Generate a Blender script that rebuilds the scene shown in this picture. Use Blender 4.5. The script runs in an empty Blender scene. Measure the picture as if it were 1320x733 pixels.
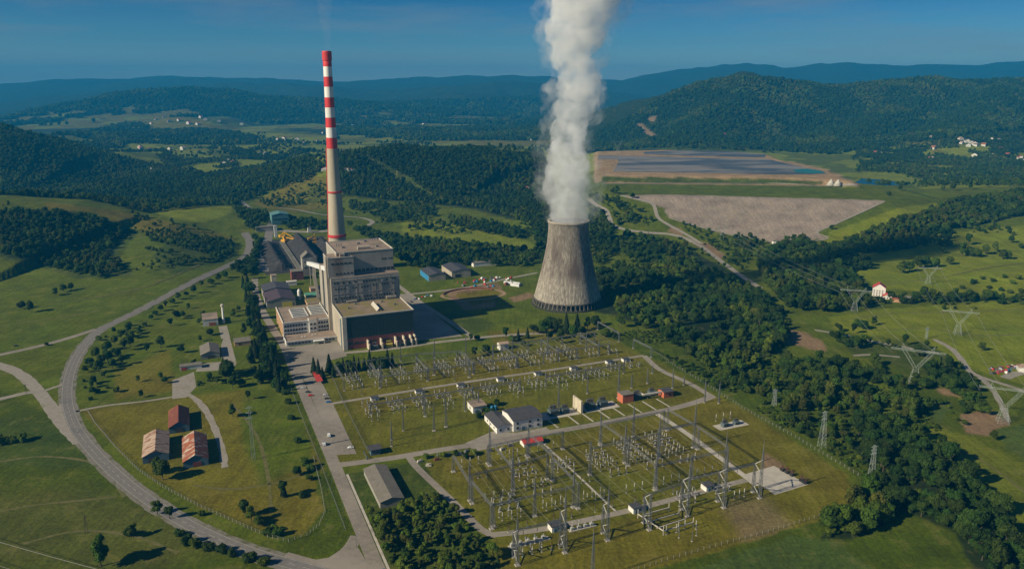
import bpy, math, random
import numpy as np
from mathutils import Vector, Matrix

S = bpy.context.scene
COL = S.collection
rng = np.random.default_rng(11)
R = random.Random(5)
rad = math.radians

# ------------------------------------------------------------------ camera, sky, sun, exposure
F_PX, CX, CY, PITCH, CAM_H = 1000.0, 660.0, 366.5, rad(14.4), 260.0
cd = bpy.data.cameras.new('camera'); cam = bpy.data.objects.new('camera', cd); COL.objects.link(cam)
cd.sensor_fit = 'HORIZONTAL'; cd.sensor_width = 36.0; cd.lens = 36.0 * F_PX / 1320.0
cd.clip_start = 1.0; cd.clip_end = 60000.0
cam.location = (0, 0, CAM_H); cam.rotation_euler = (math.pi / 2 - PITCH, 0, 0)
S.camera = cam

SUN_EL = rad(30.0)
SUN_AZ = Vector((-0.886, -0.464, 0)).normalized()          # horizontal direction towards the sun
SUN_DIR = Vector((SUN_AZ.x * math.cos(SUN_EL), SUN_AZ.y * math.cos(SUN_EL), math.sin(SUN_EL)))
world = bpy.data.worlds.new('World'); S.world = world; world.use_nodes = True
nt = world.node_tree; nt.nodes.clear()
w_out = nt.nodes.new('ShaderNodeOutputWorld'); w_bg = nt.nodes.new('ShaderNodeBackground')
sky = nt.nodes.new('ShaderNodeTexSky'); sky.sky_type = 'NISHITA'; sky.sun_disc = False
sky.sun_elevation = SUN_EL; sky.sun_rotation = math.atan2(SUN_AZ.x, SUN_AZ.y)
sky.altitude = 600; sky.air_density = 1.0; sky.dust_density = 0.6; sky.ozone_density = 3.0
tint = nt.nodes.new('ShaderNodeMixRGB'); tint.blend_type = 'MULTIPLY'; tint.inputs[0].default_value = 1.0
tcs = nt.nodes.new('ShaderNodeTexCoord'); sps = nt.nodes.new('ShaderNodeSeparateXYZ'); rps = nt.nodes.new('ShaderNodeValToRGB')   # a clear upper sky paling towards the horizon
rps.color_ramp.elements[0].position = 0.0; rps.color_ramp.elements[0].color = (0.85, 0.92, 0.96, 1); rps.color_ramp.elements[1].position = 0.125; rps.color_ramp.elements[1].color = (0.02, 0.29, 0.60, 1); e_ = rps.color_ramp.elements.new(0.05); e_.color = (0.30, 0.58, 0.80, 1)
nt.links.new(tcs.outputs['Generated'], sps.inputs[0]); nt.links.new(sps.outputs['Z'], rps.inputs[0]); nt.links.new(rps.outputs[0], tint.inputs[2])
# faint cirrus, high over the hills
tcw = nt.nodes.new('ShaderNodeTexCoord'); mpw = nt.nodes.new('ShaderNodeMapping'); mpw.inputs['Scale'].default_value = (2.0, 2.0, 16.0)
mpw.inputs['Rotation'].default_value = (0.12, 0.0, 0.5)
nzw = nt.nodes.new('ShaderNodeTexNoise'); nzw.inputs['Scale'].default_value = 1.6; nzw.inputs['Detail'].default_value = 7; nzw.inputs['Roughness'].default_value = 0.6
rmw = nt.nodes.new('ShaderNodeValToRGB'); rmw.color_ramp.elements[0].position = 0.47; rmw.color_ramp.elements[1].position = 0.82
rmw.color_ramp.elements[1].color = (0.75, 0.75, 0.75, 1)
cir = nt.nodes.new('ShaderNodeMixRGB'); cir.inputs[2].default_value = (2.6, 3.0, 3.4, 1)
nt.links.new(tcw.outputs['Generated'], mpw.inputs[0]); nt.links.new(mpw.outputs[0], nzw.inputs['Vector'])
nt.links.new(nzw.outputs['Fac'], rmw.inputs[0]); nt.links.new(rmw.outputs[0], cir.inputs[0])
nt.links.new(sky.outputs[0], tint.inputs[1]); nt.links.new(tint.outputs[0], cir.inputs[1])
nt.links.new(cir.outputs[0], w_bg.inputs[0]); nt.links.new(w_bg.outputs[0], w_out.inputs[0])
w_bg.inputs[1].default_value = 0.06

sl = bpy.data.lights.new('sun', 'SUN'); sl.energy = 4.8; sl.angle = rad(0.6); sl.color = (1.0, 0.88, 0.64)
sun = bpy.data.objects.new('sun', sl); COL.objects.link(sun)
sun.rotation_euler = SUN_DIR.to_track_quat('Z', 'Y').to_euler(); sun.location = (-300, -100, 600)

S.view_settings.view_transform = 'Standard'; S.view_settings.look = 'None'
S.view_settings.exposure = 0.5; S.view_settings.gamma = 1.0; S.view_settings.use_curve_mapping = False
S.render.engine = 'CYCLES'
S.cycles.max_bounces = 6; S.cycles.diffuse_bounces = 2; S.cycles.glossy_bounces = 2; S.cycles.transmission_bounces = 2
S.cycles.volume_bounces = 5; S.cycles.transparent_max_bounces = 8
S.cycles.use_denoising = True

HAZE_DENSITY = 0.000095
HAZE_COLOR = (0.015, 0.32, 0.70, 1)

# ------------------------------------------------------------------ projection helpers (photograph 1320 x 733 -> world)
sP, cP = math.sin(PITCH), math.cos(PITCH)
def ray(u, v):
    a = (u - CX) / F_PX; b = -(v - CY) / F_PX
    return np.array((a, cP + b * sP, -sP + b * cP))
def project(x, y, z):
    zz = z - CAM_H; d = y * cP - zz * sP
    d = np.where(np.abs(d) < 1e-3, 1e-3, d)
    return CX + F_PX * x / d, CY - F_PX * (y * sP + zz * cP) / d, d
def G(u, v, z=0.0):
    d = ray(u, v); t = (z - CAM_H) / d[2]; return d[0] * t, d[1] * t
def crest(u, v, Y):
    d = ray(u, v); t = Y / d[1]; return d[0] * t, Y, CAM_H + d[2] * t
# the plant's own grid: everything in it stands square to these axes
TH = rad(22.7); E1 = (math.cos(TH), math.sin(TH)); E2 = (-E1[1], E1[0])
OX, OY = G(640, 690)
def W(x, y, z=0.0):
    return Vector((OX + x * E1[0] + y * E2[0], OY + x * E1[1] + y * E2[1], z))
def YF(u, v, z=0.0):
    x, y = G(u, v, z); x -= OX; y -= OY
    return x * E1[0] + y * E1[1], x * E2[0] + y * E2[1]
def yard(x, y):
    X = x - OX; Yv = y - OY
    return X * E1[0] + Yv * E1[1], X * E2[0] + Yv * E2[1]

# ------------------------------------------------------------------ terrain height
def vnoise(x, y, seed=0):
    xi = np.floor(x).astype(np.int64); yi = np.floor(y).astype(np.int64)
    fx = x - xi; fy = y - yi; fx = fx * fx * (3 - 2 * fx); fy = fy * fy * (3 - 2 * fy)
    def h(a, b):
        n = (a * 374761393 + b * 668265263 + seed * 974634777) & 0x7fffffff
        n = ((n ^ (n >> 13)) * 1274126177) & 0x7fffffff
        return ((n ^ (n >> 16)) & 0xffff) / 65535.0
    return (h(xi, yi) * (1 - fx) + h(xi + 1, yi) * fx) * (1 - fy) + (h(xi, yi + 1) * (1 - fx) + h(xi + 1, yi + 1) * fx) * fy
def fbm(x, y, scale, octs=4, seed=0):
    r = 0; a = 0.5; s = 1.0 / scale
    for o in range(octs):
        r = r + a * (vnoise(x * s, y * s, seed + o) * 2 - 1); a *= 0.5; s *= 2.03
    return r
RIDGES = []
def ridge(pts, w, noise=0.12, nscale=400):
    RIDGES.append(([crest(*p) for p in pts], w, noise, nscale))
ridge([(-260, 262, 1250), (-150, 258, 1270), (0, 257, 1300), (100, 262, 1340), (190, 277, 1370), (240, 291, 1330), (268, 300, 1280)], 430, 0.05, 160)
ridge([(-420, 150, 2300), (-200, 140, 2350), (-60, 148, 2380), (0, 162, 2400), (60, 178, 2450), (130, 200, 2500), (200, 218, 2500), (250, 232, 2450)], 640, 0.14, 300)
ridge([(330, 258, 1820), (400, 226, 1950), (450, 201, 2100), (520, 192, 2150), (600, 193, 2150), (665, 198, 2150), (715, 212, 2100), (765, 240, 1950)], 470, 0.10, 220)
ridge([(150, 176, 4200), (240, 172, 4200), (310, 179, 4200), (335, 186, 4200)], 420, 0.1, 260)
ridge([(300, 197, 3100), (350, 190, 3100), (400, 194, 3100)], 260, 0.1, 200)
ridge([(415, 182, 4300), (470, 173, 4300), (560, 169, 4300), (640, 172, 4300), (715, 181, 4300)], 430, 0.2, 240)
ridge([(-60, 180, 3800), (40, 174, 3800), (100, 177, 3800), (150, 186, 3800)], 380, 0.15, 220)
ridge([(360, 172, 5200), (420, 164, 5200), (480, 168, 5200)], 420, 0.2, 260)
ridge([(160, 168, 5000), (230, 152, 5000), (290, 153, 5000), (325, 168, 5000)], 520, 0.1, 300)
ridge([(-160, 165, 6500), (0, 158, 6500), (50, 146, 6500), (100, 133, 6500), (160, 122, 6500), (230, 118, 6500), (300, 121, 6500), (380, 128, 6500), (440, 134, 6600), (520, 140, 6700)], 1350, 0.16, 700)
ridge([(440, 140, 7800), (500, 128, 7800), (560, 124, 7800), (620, 122, 7800), (700, 130, 7800), (760, 138, 7600)], 1500, 0.18, 700)
ridge([(-500, 112, 11500), (-200, 110, 11500), (0, 112, 11500), (60, 109, 11500), (100, 105, 11500), (190, 99, 11500), (300, 102, 11500), (400, 105, 11500), (450, 107, 11500), (520, 103, 11500),
       (600, 99, 11500), (700, 97, 11500), (760, 103, 11500), (800, 101, 11500), (870, 91, 11500), (930, 84, 11500), (1000, 85, 11500), (1100, 84, 11500), (1200, 83, 11500), (1320, 80, 11500), (1700, 76, 11500)], 3300, 0.15, 1100)
ridge([(-300, 132, 9000), (0, 140, 9000), (60, 128, 9000), (160, 116, 9000), (330, 114, 9000), (420, 112, 9000), (480, 118, 9000), (560, 113, 9000), (640, 108, 9000), (690, 112, 9000), (740, 118, 9000)], 1900, 0.2, 650)
ridge([(735, 196, 3500), (780, 174, 3700), (820, 152, 3900), (860, 128, 4100), (905, 110, 4200), (950, 103, 4200), (1000, 109, 4200), (1045, 115, 4300), (1080, 113, 4300), (1107, 110, 4300), (1145, 104, 4300), (1205, 100, 4400), (1257, 103, 4400), (1303, 106, 4400), (1400, 104, 4400), (1560, 104, 4400)], 980, 0.14, 420)
ridge([(945, 116, 4050), (925, 140, 3700), (890, 176, 3250)], 400, 0.15, 260)
ridge([(1195, 116, 4150), (1130, 145, 3750), (1075, 184, 3200)], 430, 0.15, 260)
ridge([(1298, 118, 4150), (1270, 140, 3700), (1230, 172, 3150)], 420, 0.15, 260)
ridge([(300, 121, 6500), (330, 150, 5700), (345, 168, 5100)], 520, 0.15, 320)
ridge([(160, 122, 6500), (120, 150, 5600), (90, 168, 5000)], 520, 0.15, 320)
ridge([(440, 134, 6600), (480, 152, 5800), (500, 166, 5300)], 480, 0.15, 300)
ridge([(600, 122, 7800), (590, 145, 6600), (560, 164, 5800)], 620, 0.15, 320)
ridge([(690, 128, 7800), (680, 150, 6600), (660, 168, 5600)], 560, 0.15, 320)
ridge([(1120, 264, 1560), (1200, 252, 1600), (1320, 245, 1650), (1520, 236, 1700)], 520, 0.08, 160)
ridge([(1240, 372, 1000), (1320, 360, 1010), (1450, 350, 1040)], 170, 0.1, 90)
# the stepped tailings dam: two level platforms with battered sides
PLAT1 = [G(*p, 50) for p in [(800, 252), (930, 254), (1040, 257), (1140, 260), (1190, 252), (1150, 240), (1105, 236), (900, 196), (770, 196), (768, 225), (785, 250)]]
PLAT2 = [G(*p, 62) for p in [(768, 226), (940, 227), (1060, 231), (1098, 234), (1068, 221), (1005, 206), (985, 198), (860, 193), (770, 195)]]
PBX = (min(p[0] for p in PLAT1 + PLAT2) - 320, max(p[0] for p in PLAT1 + PLAT2) + 320, min(p[1] for p in PLAT1 + PLAT2) - 320, max(p[1] for p in PLAT1 + PLAT2) + 320)
def sdist(x, y, poly):
    """distance outside a polygon (0 inside)"""
    x = np.asarray(x, float); y = np.asarray(y, float)
    ins = np.zeros(x.shape, bool); d2 = np.full(x.shape, 1e18); n = len(poly)
    for i in range(n):
        ax, ay = poly[i]; bx, by = poly[(i + 1) % n]
        c = ((ay > y) != (by > y)); t = (y - ay) / ((by - ay) if by != ay else 1e-9)
        ins ^= c & (x < ax + t * (bx - ax))
        ex, ey = bx - ax, by - ay; k = np.clip(((x - ax) * ex + (y - ay) * ey) / (ex * ex + ey * ey), 0, 1)
        d2 = np.minimum(d2, (x - ax - k * ex) ** 2 + (y - ay - k * ey) ** 2)
    return np.where(ins, 0, np.sqrt(d2))
def height(x, y):
    x = np.asarray(x, float); y = np.asarray(y, float)
    shp = x.shape; X0 = x.ravel(); Y0 = y.ravel(); accf = np.zeros(X0.shape)
    for pts, w, na, ns in RIDGES:
        xs = [p[0] for p in pts]; ys = [p[1] for p in pts]
        sel = np.nonzero((X0 > min(xs) - w) & (X0 < max(xs) + w) & (Y0 > min(ys) - w) & (Y0 < max(ys) + w))[0]
        if len(sel) == 0: continue
        x = X0[sel]; y = Y0[sel]
        best = np.full(x.shape, 1e18); zc = np.zeros(x.shape)
        for (ax, ay, az), (bx, by, bz) in zip(pts[:-1], pts[1:]):
            ex, ey = bx - ax, by - ay; k = np.clip(((x - ax) * ex + (y - ay) * ey) / (ex * ex + ey * ey), 0, 1)
            d2 = (x - ax - k * ex) ** 2 + (y - ay - k * ey) ** 2
            m = d2 < best; best = np.where(m, d2, best); zc = np.where(m, az + k * (bz - az), zc)
        t = np.clip(np.sqrt(best) / w, 0, 1); h = np.maximum(zc, 0) * (np.cos(np.pi * t) + 1) / 2
        if na: h = h * (1 + na * 2 * fbm(x, y, ns, 4, int(w)))
        accf[sel] += np.maximum(h, 0) ** 7
    z = (accf ** (1 / 7)).reshape(shp); x = X0.reshape(shp); y = Y0.reshape(shp)
    gx_ = (x - OX) * E1[0] + (y - OY) * E1[1]; gy_ = (x - OX) * E2[0] + (y - OY) * E2[1]      # the levelled ground of the plant
    ox_ = np.maximum(np.maximum(-75 - gx_, gx_ - 285), 0); oy_ = np.maximum(np.maximum(-150 - gy_, gy_ - 1015), 0)
    lv = np.clip(np.hypot(ox_, oy_) / 130, 0, 1); z = z * lv * lv * (3 - 2 * lv)
    far = np.clip((np.hypot(x, y) - 1500) / 2500, 0, 1)
    z = z + far * (6 + 9 * fbm(x, y, 420, 3, 77))
    if x.size and (x.min() > PBX[1] or x.max() < PBX[0] or y.min() > PBX[3] or y.max() < PBX[2]): return z
    p1 = sdist(x, y, PLAT1); z = np.where(p1 > 0, np.maximum(z, 50 - p1 * 0.235), np.maximum(50, np.minimum(z, 50)))
    p2 = sdist(x, y, PLAT2); z = np.where(p2 > 0, np.maximum(z, 62 - p2 * 0.5), 62.0)
    return z
_T = 250 * (60.0 ** np.linspace(0, 1, 700))
def at(u, v, lift=0.0):
    """the point of the terrain that this pixel of the photograph shows"""
    d = ray(u, v); zs = CAM_H + d[2] * _T; hs = height(d[0] * _T, d[1] * _T)
    below = np.nonzero(zs <= hs)[0]
    if len(below) == 0: t = _T[-1]
    else:
        i = max(below[0], 1); a, b = _T[i - 1], _T[i]
        for _ in range(2):
            m = np.linspace(a, b, 48); k = np.nonzero(CAM_H + d[2] * m <= height(d[0] * m, d[1] * m))[0]
            k = max(k[0], 1) if len(k) else 47; a, b = m[k - 1], m[k]
        t = b
    x, y = d[0] * t, d[1] * t
    return Vector((x, y, float(height(x, y)) + lift))

# ------------------------------------------------------------------ mesh builder and object helpers
class MB:
    def __init__(s): s.v = []; s.f = []; s.m = []
    def quad(s, a, b, c, d, m=0):
        n = len(s.v); s.v += [tuple(a), tuple(b), tuple(c), tuple(d)]; s.f.append((n, n + 1, n + 2, n + 3)); s.m.append(m)
    def poly(s, pts, m=0):
        n = len(s.v); s.v += [tuple(p) for p in pts]; s.f.append(tuple(range(n, n + len(pts)))); s.m.append(m)
    def box(s, x0, y0, z0, x1, y1, z1, m=0, top=None):
        n = len(s.v)
        s.v += [(x0, y0, z0), (x1, y0, z0), (x1, y1, z0), (x0, y1, z0), (x0, y0, z1), (x1, y0, z1), (x1, y1, z1), (x0, y1, z1)]
        s.f += [(n, n + 3, n + 2, n + 1), (n + 4, n + 5, n + 6, n + 7), (n, n + 1, n + 5, n + 4), (n + 1, n + 2, n + 6, n + 5), (n + 2, n + 3, n + 7, n + 6), (n + 3, n, n + 4, n + 7)]
        s.m += [m, m if top is None else top, m, m, m, m]
        return s
    def bar(s, p, q, w, m=0, w2=None):
        p = Vector(p); q = Vector(q); d = (q - p)
        if d.length < 1e-6: return s
        d.normalize(); a = d.cross(Vector((0, 0, 1)) if abs(d.z) < 0.9 else Vector((1, 0, 0))).normalized(); b = d.cross(a)
        w2 = w if w2 is None else w2; n = len(s.v)
        for c, ww in ((p, w / 2), (q, w2 / 2)):
            for i, j in ((-1, -1), (1, -1), (1, 1), (-1, 1)): s.v.append(tuple(c + a * i * ww + b * j * ww))
        s.f += [(n, n + 1, n + 5, n + 4), (n + 1, n + 2, n + 6, n + 5), (n + 2, n + 3, n + 7, n + 6), (n + 3, n, n + 4, n + 7), (n + 3, n + 2, n + 1, n), (n + 4, n + 5, n + 6, n + 7)]
        s.m += [m] * 6; return s
    def lathe(s, prof, seg=24, cx=0, cy=0, m=0, caps=True):
        n = len(s.v); k = len(prof)
        for r, z in prof:
            for i in range(seg):
                a = 2 * math.pi * i / seg; s.v.append((cx + r * math.cos(a), cy + r * math.sin(a), z))
        for j in range(k - 1):
            for i in range(seg):
                i2 = (i + 1) % seg; s.f.append((n + j * seg + i, n + j * seg + i2, n + (j + 1) * seg + i2, n + (j + 1) * seg + i)); s.m.append(m(prof[j][1], prof[j + 1][1]) if callable(m) else m)
        if caps:
            s.f.append(tuple(n + i for i in reversed(range(seg)))); s.f.append(tuple(n + (k - 1) * seg + i for i in range(seg))); s.m += [0 if callable(m) else m] * 2
        return s
    def prism(s, pts, z0, z1, m=0, top=None):
        n = len(s.v); k = len(pts)
        s.v += [(p[0], p[1], z0) for p in pts] + [(p[0], p[1], z1) for p in pts]
        for i in range(k): s.f.append((n + i, n + (i + 1) % k, n + k + (i + 1) % k, n + k + i)); s.m.append(m)
        s.f.append(tuple(n + k + i for i in range(k))); s.m.append(m if top is None else top)
        return s
    def gable(s, x0, y0, x1, y1, z0, z1, axis='y', over=0.4, thick=0.25, m=0):
        """two roof slopes with thickness, ridge along axis"""
        if axis == 'y':
            xm = (x0 + x1) / 2; k = (z1 - z0) / (xm - x0); ya, yb = y0 - over, y1 + over
            for xe in (x0 - over, x1 + over):
                ze = z0 - k * over; t = thick
                a = [(xe, ya, ze), (xm, ya, z1), (xm, yb, z1), (xe, yb, ze)]
                s._slab(a, t, m)
        else:
            ym = (y0 + y1) / 2; k = (z1 - z0) / (ym - y0); xa, xb = x0 - over, x1 + over
            for ye in (y0 - over, y1 + over):
                ze = z0 - k * over
                a = [(xa, ye, ze), (xa, ym, z1), (xb, ym, z1), (xb, ye, ze)]
                s._slab(a, thick, m)
        return s
    def _slab(s, a, t, m=0):
        n = len(s.v); s.v += [tuple(p) for p in a] + [(p[0], p[1], p[2] + t) for p in a]
        s.f += [(n, n + 1, n + 2, n + 3), (n + 7, n + 6, n + 5, n + 4)] + [(n + i, n + 4 + i, n + 4 + (i + 1) % 4, n + (i + 1) % 4) for i in range(4)]; s.m += [m] * 6
    def mesh(s, name, mats, smooth=False):
        me = bpy.data.meshes.new(name); me.from_pydata(s.v, [], s.f)
        for mm in (mats if isinstance(mats, (list, tuple)) else [mats]): me.materials.append(mm)
        me.polygons.foreach_set('material_index', s.m)
        if smooth: me.polygons.foreach_set('use_smooth', [True] * len(s.f))
        me.update(); return me
    def obj(s, name, mats, parent=None, smooth=False, loc=None, rz=0.0):
        return link(name, s.mesh(name, mats, smooth), parent, loc, rz)
def link(name, me, parent=None, loc=None, rz=0.0):
    o = bpy.data.objects.new(name, me); COL.objects.link(o)
    if parent is not None: o.parent = parent
    if loc is not None: o.location = loc
    if rz: o.rotation_euler = (0, 0, rz)
    return o
def tag(o, label, cat, group=None):
    o['label'] = label; o['category'] = cat
    if group: o['group'] = group
    return o
def thing(name, label, cat, loc=(0, 0, 0), rz=0.0, group=None):
    o = bpy.data.objects.new(name, None); COL.objects.link(o); o.location = loc; o.rotation_euler = (0, 0, rz); o.empty_display_size = 0.1
    return tag(o, label, cat, group)
def kind(o, k): o['kind'] = k; return o
KIDS = {}
def dup(root, loc, rz=0.0, sc=None, label=None, group=None):
    r = root.copy(); COL.objects.link(r); r.location = loc; r.rotation_euler = (0, 0, rz)
    if sc: r.scale = (sc, sc, sc)
    if label: r['label'] = label
    if group: r['group'] = group
    if root.name not in KIDS: KIDS[root.name] = [(c, list(c.children)) for c in root.children]
    for c, subs in KIDS[root.name]:
        cc = c.copy(); COL.objects.link(cc); cc.parent = r
        for g in subs:
            d = g.copy(); COL.objects.link(d); d.parent = cc
    return r

# ------------------------------------------------------------------ procedural materials
def mat(name, a, b=None, scale=0.3, rough=0.85, detail=5, contrast=(0.35, 0.65), stretch=(1, 1, 1), metallic=0.0, c=None, cscale=0.05, cpos=(0.55, 0.7), bump=0.0, rand=0.0, spec=0.3, bscale=None):
    m = bpy.data.materials.new(name); m.use_nodes = True; t = m.node_tree; p = t.nodes['Principled BSDF']
    p.inputs['Roughness'].default_value = rough; p.inputs['Metallic'].default_value = metallic; p.inputs['Specular IOR Level'].default_value = spec
    b = b if b is not None else tuple(x * 0.72 for x in a)
    co = t.nodes.new('ShaderNodeTexCoord'); mp = t.nodes.new('ShaderNodeMapping'); mp.inputs['Scale'].default_value = stretch
    t.links.new(co.outputs['Object'], mp.inputs[0])
    n = t.nodes.new('ShaderNodeTexNoise'); n.inputs['Scale'].default_value = scale; n.inputs['Detail'].default_value = detail; n.inputs['Roughness'].default_value = 0.65
    t.links.new(mp.outputs[0], n.inputs['Vector'])
    r = t.nodes.new('ShaderNodeValToRGB'); r.color_ramp.elements[0].position = contrast[0]; r.color_ramp.elements[1].position = contrast[1]
    r.color_ramp.elements[0].color = (*a, 1); r.color_ramp.elements[1].color = (*b, 1)
    t.links.new(n.outputs['Fac'], r.inputs[0]); out = r.outputs[0]
    if c is not None:
        n2 = t.nodes.new('ShaderNodeTexNoise'); n2.inputs['Scale'].default_value = cscale; n2.inputs['Detail'].default_value = 5; t.links.new(mp.outputs[0], n2.inputs['Vector'])
        r2 = t.nodes.new('ShaderNodeValToRGB'); r2.color_ramp.elements[0].position = cpos[0]; r2.color_ramp.elements[1].position = cpos[1]
        t.links.new(n2.outputs['Fac'], r2.inputs[0])
        mx = t.nodes.new('ShaderNodeMixRGB'); mx.inputs[2].default_value = (*c, 1); t.links.new(r2.outputs[0], mx.inputs[0]); t.links.new(out, mx.inputs[1]); out = mx.outputs[0]
    if rand:
        oi = t.nodes.new('ShaderNodeObjectInfo'); hs = t.nodes.new('ShaderNodeHueSaturation')
        mr = t.nodes.new('ShaderNodeMapRange'); mr.inputs['To Min'].default_value = 1 - rand; mr.inputs['To Max'].default_value = 1 + rand
        t.links.new(oi.outputs['Random'], mr.inputs[0]); t.links.new(mr.outputs[0], hs.inputs['Value'])
        m2 = t.nodes.new('ShaderNodeMapRange'); m2.inputs['To Min'].default_value = 0.475; m2.inputs['To Max'].default_value = 0.515
        ma = t.nodes.new('ShaderNodeMath'); ma.operation = 'FRACT'; mb = t.nodes.new('ShaderNodeMath'); mb.operation = 'MULTIPLY'; mb.inputs[1].default_value = 7.31
        t.links.new(oi.outputs['Random'], mb.inputs[0]); t.links.new(mb.outputs[0], ma.inputs[0]); t.links.new(ma.outputs[0], m2.inputs[0]); t.links.new(m2.outputs[0], hs.inputs['Hue'])
        t.links.new(out, hs.inputs['Color']); out = hs.outputs[0]
    t.links.new(out, p.inputs['Base Color'])
    if bump:
        bp = t.nodes.new('ShaderNodeBump'); bp.inputs['Strength'].default_value = bump; bp.inputs['Distance'].default_value = 0.3
        nb = n
        if bscale:
            nb = t.nodes.new('ShaderNodeTexNoise'); nb.inputs['Scale'].default_value = bscale; nb.inputs['Detail'].default_value = 4; t.links.new(mp.outputs[0], nb.inputs['Vector'])
        t.links.new(nb.outputs['Fac'], bp.inputs['Height']); t.links.new(bp.outputs[0], p.inputs['Normal'])
    return m
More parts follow.
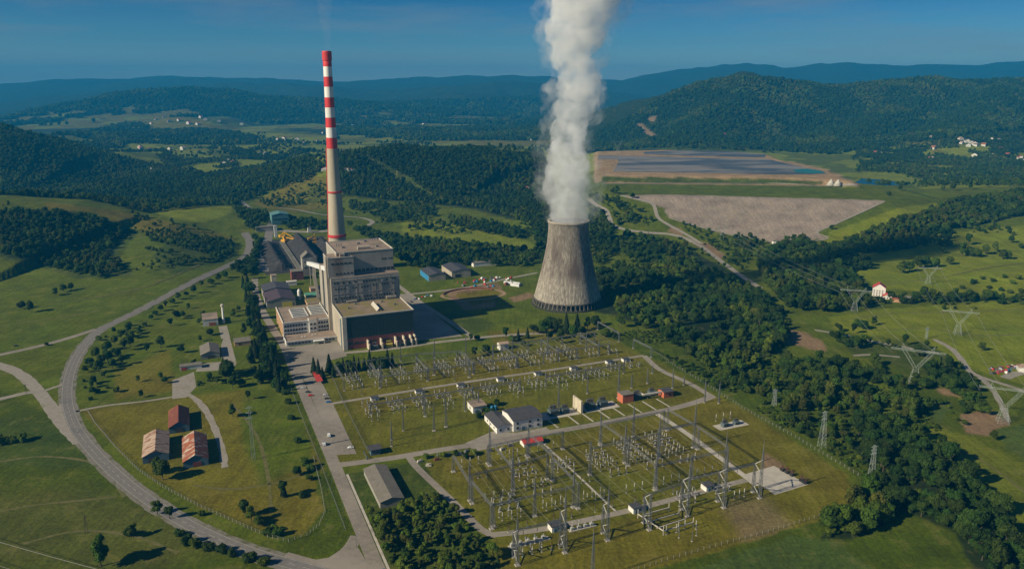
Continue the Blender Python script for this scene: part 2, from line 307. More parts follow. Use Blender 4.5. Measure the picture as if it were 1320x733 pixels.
M = dict(
    concrete=mat('weathered concrete', (0.42, 0.37, 0.29), (0.30, 0.26, 0.21), 0.12, stretch=(1, 1, 0.35), c=(0.22, 0.18, 0.15), cscale=0.05, cpos=(0.55, 0.75)),
    darkcon=mat('dark stained concrete', (0.13, 0.115, 0.10), (0.085, 0.075, 0.068), 0.3),  # darker than the shell, for tower columns and lintel ring
    track=mat('worn grass track', (0.13, 0.115, 0.04), (0.085, 0.085, 0.018), 0.3, contrast=(0.4, 0.6)),
    chim=mat('chimney concrete', (0.45, 0.39, 0.29), (0.33, 0.28, 0.21), 0.10, stretch=(1, 1, 0.12)),
    red=mat('red warning paint', (0.62, 0.035, 0.03), (0.46, 0.03, 0.03), 0.15, 0.6, stretch=(1, 1, 0.2)),
    white=mat('white warning paint', (0.78, 0.76, 0.72), (0.60, 0.58, 0.55), 0.15, 0.6, stretch=(1, 1, 0.2)),
    boiler=mat('boiler house cladding', (0.36, 0.33, 0.285), (0.265, 0.24, 0.21), 0.10, stretch=(1, 1, 0.3), c=(0.20, 0.15, 0.12), cscale=0.045, cpos=(0.58, 0.72)),
    flatroof=mat('gravel flat roof', (0.30, 0.22, 0.17), (0.22, 0.17, 0.135), 0.12, c=(0.17, 0.14, 0.10), cscale=0.05, cpos=(0.5, 0.75)),
    mossroof=mat('mossy flat roof', (0.25, 0.185, 0.125), (0.17, 0.13, 0.09), 0.10, c=(0.18, 0.15, 0.05), cscale=0.06, cpos=(0.45, 0.62)),
    coping=mat('pale coping', (0.50, 0.46, 0.40), (0.40, 0.37, 0.33), 0.3),
    glass=mat('dark window glass', (0.018, 0.024, 0.03), (0.03, 0.036, 0.045), 0.4, 0.25, spec=0.5),
    hallglass=mat('green dark glazing', (0.020, 0.034, 0.034), (0.032, 0.048, 0.046), 0.2, 0.35, spec=0.4),
    redplinth=mat('faded red panels', (0.22, 0.055, 0.045), (0.15, 0.05, 0.045), 0.35),
    mull=mat('glazing bars', (0.045, 0.06, 0.06), (0.035, 0.045, 0.045), 0.5),
    whitewall=mat('white render', (0.70, 0.68, 0.63), (0.56, 0.54, 0.50), 0.25, stretch=(1, 1, 0.4)),
    adminwall=mat('pale office panels', (0.60, 0.59, 0.56), (0.48, 0.47, 0.45), 0.25),
    orange=mat('ochre walls and sunlit office end', (0.50, 0.30, 0.17), (0.40, 0.24, 0.14), 0.3),
    brick=mat('orange red brick', (0.50, 0.15, 0.075), (0.40, 0.11, 0.06), 0.8),
    beige=mat('beige firewall', (0.56, 0.49, 0.37), (0.44, 0.38, 0.29), 0.3, stretch=(1, 1, 0.4)),
    bluewall=mat('dull blue walls and doors', (0.10, 0.17, 0.22), (0.07, 0.12, 0.16), 0.4),  # dark blue tone shared by barn walls, doors and huts
    rust=mat('dark rusty sheet roof', (0.17, 0.052, 0.032), (0.12, 0.036, 0.025), 0.25, stretch=(1, 0.25, 1), c=(0.28, 0.10, 0.05), cscale=0.12),
    rustpatch=mat('patchy rusty roof', (0.30, 0.095, 0.045), (0.17, 0.05, 0.032), 0.3, c=(0.46, 0.38, 0.31), cscale=0.3, cpos=(0.50, 0.66), stretch=(0.5, 1.0, 1)),
    rustpale=mat('pale rust streaked roof', (0.40, 0.30, 0.23), (0.31, 0.21, 0.155), 0.3, c=(0.20, 0.10, 0.065), cscale=0.3, cpos=(0.54, 0.62), stretch=(0.45, 1.3, 1)),
    greyroof=mat('grey fibre cement roof', (0.185, 0.165, 0.14), (0.135, 0.12, 0.10), 0.3, c=(0.15, 0.14, 0.11), cscale=0.12),
    darkroof=mat('dark slate sheet roof', (0.075, 0.070, 0.075), (0.055, 0.052, 0.058), 0.3, 0.6),
    purple=mat('dark plum roof', (0.085, 0.055, 0.065), (0.06, 0.042, 0.05), 0.2, 0.6),
    redroof=mat('red metal roof', (0.48, 0.055, 0.045), (0.40, 0.045, 0.04), 0.3, 0.5),
    tiles=mat('terracotta tiles', (0.36, 0.11, 0.06), (0.27, 0.08, 0.05), 0.5, rand=0.2),
    housewall=mat('house render', (0.68, 0.63, 0.55), (0.58, 0.53, 0.46), 0.3, rand=0.15),
    teal=mat('teal sheet roof', (0.10, 0.22, 0.22), (0.075, 0.17, 0.18), 0.3),
    green=mat('green tank roof', (0.09, 0.28, 0.19), (0.07, 0.21, 0.15), 0.3),
    blue=mat('bright blue cladding', (0.03, 0.20, 0.38), (0.03, 0.16, 0.31), 0.3),
    steel=mat('galvanised steel', (0.20, 0.205, 0.205), (0.13, 0.135, 0.145), 0.6, 0.6, metallic=0.2),
    darksteel=mat('dark weathered steel', (0.13, 0.14, 0.15), (0.085, 0.09, 0.10), 0.6, 0.6, metallic=0.2),
    pylon=mat('pale pylon steel', (0.33, 0.375, 0.34), (0.25, 0.285, 0.26), 0.6, 0.6),
    porcelain=mat('pale grey insulator', (0.46, 0.45, 0.42), (0.34, 0.33, 0.31), 0.8, 0.4),
    brownpor=mat('brown insulator', (0.10, 0.05, 0.035), (0.07, 0.04, 0.03), 0.8, 0.35),
    wire=mat('aluminium conductor', (0.26, 0.26, 0.25), (0.22, 0.22, 0.21), 0.3, 0.5),
    tank=mat('transformer grey green', (0.10, 0.13, 0.14), (0.07, 0.095, 0.105), 0.5, 0.5),
    yellow=mat('yellow machine paint', (0.66, 0.36, 0.03), (0.52, 0.27, 0.03), 0.3, 0.5),
    yellowp=mat('pale yellow paint', (0.66, 0.55, 0.10), (0.55, 0.44, 0.08), 0.3, 0.5),
    conv=mat('white conveyor cladding', (0.70, 0.70, 0.70), (0.58, 0.58, 0.58), 0.2, 0.6),
    coal=mat('coal', (0.020, 0.018, 0.018), (0.038, 0.034, 0.033), 0.12, 0.9, bump=0.6, bscale=0.6, c=(0.055, 0.048, 0.046), cscale=0.03),
    wood=mat('weathered wood', (0.20, 0.15, 0.10), (0.14, 0.10, 0.07), 0.8),
    post=mat('concrete fence post', (0.30, 0.285, 0.25), (0.22, 0.21, 0.18), 0.8),
    mesh=mat('wire mesh', (0.14, 0.15, 0.14), (0.10, 0.11, 0.10), 0.8),
    tyre=mat('black rubber and shade', (0.02, 0.02, 0.02), (0.03, 0.03, 0.03), 1.0),
    asphalt=mat('old asphalt', (0.245, 0.212, 0.175), (0.175, 0.152, 0.128), 0.25, c=(0.285, 0.25, 0.21), cscale=0.03, cpos=(0.45, 0.7)),
    asphaltdark=mat('main road asphalt', (0.185, 0.17, 0.155), (0.145, 0.133, 0.122), 0.3, c=(0.125, 0.12, 0.118), cscale=0.04),
    gravel=mat('pale gravel', (0.30, 0.265, 0.225), (0.22, 0.195, 0.165), 0.3, c=(0.20, 0.19, 0.12), cscale=0.06, cpos=(0.55, 0.75)),
    shoulder=mat('road shoulder gravel', (0.20, 0.18, 0.155), (0.14, 0.13, 0.10), 0.35, c=(0.09, 0.09, 0.04), cscale=0.12, cpos=(0.5, 0.65)),
    slabc=mat('pale concrete slab', (0.46, 0.42, 0.36), (0.37, 0.335, 0.29), 0.2, c=(0.28, 0.25, 0.22), cscale=0.1, cpos=(0.58, 0.75)),
    dirt=mat('bare earth', (0.33, 0.22, 0.13), (0.25, 0.165, 0.10), 0.15),
    mark=mat('road paint', (0.48, 0.46, 0.43), (0.30, 0.285, 0.265), 0.5),
    water=mat('pond water', (0.012, 0.05, 0.07), (0.014, 0.06, 0.085), 0.01, 0.12, spec=0.5),
    sludge=mat('grey ash slurry', (0.19, 0.178, 0.17), (0.135, 0.13, 0.128), 0.006, 0.85, stretch=(1, 2.2, 1), c=(0.055, 0.07, 0.095), cscale=0.006, cpos=(0.44, 0.56)),
    turq=mat('turquoise pond water', (0.02, 0.13, 0.14), (0.025, 0.16, 0.165), 0.01, 0.5, spec=0.2),
    bark=mat('bark', (0.10, 0.075, 0.05), (0.07, 0.05, 0.035), 1.0),
)
# ------------------------------------------------------------------ what grows where (outlines read off the photograph, put on the terrain)
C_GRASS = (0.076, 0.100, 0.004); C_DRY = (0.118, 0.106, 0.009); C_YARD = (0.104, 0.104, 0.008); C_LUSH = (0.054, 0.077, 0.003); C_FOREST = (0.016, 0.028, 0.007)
C_PALE = (0.140, 0.165, 0.009); C_CROP = (0.056, 0.086, 0.014); C_DIRT = (0.20, 0.135, 0.075); C_OCHRE = (0.29, 0.20, 0.11)
C_GREYC = (0.255, 0.205, 0.165); C_SCRUB = (0.050, 0.070, 0.008); C_TRACK = (0.22, 0.20, 0.165); C_DARKG = (0.046, 0.070, 0.007)
COVER = [  # (colour, outline in photograph pixels, softness px, nearest y, farthest y)
    (C_PALE, [(0, 165), (700, 150), (1320, 180), (1320, 245), (0, 270)], 3, 1900, 9000),
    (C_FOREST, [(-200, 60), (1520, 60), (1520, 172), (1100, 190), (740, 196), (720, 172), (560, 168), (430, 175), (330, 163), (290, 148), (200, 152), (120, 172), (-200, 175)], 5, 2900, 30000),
    (C_SCRUB, [(440, 160), (540, 158), (640, 152), (720, 160), (720, 178), (600, 182), (440, 178)], 4, 3000, 8000),
    (C_PALE, [(330, 175), (440, 176), (720, 178), (720, 190), (640, 190), (520, 186), (440, 193), (330, 186), (230, 204), (190, 200), (250, 186)], 2, 2300, 8000),
    (C_DRY, [(560, 184), (700, 176), (720, 186), (640, 189)], 2, 2300, 8000),
    (C_SCRUB, [(180, 162), (235, 150), (290, 150), (300, 165), (250, 172), (200, 170)], 2, 4000, 6000),
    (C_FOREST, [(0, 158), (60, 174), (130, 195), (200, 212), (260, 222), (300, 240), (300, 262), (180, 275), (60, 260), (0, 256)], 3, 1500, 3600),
    (C_PALE, [(104, 196), (130, 198), (146, 212), (136, 216), (112, 206)], 1.5, 1500, 3600),
    (C_PALE, [(150, 245), (205, 244), (205, 254), (160, 256)], 1.5, 1400, 3600),
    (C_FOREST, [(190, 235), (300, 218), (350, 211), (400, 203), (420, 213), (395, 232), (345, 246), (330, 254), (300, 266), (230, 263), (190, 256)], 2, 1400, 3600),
    (C_PALE, [(203, 266), (255, 264), (300, 262), (298, 274), (262, 286), (238, 284), (205, 276)], 1.5, 1300, 2600),
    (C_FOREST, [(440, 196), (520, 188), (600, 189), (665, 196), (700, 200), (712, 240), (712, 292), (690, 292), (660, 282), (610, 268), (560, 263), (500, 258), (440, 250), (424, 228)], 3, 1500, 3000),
    (C_DRY, [(330, 262), (370, 240), (400, 226), (424, 232), (440, 252), (420, 268), (380, 272), (345, 268)], 3, 1200, 2300),
    (C_GRASS, [(440, 262), (540, 262), (620, 276), (700, 296), (705, 330), (640, 322), (520, 300), (450, 282)], 3, 1100, 2000),
    (C_PALE, [(520, 285), (580, 290), (680, 312), (700, 328), (600, 318), (520, 300)], 4, 1100, 2000),
    (C_GRASS, [(510, 322), (560, 325), (620, 335), (560, 345), (515, 340)], 2, 1000, 2000),
    (C_GRASS, [(0, 330), (60, 345), (130, 365), (220, 360), (300, 335), (255, 360), (150, 412), (0, 448)], 3, 700, 1500),
    (C_DRY, [(60, 262), (150, 272), (240, 292), (300, 308), (290, 318), (220, 305), (140, 285), (60, 270)], 3, 900, 1500),
    (C_SCRUB, [(0, 272), (120, 275), (175, 298), (150, 335), (170, 355), (100, 358), (40, 340), (0, 332)], 3, 900, 1500),
    (C_SCRUB, [(230, 300), (300, 312), (300, 335), (220, 352), (200, 330)], 4, 900, 1500),
    (C_LUSH, [(-60, 470), (95, 555), (140, 610), (260, 690), (420, 760), (-60, 760)], 4, 300, 700),
    (C_DARKG, [(-60, 540), (60, 545), (120, 600), (60, 600), (-60, 590)], 6, 300, 700),
    ((0.072, 0.083, 0.012), [(-60, 655), (110, 640), (200, 665), (280, 700), (180, 725), (-60, 715)], 25, 300, 700),
    (C_DRY, [(105, 530), (225, 512), (300, 500), (372, 505), (415, 600), (420, 655), (390, 690), (330, 680), (240, 640), (165, 590)], 4, 350, 700),
    (C_GRASS, [(320, 500), (374, 505), (400, 590), (340, 620), (315, 560)], 10, 350, 700),
    (C_LUSH, [(395, 590), (425, 620), (452, 690), (430, 716), (360, 710), (320, 700), (395, 690), (420, 655)], 3, 350, 700),
    (C_DRY, [(240, 545), (285, 575), (310, 640), (260, 650), (220, 610)], 8, 350, 700),
    (C_GRASS, [(120, 430), (190, 400), (300, 370), (340, 480), (310, 500), (225, 510), (110, 525), (98, 480)], 4, 500, 1000),
    (C_DRY, [(150, 480), (215, 455), (225, 500), (150, 512)], 6, 500, 1000),
    (C_YARD, [(420, 485), (790, 430), (925, 512), (440, 600)], 3, 480, 900),
    (C_DRY, [(440, 500), (760, 445), (830, 462), (470, 530)], 6, 480, 900),
    (C_YARD, [(540, 600), (880, 528), (1000, 640), (640, 700), (600, 670)], 3, 380, 800),
    (C_DRY, [(560, 595), (700, 570), (880, 535), (960, 620), (900, 600), (760, 600), (620, 620)], 10, 380, 800),
    (C_DRY, [(880, 520), (930, 512), (1090, 612), (1100, 650), (1060, 668), (830, 735), (640, 735), (640, 705), (960, 640)], 5, 360, 800),
    (C_DIRT, [(985, 585), (1010, 600), (1015, 620), (985, 625)], 5, 360, 800),
    ((0.15, 0.118, 0.05), [(940, 655), (985, 650), (1010, 675), (960, 690)], 16, 360, 800),
    (C_LUSH, [(830, 740), (1060, 670), (1090, 690), (1180, 660), (1240, 690), (1270, 740)], 2, 300, 600),
    (C_CROP, [(880, 740), (1020, 690), (1080, 700), (1130, 740)], 2, 300, 600),
    (C_SCRUB, [(440, 612), (545, 595), (600, 680), (640, 705), (640, 740), (490, 740)], 3, 300, 600),
    (C_LUSH, [(780, 430), (830, 415), (930, 430), (1000, 470), (1080, 520), (1150, 560), (1120, 640), (1080, 580), (920, 500)], 4, 450, 900),
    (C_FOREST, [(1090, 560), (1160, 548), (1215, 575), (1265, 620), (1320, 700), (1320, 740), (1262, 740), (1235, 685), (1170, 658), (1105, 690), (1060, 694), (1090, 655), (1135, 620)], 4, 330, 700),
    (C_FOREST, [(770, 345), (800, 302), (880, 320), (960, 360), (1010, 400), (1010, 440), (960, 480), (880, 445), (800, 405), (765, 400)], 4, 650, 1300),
    (C_GRASS, [(762, 330), (800, 325), (850, 350), (830, 368), (770, 352)], 3, 800, 1300),
    (C_GRASS, [(770, 262), (800, 258), (850, 275), (900, 300), (960, 312), (985, 318), (960, 345), (900, 318), (820, 300)], 3, 900, 1700),
    (C_PALE, [(1070, 300), (1160, 268), (1210, 262), (1180, 282), (1120, 300), (1060, 315)], 2, 900, 1800),
    (C_PALE, [(1060, 335), (1160, 310), (1240, 300), (1340, 290), (1340, 380), (1240, 378), (1140, 370), (1100, 352)], 3, 700, 1700),
    (C_PALE, [(1070, 410), (1140, 400), (1340, 385), (1340, 500), (1240, 470), (1190, 440), (1080, 425)], 3, 550, 1200),
    (C_PALE, [(1150, 425), (1340, 410), (1340, 470), (1250, 462), (1190, 438)], 3, 550, 1200),
    (C_LUSH, [(1120, 460), (1190, 470), (1240, 520), (1250, 560), (1200, 545), (1150, 500)], 3, 500, 900),
    (C_CROP, [(1200, 515), (1228, 520), (1215, 545), (1195, 535)], 1.5, 480, 900),
    (C_CROP, [(1285, 555), (1340, 540), (1340, 600), (1300, 580)], 1.5, 400, 900),
    (C_DIRT, [(1240, 535), (1275, 528), (1300, 545), (1270, 560), (1245, 555)], 3, 450, 900),
    (C_DIRT, [(1207, 500), (1235, 503), (1240, 512), (1215, 508)], 2, 450, 900),
    ((0.11, 0.128, 0.010), [(1170, 545), (1250, 565), (1340, 610), (1340, 700), (1270, 620), (1210, 570)], 3, 330, 700),
    (C_SCRUB, [(1080, 430), (1120, 440), (1200, 445), (1240, 480), (1240, 510), (1190, 480), (1100, 455)], 3, 500, 1000),
    (C_DIRT, [(985, 428), (1020, 425), (1060, 440), (1065, 452), (1010, 440)], 3, 600, 1100),
    (C_FOREST, [(1060, 320), (1115, 305), (1150, 286), (1192, 276), (1215, 262), (1262, 254), (1330, 245), (1330, 275), (1255, 290), (1200, 300), (1180, 318), (1120, 326)], 2, 900, 2000),
    (C_FOREST, [(0, 272), (110, 276), (165, 298), (140, 330), (60, 340), (0, 326)], 4, 900, 1500),
    # tailings dam
    (C_GREYC, [(800, 250), (860, 249), (1142, 257), (1112, 272), (1070, 292), (1052, 300), (1066, 307), (1000, 314), (975, 308), (930, 300), (862, 280), (856, 268)], 0.6, 1150, 1750),
    (C_GRASS, [(780, 240), (1190, 240), (1190, 256), (1142, 258), (860, 250), (800, 251)], 0.8, 1400, 1900),
    (C_OCHRE, [(768, 223), (1100, 231), (1108, 240), (780, 236)], 1.0, 1500, 2000),
    (C_OCHRE, [(766, 194), (870, 192), (990, 196), (1010, 206), (1072, 220), (1100, 234), (766, 234)], 1.0, 1600, 2700),
    (C_SCRUB, [(775, 228), (960, 231), (1060, 234), (1060, 238), (775, 234)], 1.2, 1500, 2000),
    (C_DIRT, [(862, 298), (880, 304), (878, 296), (866, 292)], 2.0, 900, 1700),
    (C_DIRT, [(888, 310), (915, 314), (935, 330), (925, 333), (905, 320)], 2.0, 900, 1700),
    (C_DIRT, [(835, 152), (846, 150), (845, 155), (838, 158)], 1, 3000, 4500),
    (C_DIRT, [(821, 160), (827, 160), (846, 176), (838, 178)], 1, 2800, 4500),
    (C_PALE, [(900, 186), (960, 180), (1005, 182), (1000, 190), (930, 192)], 2, 2500, 4500),
    (C_PALE, [(1100, 196), (1170, 190), (1220, 196), (1200, 206), (1110, 208)], 2, 2000, 4500),
    (C_PALE, [(1150, 228), (1280, 232), (1300, 240), (1190, 243)], 1.5, 1700, 3000),
    (C_DARKG, [(560, 408), (605, 432), (640, 420), (596, 398)], 1.5, 650, 1000),
    (C_DIRT, [(575, 378), (640, 366), (662, 392), (600, 398)], 3, 800, 1100),
    (C_DRY, [(590, 380), (640, 372), (650, 384), (610, 392)], 3, 800, 1100),
    (C_DIRT, [(560, 330), (600, 322), (620, 328), (575, 334)], 2, 900, 1300),
    (C_GRASS, [(640, 385), (690, 372), (770, 405), (860, 430), (700, 425), (640, 405)], 3, 750, 1100),
    (C_DIRT, [(656, 385), (680, 378), (690, 381), (664, 389)], 1.5, 750, 1100),
    (C_DRY, [(630, 428), (700, 424), (770, 418), (765, 428), (640, 445)], 3, 700, 1000),
]
# ------------------------------------------------------------------ ground: one sheet to the horizon
NA, NR = 920, 820
ang = np.linspace(rad(-63), rad(63), NA)
rr = np.concatenate([[60, 140, 220], 280 * (15500.0 / 280) ** (np.linspace(0, 1, NR - 3) ** 1.05)])
AA, RR = np.meshgrid(ang, rr); GX = RR * np.sin(AA); GY = RR * np.cos(AA); GZ = height(GX, GY)
U, V, D = project(GX, GY, GZ)
U = U + fbm(GX, GY, 14, 3, 3) * np.clip(3600 / D, 0.6, 6); V = V + fbm(GX, GY, 11, 3, 9) * np.clip(1500 / D, 0.3, 3)
cov = np.empty(GX.shape + (3,)); cov[:] = C_GRASS
for colr, poly, soft, y0, y1 in COVER:
    xs = [p[0] for p in poly]; ys = [p[1] for p in poly]
    m = (U > min(xs) - soft) & (U < max(xs) + soft) & (V > min(ys) - soft) & (V < max(ys) + soft) & (GY > y0) & (GY < y1)
    idx = np.nonzero(m)
    if len(idx[0]) == 0: continue
    d = sdist(U[idx], V[idx], poly); k = np.clip(1 - d / soft, 0, 1)[:, None]
    cov[idx] = cov[idx] * (1 - k) + np.array(colr) * k
def clearing(x, y, z):                                   # meadows and fields among the far woods, more of them low on the slopes
    return fbm(x, y, 330, 4, 88) + 0.35 * fbm(x, y, 90, 2, 5) + 0.22 * np.clip((110 - z) / 110, 0, 1) * np.clip((y - 4300) / 600, 0, 1) - 0.4 * np.clip((z - 110) / 60, 0, 1)
cl_ = clearing(GX, GY, GZ); k = np.clip((cl_ - 0.24) / 0.05, 0, 1) * np.clip((GY - 2500) / 300, 0, 1) * np.clip((7000 - GY) / 1500, 0, 1); tone = (fbm(GX, GY, 120, 2, 31)[..., None] > 0.05)
cov = cov * (1 - k[..., None] * 0.85) + np.where(tone, np.array(C_PALE), np.array(C_DRY)) * k[..., None] * 0.85
k2 = np.clip((-fbm(GX, GY, 150, 4, 61) - 0.16) / 0.06, 0, 1) * ((V > 165) & (V < 262) & (GY > 1500) & (GY < 6500)) * (GZ < 45); cov = cov * (1 - k2[..., None] * 0.75) + np.array(C_SCRUB) * k2[..., None] * 0.75
me = bpy.data.meshes.new('ground')
nv = GX.size; me.vertices.add(nv); me.vertices.foreach_set('co', np.stack([GX, GY, GZ], -1).ravel().astype(np.float32))
ii, jj = np.meshgrid(np.arange(len(rr) - 1), np.arange(NA - 1), indexing='ij'); a = ii * NA + jj
quads = np.stack([a, a + 1, a + NA + 1, a + NA], -1).reshape(-1, 4)
nf = len(quads); me.loops.add(nf * 4); me.loops.foreach_set('vertex_index', quads.ravel().astype(np.int32))
me.polygons.add(nf); me.polygons.foreach_set('loop_start', np.arange(0, nf * 4, 4, dtype=np.int32)); me.polygons.foreach_set('loop_total', np.full(nf, 4, np.int32))
me.polygons.foreach_set('use_smooth', np.ones(nf, bool)); me.update(calc_edges=True)
at_c = me.color_attributes.new('cover', 'FLOAT_COLOR', 'POINT')
at_c.data.foreach_set('color', np.concatenate([cov.reshape(-1, 3), np.ones((nv, 1))], 1).ravel().astype(np.float32))
gm = bpy.data.materials.new('fields and earth'); gm.use_nodes = True; t = gm.node_tree; pb = t.nodes['Principled BSDF']; pb.inputs['Roughness'].default_value = 0.95; pb.inputs['Specular IOR Level'].default_value = 0.1
ca = t.nodes.new('ShaderNodeVertexColor'); ca.layer_name = 'cover'; co = t.nodes.new('ShaderNodeTexCoord')
def gnoise(scale, lo, hi, detail=5, stretch=None, p0=0.3, p1=0.7):
    n = t.nodes.new('ShaderNodeTexNoise'); n.inputs['Scale'].default_value = scale; n.inputs['Detail'].default_value = detail; n.inputs['Roughness'].default_value = 0.7
    src = co.outputs['Object']
    if stretch:
        mp = t.nodes.new('ShaderNodeMapping'); mp.inputs['Rotation'].default_value = (0, 0, stretch[1]); mp.inputs['Scale'].default_value = stretch[0]; t.links.new(src, mp.inputs[0]); src = mp.outputs[0]
    t.links.new(src, n.inputs['Vector']); r = t.nodes.new('ShaderNodeMapRange'); r.inputs['From Min'].default_value = p0; r.inputs['From Max'].default_value = p1
    r.inputs['To Min'].default_value = lo; r.inputs['To Max'].default_value = hi; t.links.new(n.outputs['Fac'], r.inputs[0]); return r.outputs[0], n
f1, n1 = gnoise(0.40, 0.60, 1.40, 7); f2, n2 = gnoise(0.03, 0.68, 1.32, 6); f3, n3 = gnoise(0.10, 0.80, 1.20, 3, ((3.2, 0.22, 1), -TH))
def mul(x, y):
    q = t.nodes.new('ShaderNodeMath'); q.operation = 'MULTIPLY'; t.links.new(x, q.inputs[0]); t.links.new(y, q.inputs[1]); return q.outputs[0]
hs = t.nodes.new('ShaderNodeHueSaturation'); t.links.new(mul(mul(f1, f2), f3), hs.inputs['Value']); t.links.new(ca.outputs[0], hs.inputs['Color'])
f4, n4 = gnoise(0.012, 0.485, 0.512, 4); t.links.new(f4, hs.inputs['Hue'])
dm, nd = gnoise(0.06, 0.0, 0.48, 7, None, 0.54, 0.70)
mxd = t.nodes.new('ShaderNodeMixRGB'); mxd.inputs[2].default_value = (0.17, 0.135, 0.05, 1); t.links.new(dm, mxd.inputs[0]); t.links.new(hs.outputs[0], mxd.inputs[1])
mxk = t.nodes.new('ShaderNodeMixRGB'); mxk.blend_type = 'MULTIPLY'; mxk.inputs[0].default_value = 0.0
t.links.new(mxd.outputs[0], pb.inputs['Base Color'])
bp = t.nodes.new('ShaderNodeBump'); bp.inputs['Strength'].default_value = 0.55; bp.inputs['Distance'].default_value = 1.2; t.links.new(n1.outputs['Fac'], bp.inputs['Height']); t.links.new(bp.outputs[0], pb.inputs['Normal'])
me.materials.append(gm)
kind(link('ground', me), 'structure')

# ------------------------------------------------------------------ roads, tracks and hard surfaces
def smooth_line(pts, step=6.0):
    P = [Vector(p) for p in pts]; out = []
    Q = [P[0] * 2 - P[1]] + P + [P[-1] * 2 - P[-2]]
    for i in range(1, len(Q) - 2):
        a, b, c, d = Q[i - 1:i + 3]; n = max(2, int((c - b).length / step))
        for k in range(n):
            s = k / n; out.append(0.5 * ((2 * b) + (c - a) * s + (2 * a - 5 * b + 4 * c - d) * s * s + (3 * b - a - 3 * c + d) * s ** 3))
    out.append(P[-1]); return out
ROADS = []
def strip(name, pts, width, m, lift=0.06, px=True, closed=False, ragged=0.0, offset=0.0, keep=True, step=6.0):
    P = [at(*p) for p in pts] if px else pts
    L = smooth_line([Vector((p.x, p.y, 0)) for p in P], step); b = MB(); rows = []
    for i, p in enumerate(L):
        d = (L[min(i + 1, len(L) - 1)] - L[max(i - 1, 0)]).normalized(); n = Vector((-d.y, d.x, 0)); w = width / 2 + (R.uniform(-1, 1) * ragged if ragged else 0)
        row = []
        for s in (-1, -0.33, 0.33, 1):
            q = p + n * (s * w + offset); zz = float(height(q.x, q.y)); fl = lift if zz < 0.3 else lift + 0.35
            row.append((q.x, q.y, zz + fl))
        rows.append(row)
    for r0, r1 in zip(rows[:-1], rows[1:]):
        for k in range(3): b.quad(r0[k], r0[k + 1], r1[k + 1], r1[k])
    if keep: ROADS.append((np.array([(p.x, p.y) for p in L]), width / 2))
    return kind(b.obj(name, m), 'structure')
def dashes(name, pts, width, on, off, m, lift, offset=0.0):
    L = smooth_line([Vector((p.x, p.y, 0)) for p in [at(*q) for q in pts]], 1.5); b = MB(); acc = 0
    for p, q in zip(L[:-1], L[1:]):
        d = (q - p); n = Vector((-d.y, d.x, 0)).normalized(); acc += d.length
        if acc % (on + off) < on:
            z0 = float(height(p.x, p.y)); z1 = float(height(q.x, q.y)); l0 = lift if z0 < 0.3 else lift + 0.35
            a0 = p + n * (offset - width / 2); a1 = p + n * (offset + width / 2); b0 = q + n * (offset - width / 2); b1 = q + n * (offset + width / 2)
            b.quad((a0.x, a0.y, z0 + l0), (b0.x, b0.y, z1 + l0), (b1.x, b1.y, z1 + l0), (a1.x, a1.y, z0 + l0))
    return kind(b.obj(name, m), 'structure')
def slab(name, pts, m, z=0.05):
    b = MB(); b.poly([(p[0], p[1], z) for p in pts]); return kind(b.obj(name, m), 'structure')
def yslab(name, rect, m, z=0.05):
    x0, y0, x1, y1 = rect; return slab(name, [W(x0, y0), W(x1, y0), W(x1, y1), W(x0, y1)], m, z)
MAIN = [(316, 300), (322, 312), (318, 328), (300, 340), (262, 357), (225, 376), (190, 395), (155, 412), (128, 426), (108, 446), (94, 470), (87, 497), (88, 525), (101, 557), (135, 597), (183, 638), (240, 674), (300, 702), (350, 719), (400, 733), (470, 752)]
strip('road_shoulder', MAIN, 13.5, M['shoulder'], 0.05, ragged=0.7)
strip('main_road', MAIN, 8.6, M['asphaltdark'], 0.075, keep=False)
dashes('road_marking', MAIN[8:], 0.22, 5, 4, M['mark'], 0.095)
dashes('road_marking', MAIN[8:], 0.2, 1e6, 0, M['mark'], 0.095, 3.7)
dashes('road_marking', MAIN[8:], 0.2, 1e6, 0, M['mark'], 0.095, -3.7)
LEFTB = [(-60, 470), (0, 457), (50, 446), (90, 435), (124, 424)]
strip('side_road', LEFTB, 8, M['asphalt'], 0.065)
strip('gravel_road', [(-40, 462), (0, 471), (26, 482), (46, 500), (62, 520), (80, 545), (104, 570)], 11, M['gravel'], 0.06, ragged=0.6)
strip('gravel_road', [(-40, 522), (0, 514), (34, 506), (50, 505)], 7, M['gravel'], 0.055, ragged=0.4)
strip('gravel_track', [(58, 503), (70, 499), (84, 494)], 4, M['gravel'], 0.055)
slab('gravel_apron', [G(*p) for p in [(78, 520), (92, 530), (112, 570), (104, 572), (84, 550), (70, 530)]], M['gravel'], 0.058)
strip('footpath', [(98, 530), (112, 527), (140, 522), (185, 517), (224, 511), (240, 507)], 3.2, M['gravel'], 0.05, ragged=0.3)
strip('dirt_track', [(238, 506), (252, 514), (266, 530), (277, 552), (286, 578), (290, 602)], 5, M['gravel'], 0.045, ragged=0.6)
slab('parking_lot', [G(*p) for p in [(222, 490), (250, 479), (253, 498), (240, 512), (222, 514)]], M['gravel'], 0.055)
slab('concrete_yard', [G(*p) for p in [(288, 436), (296, 434), (305, 468), (300, 476), (252, 479), (258, 468), (286, 466), (285, 445)]], M['gravel'], 0.05)
strip('concrete_drive', [(287, 420), (291, 436)], 9, M['gravel'], 0.056)
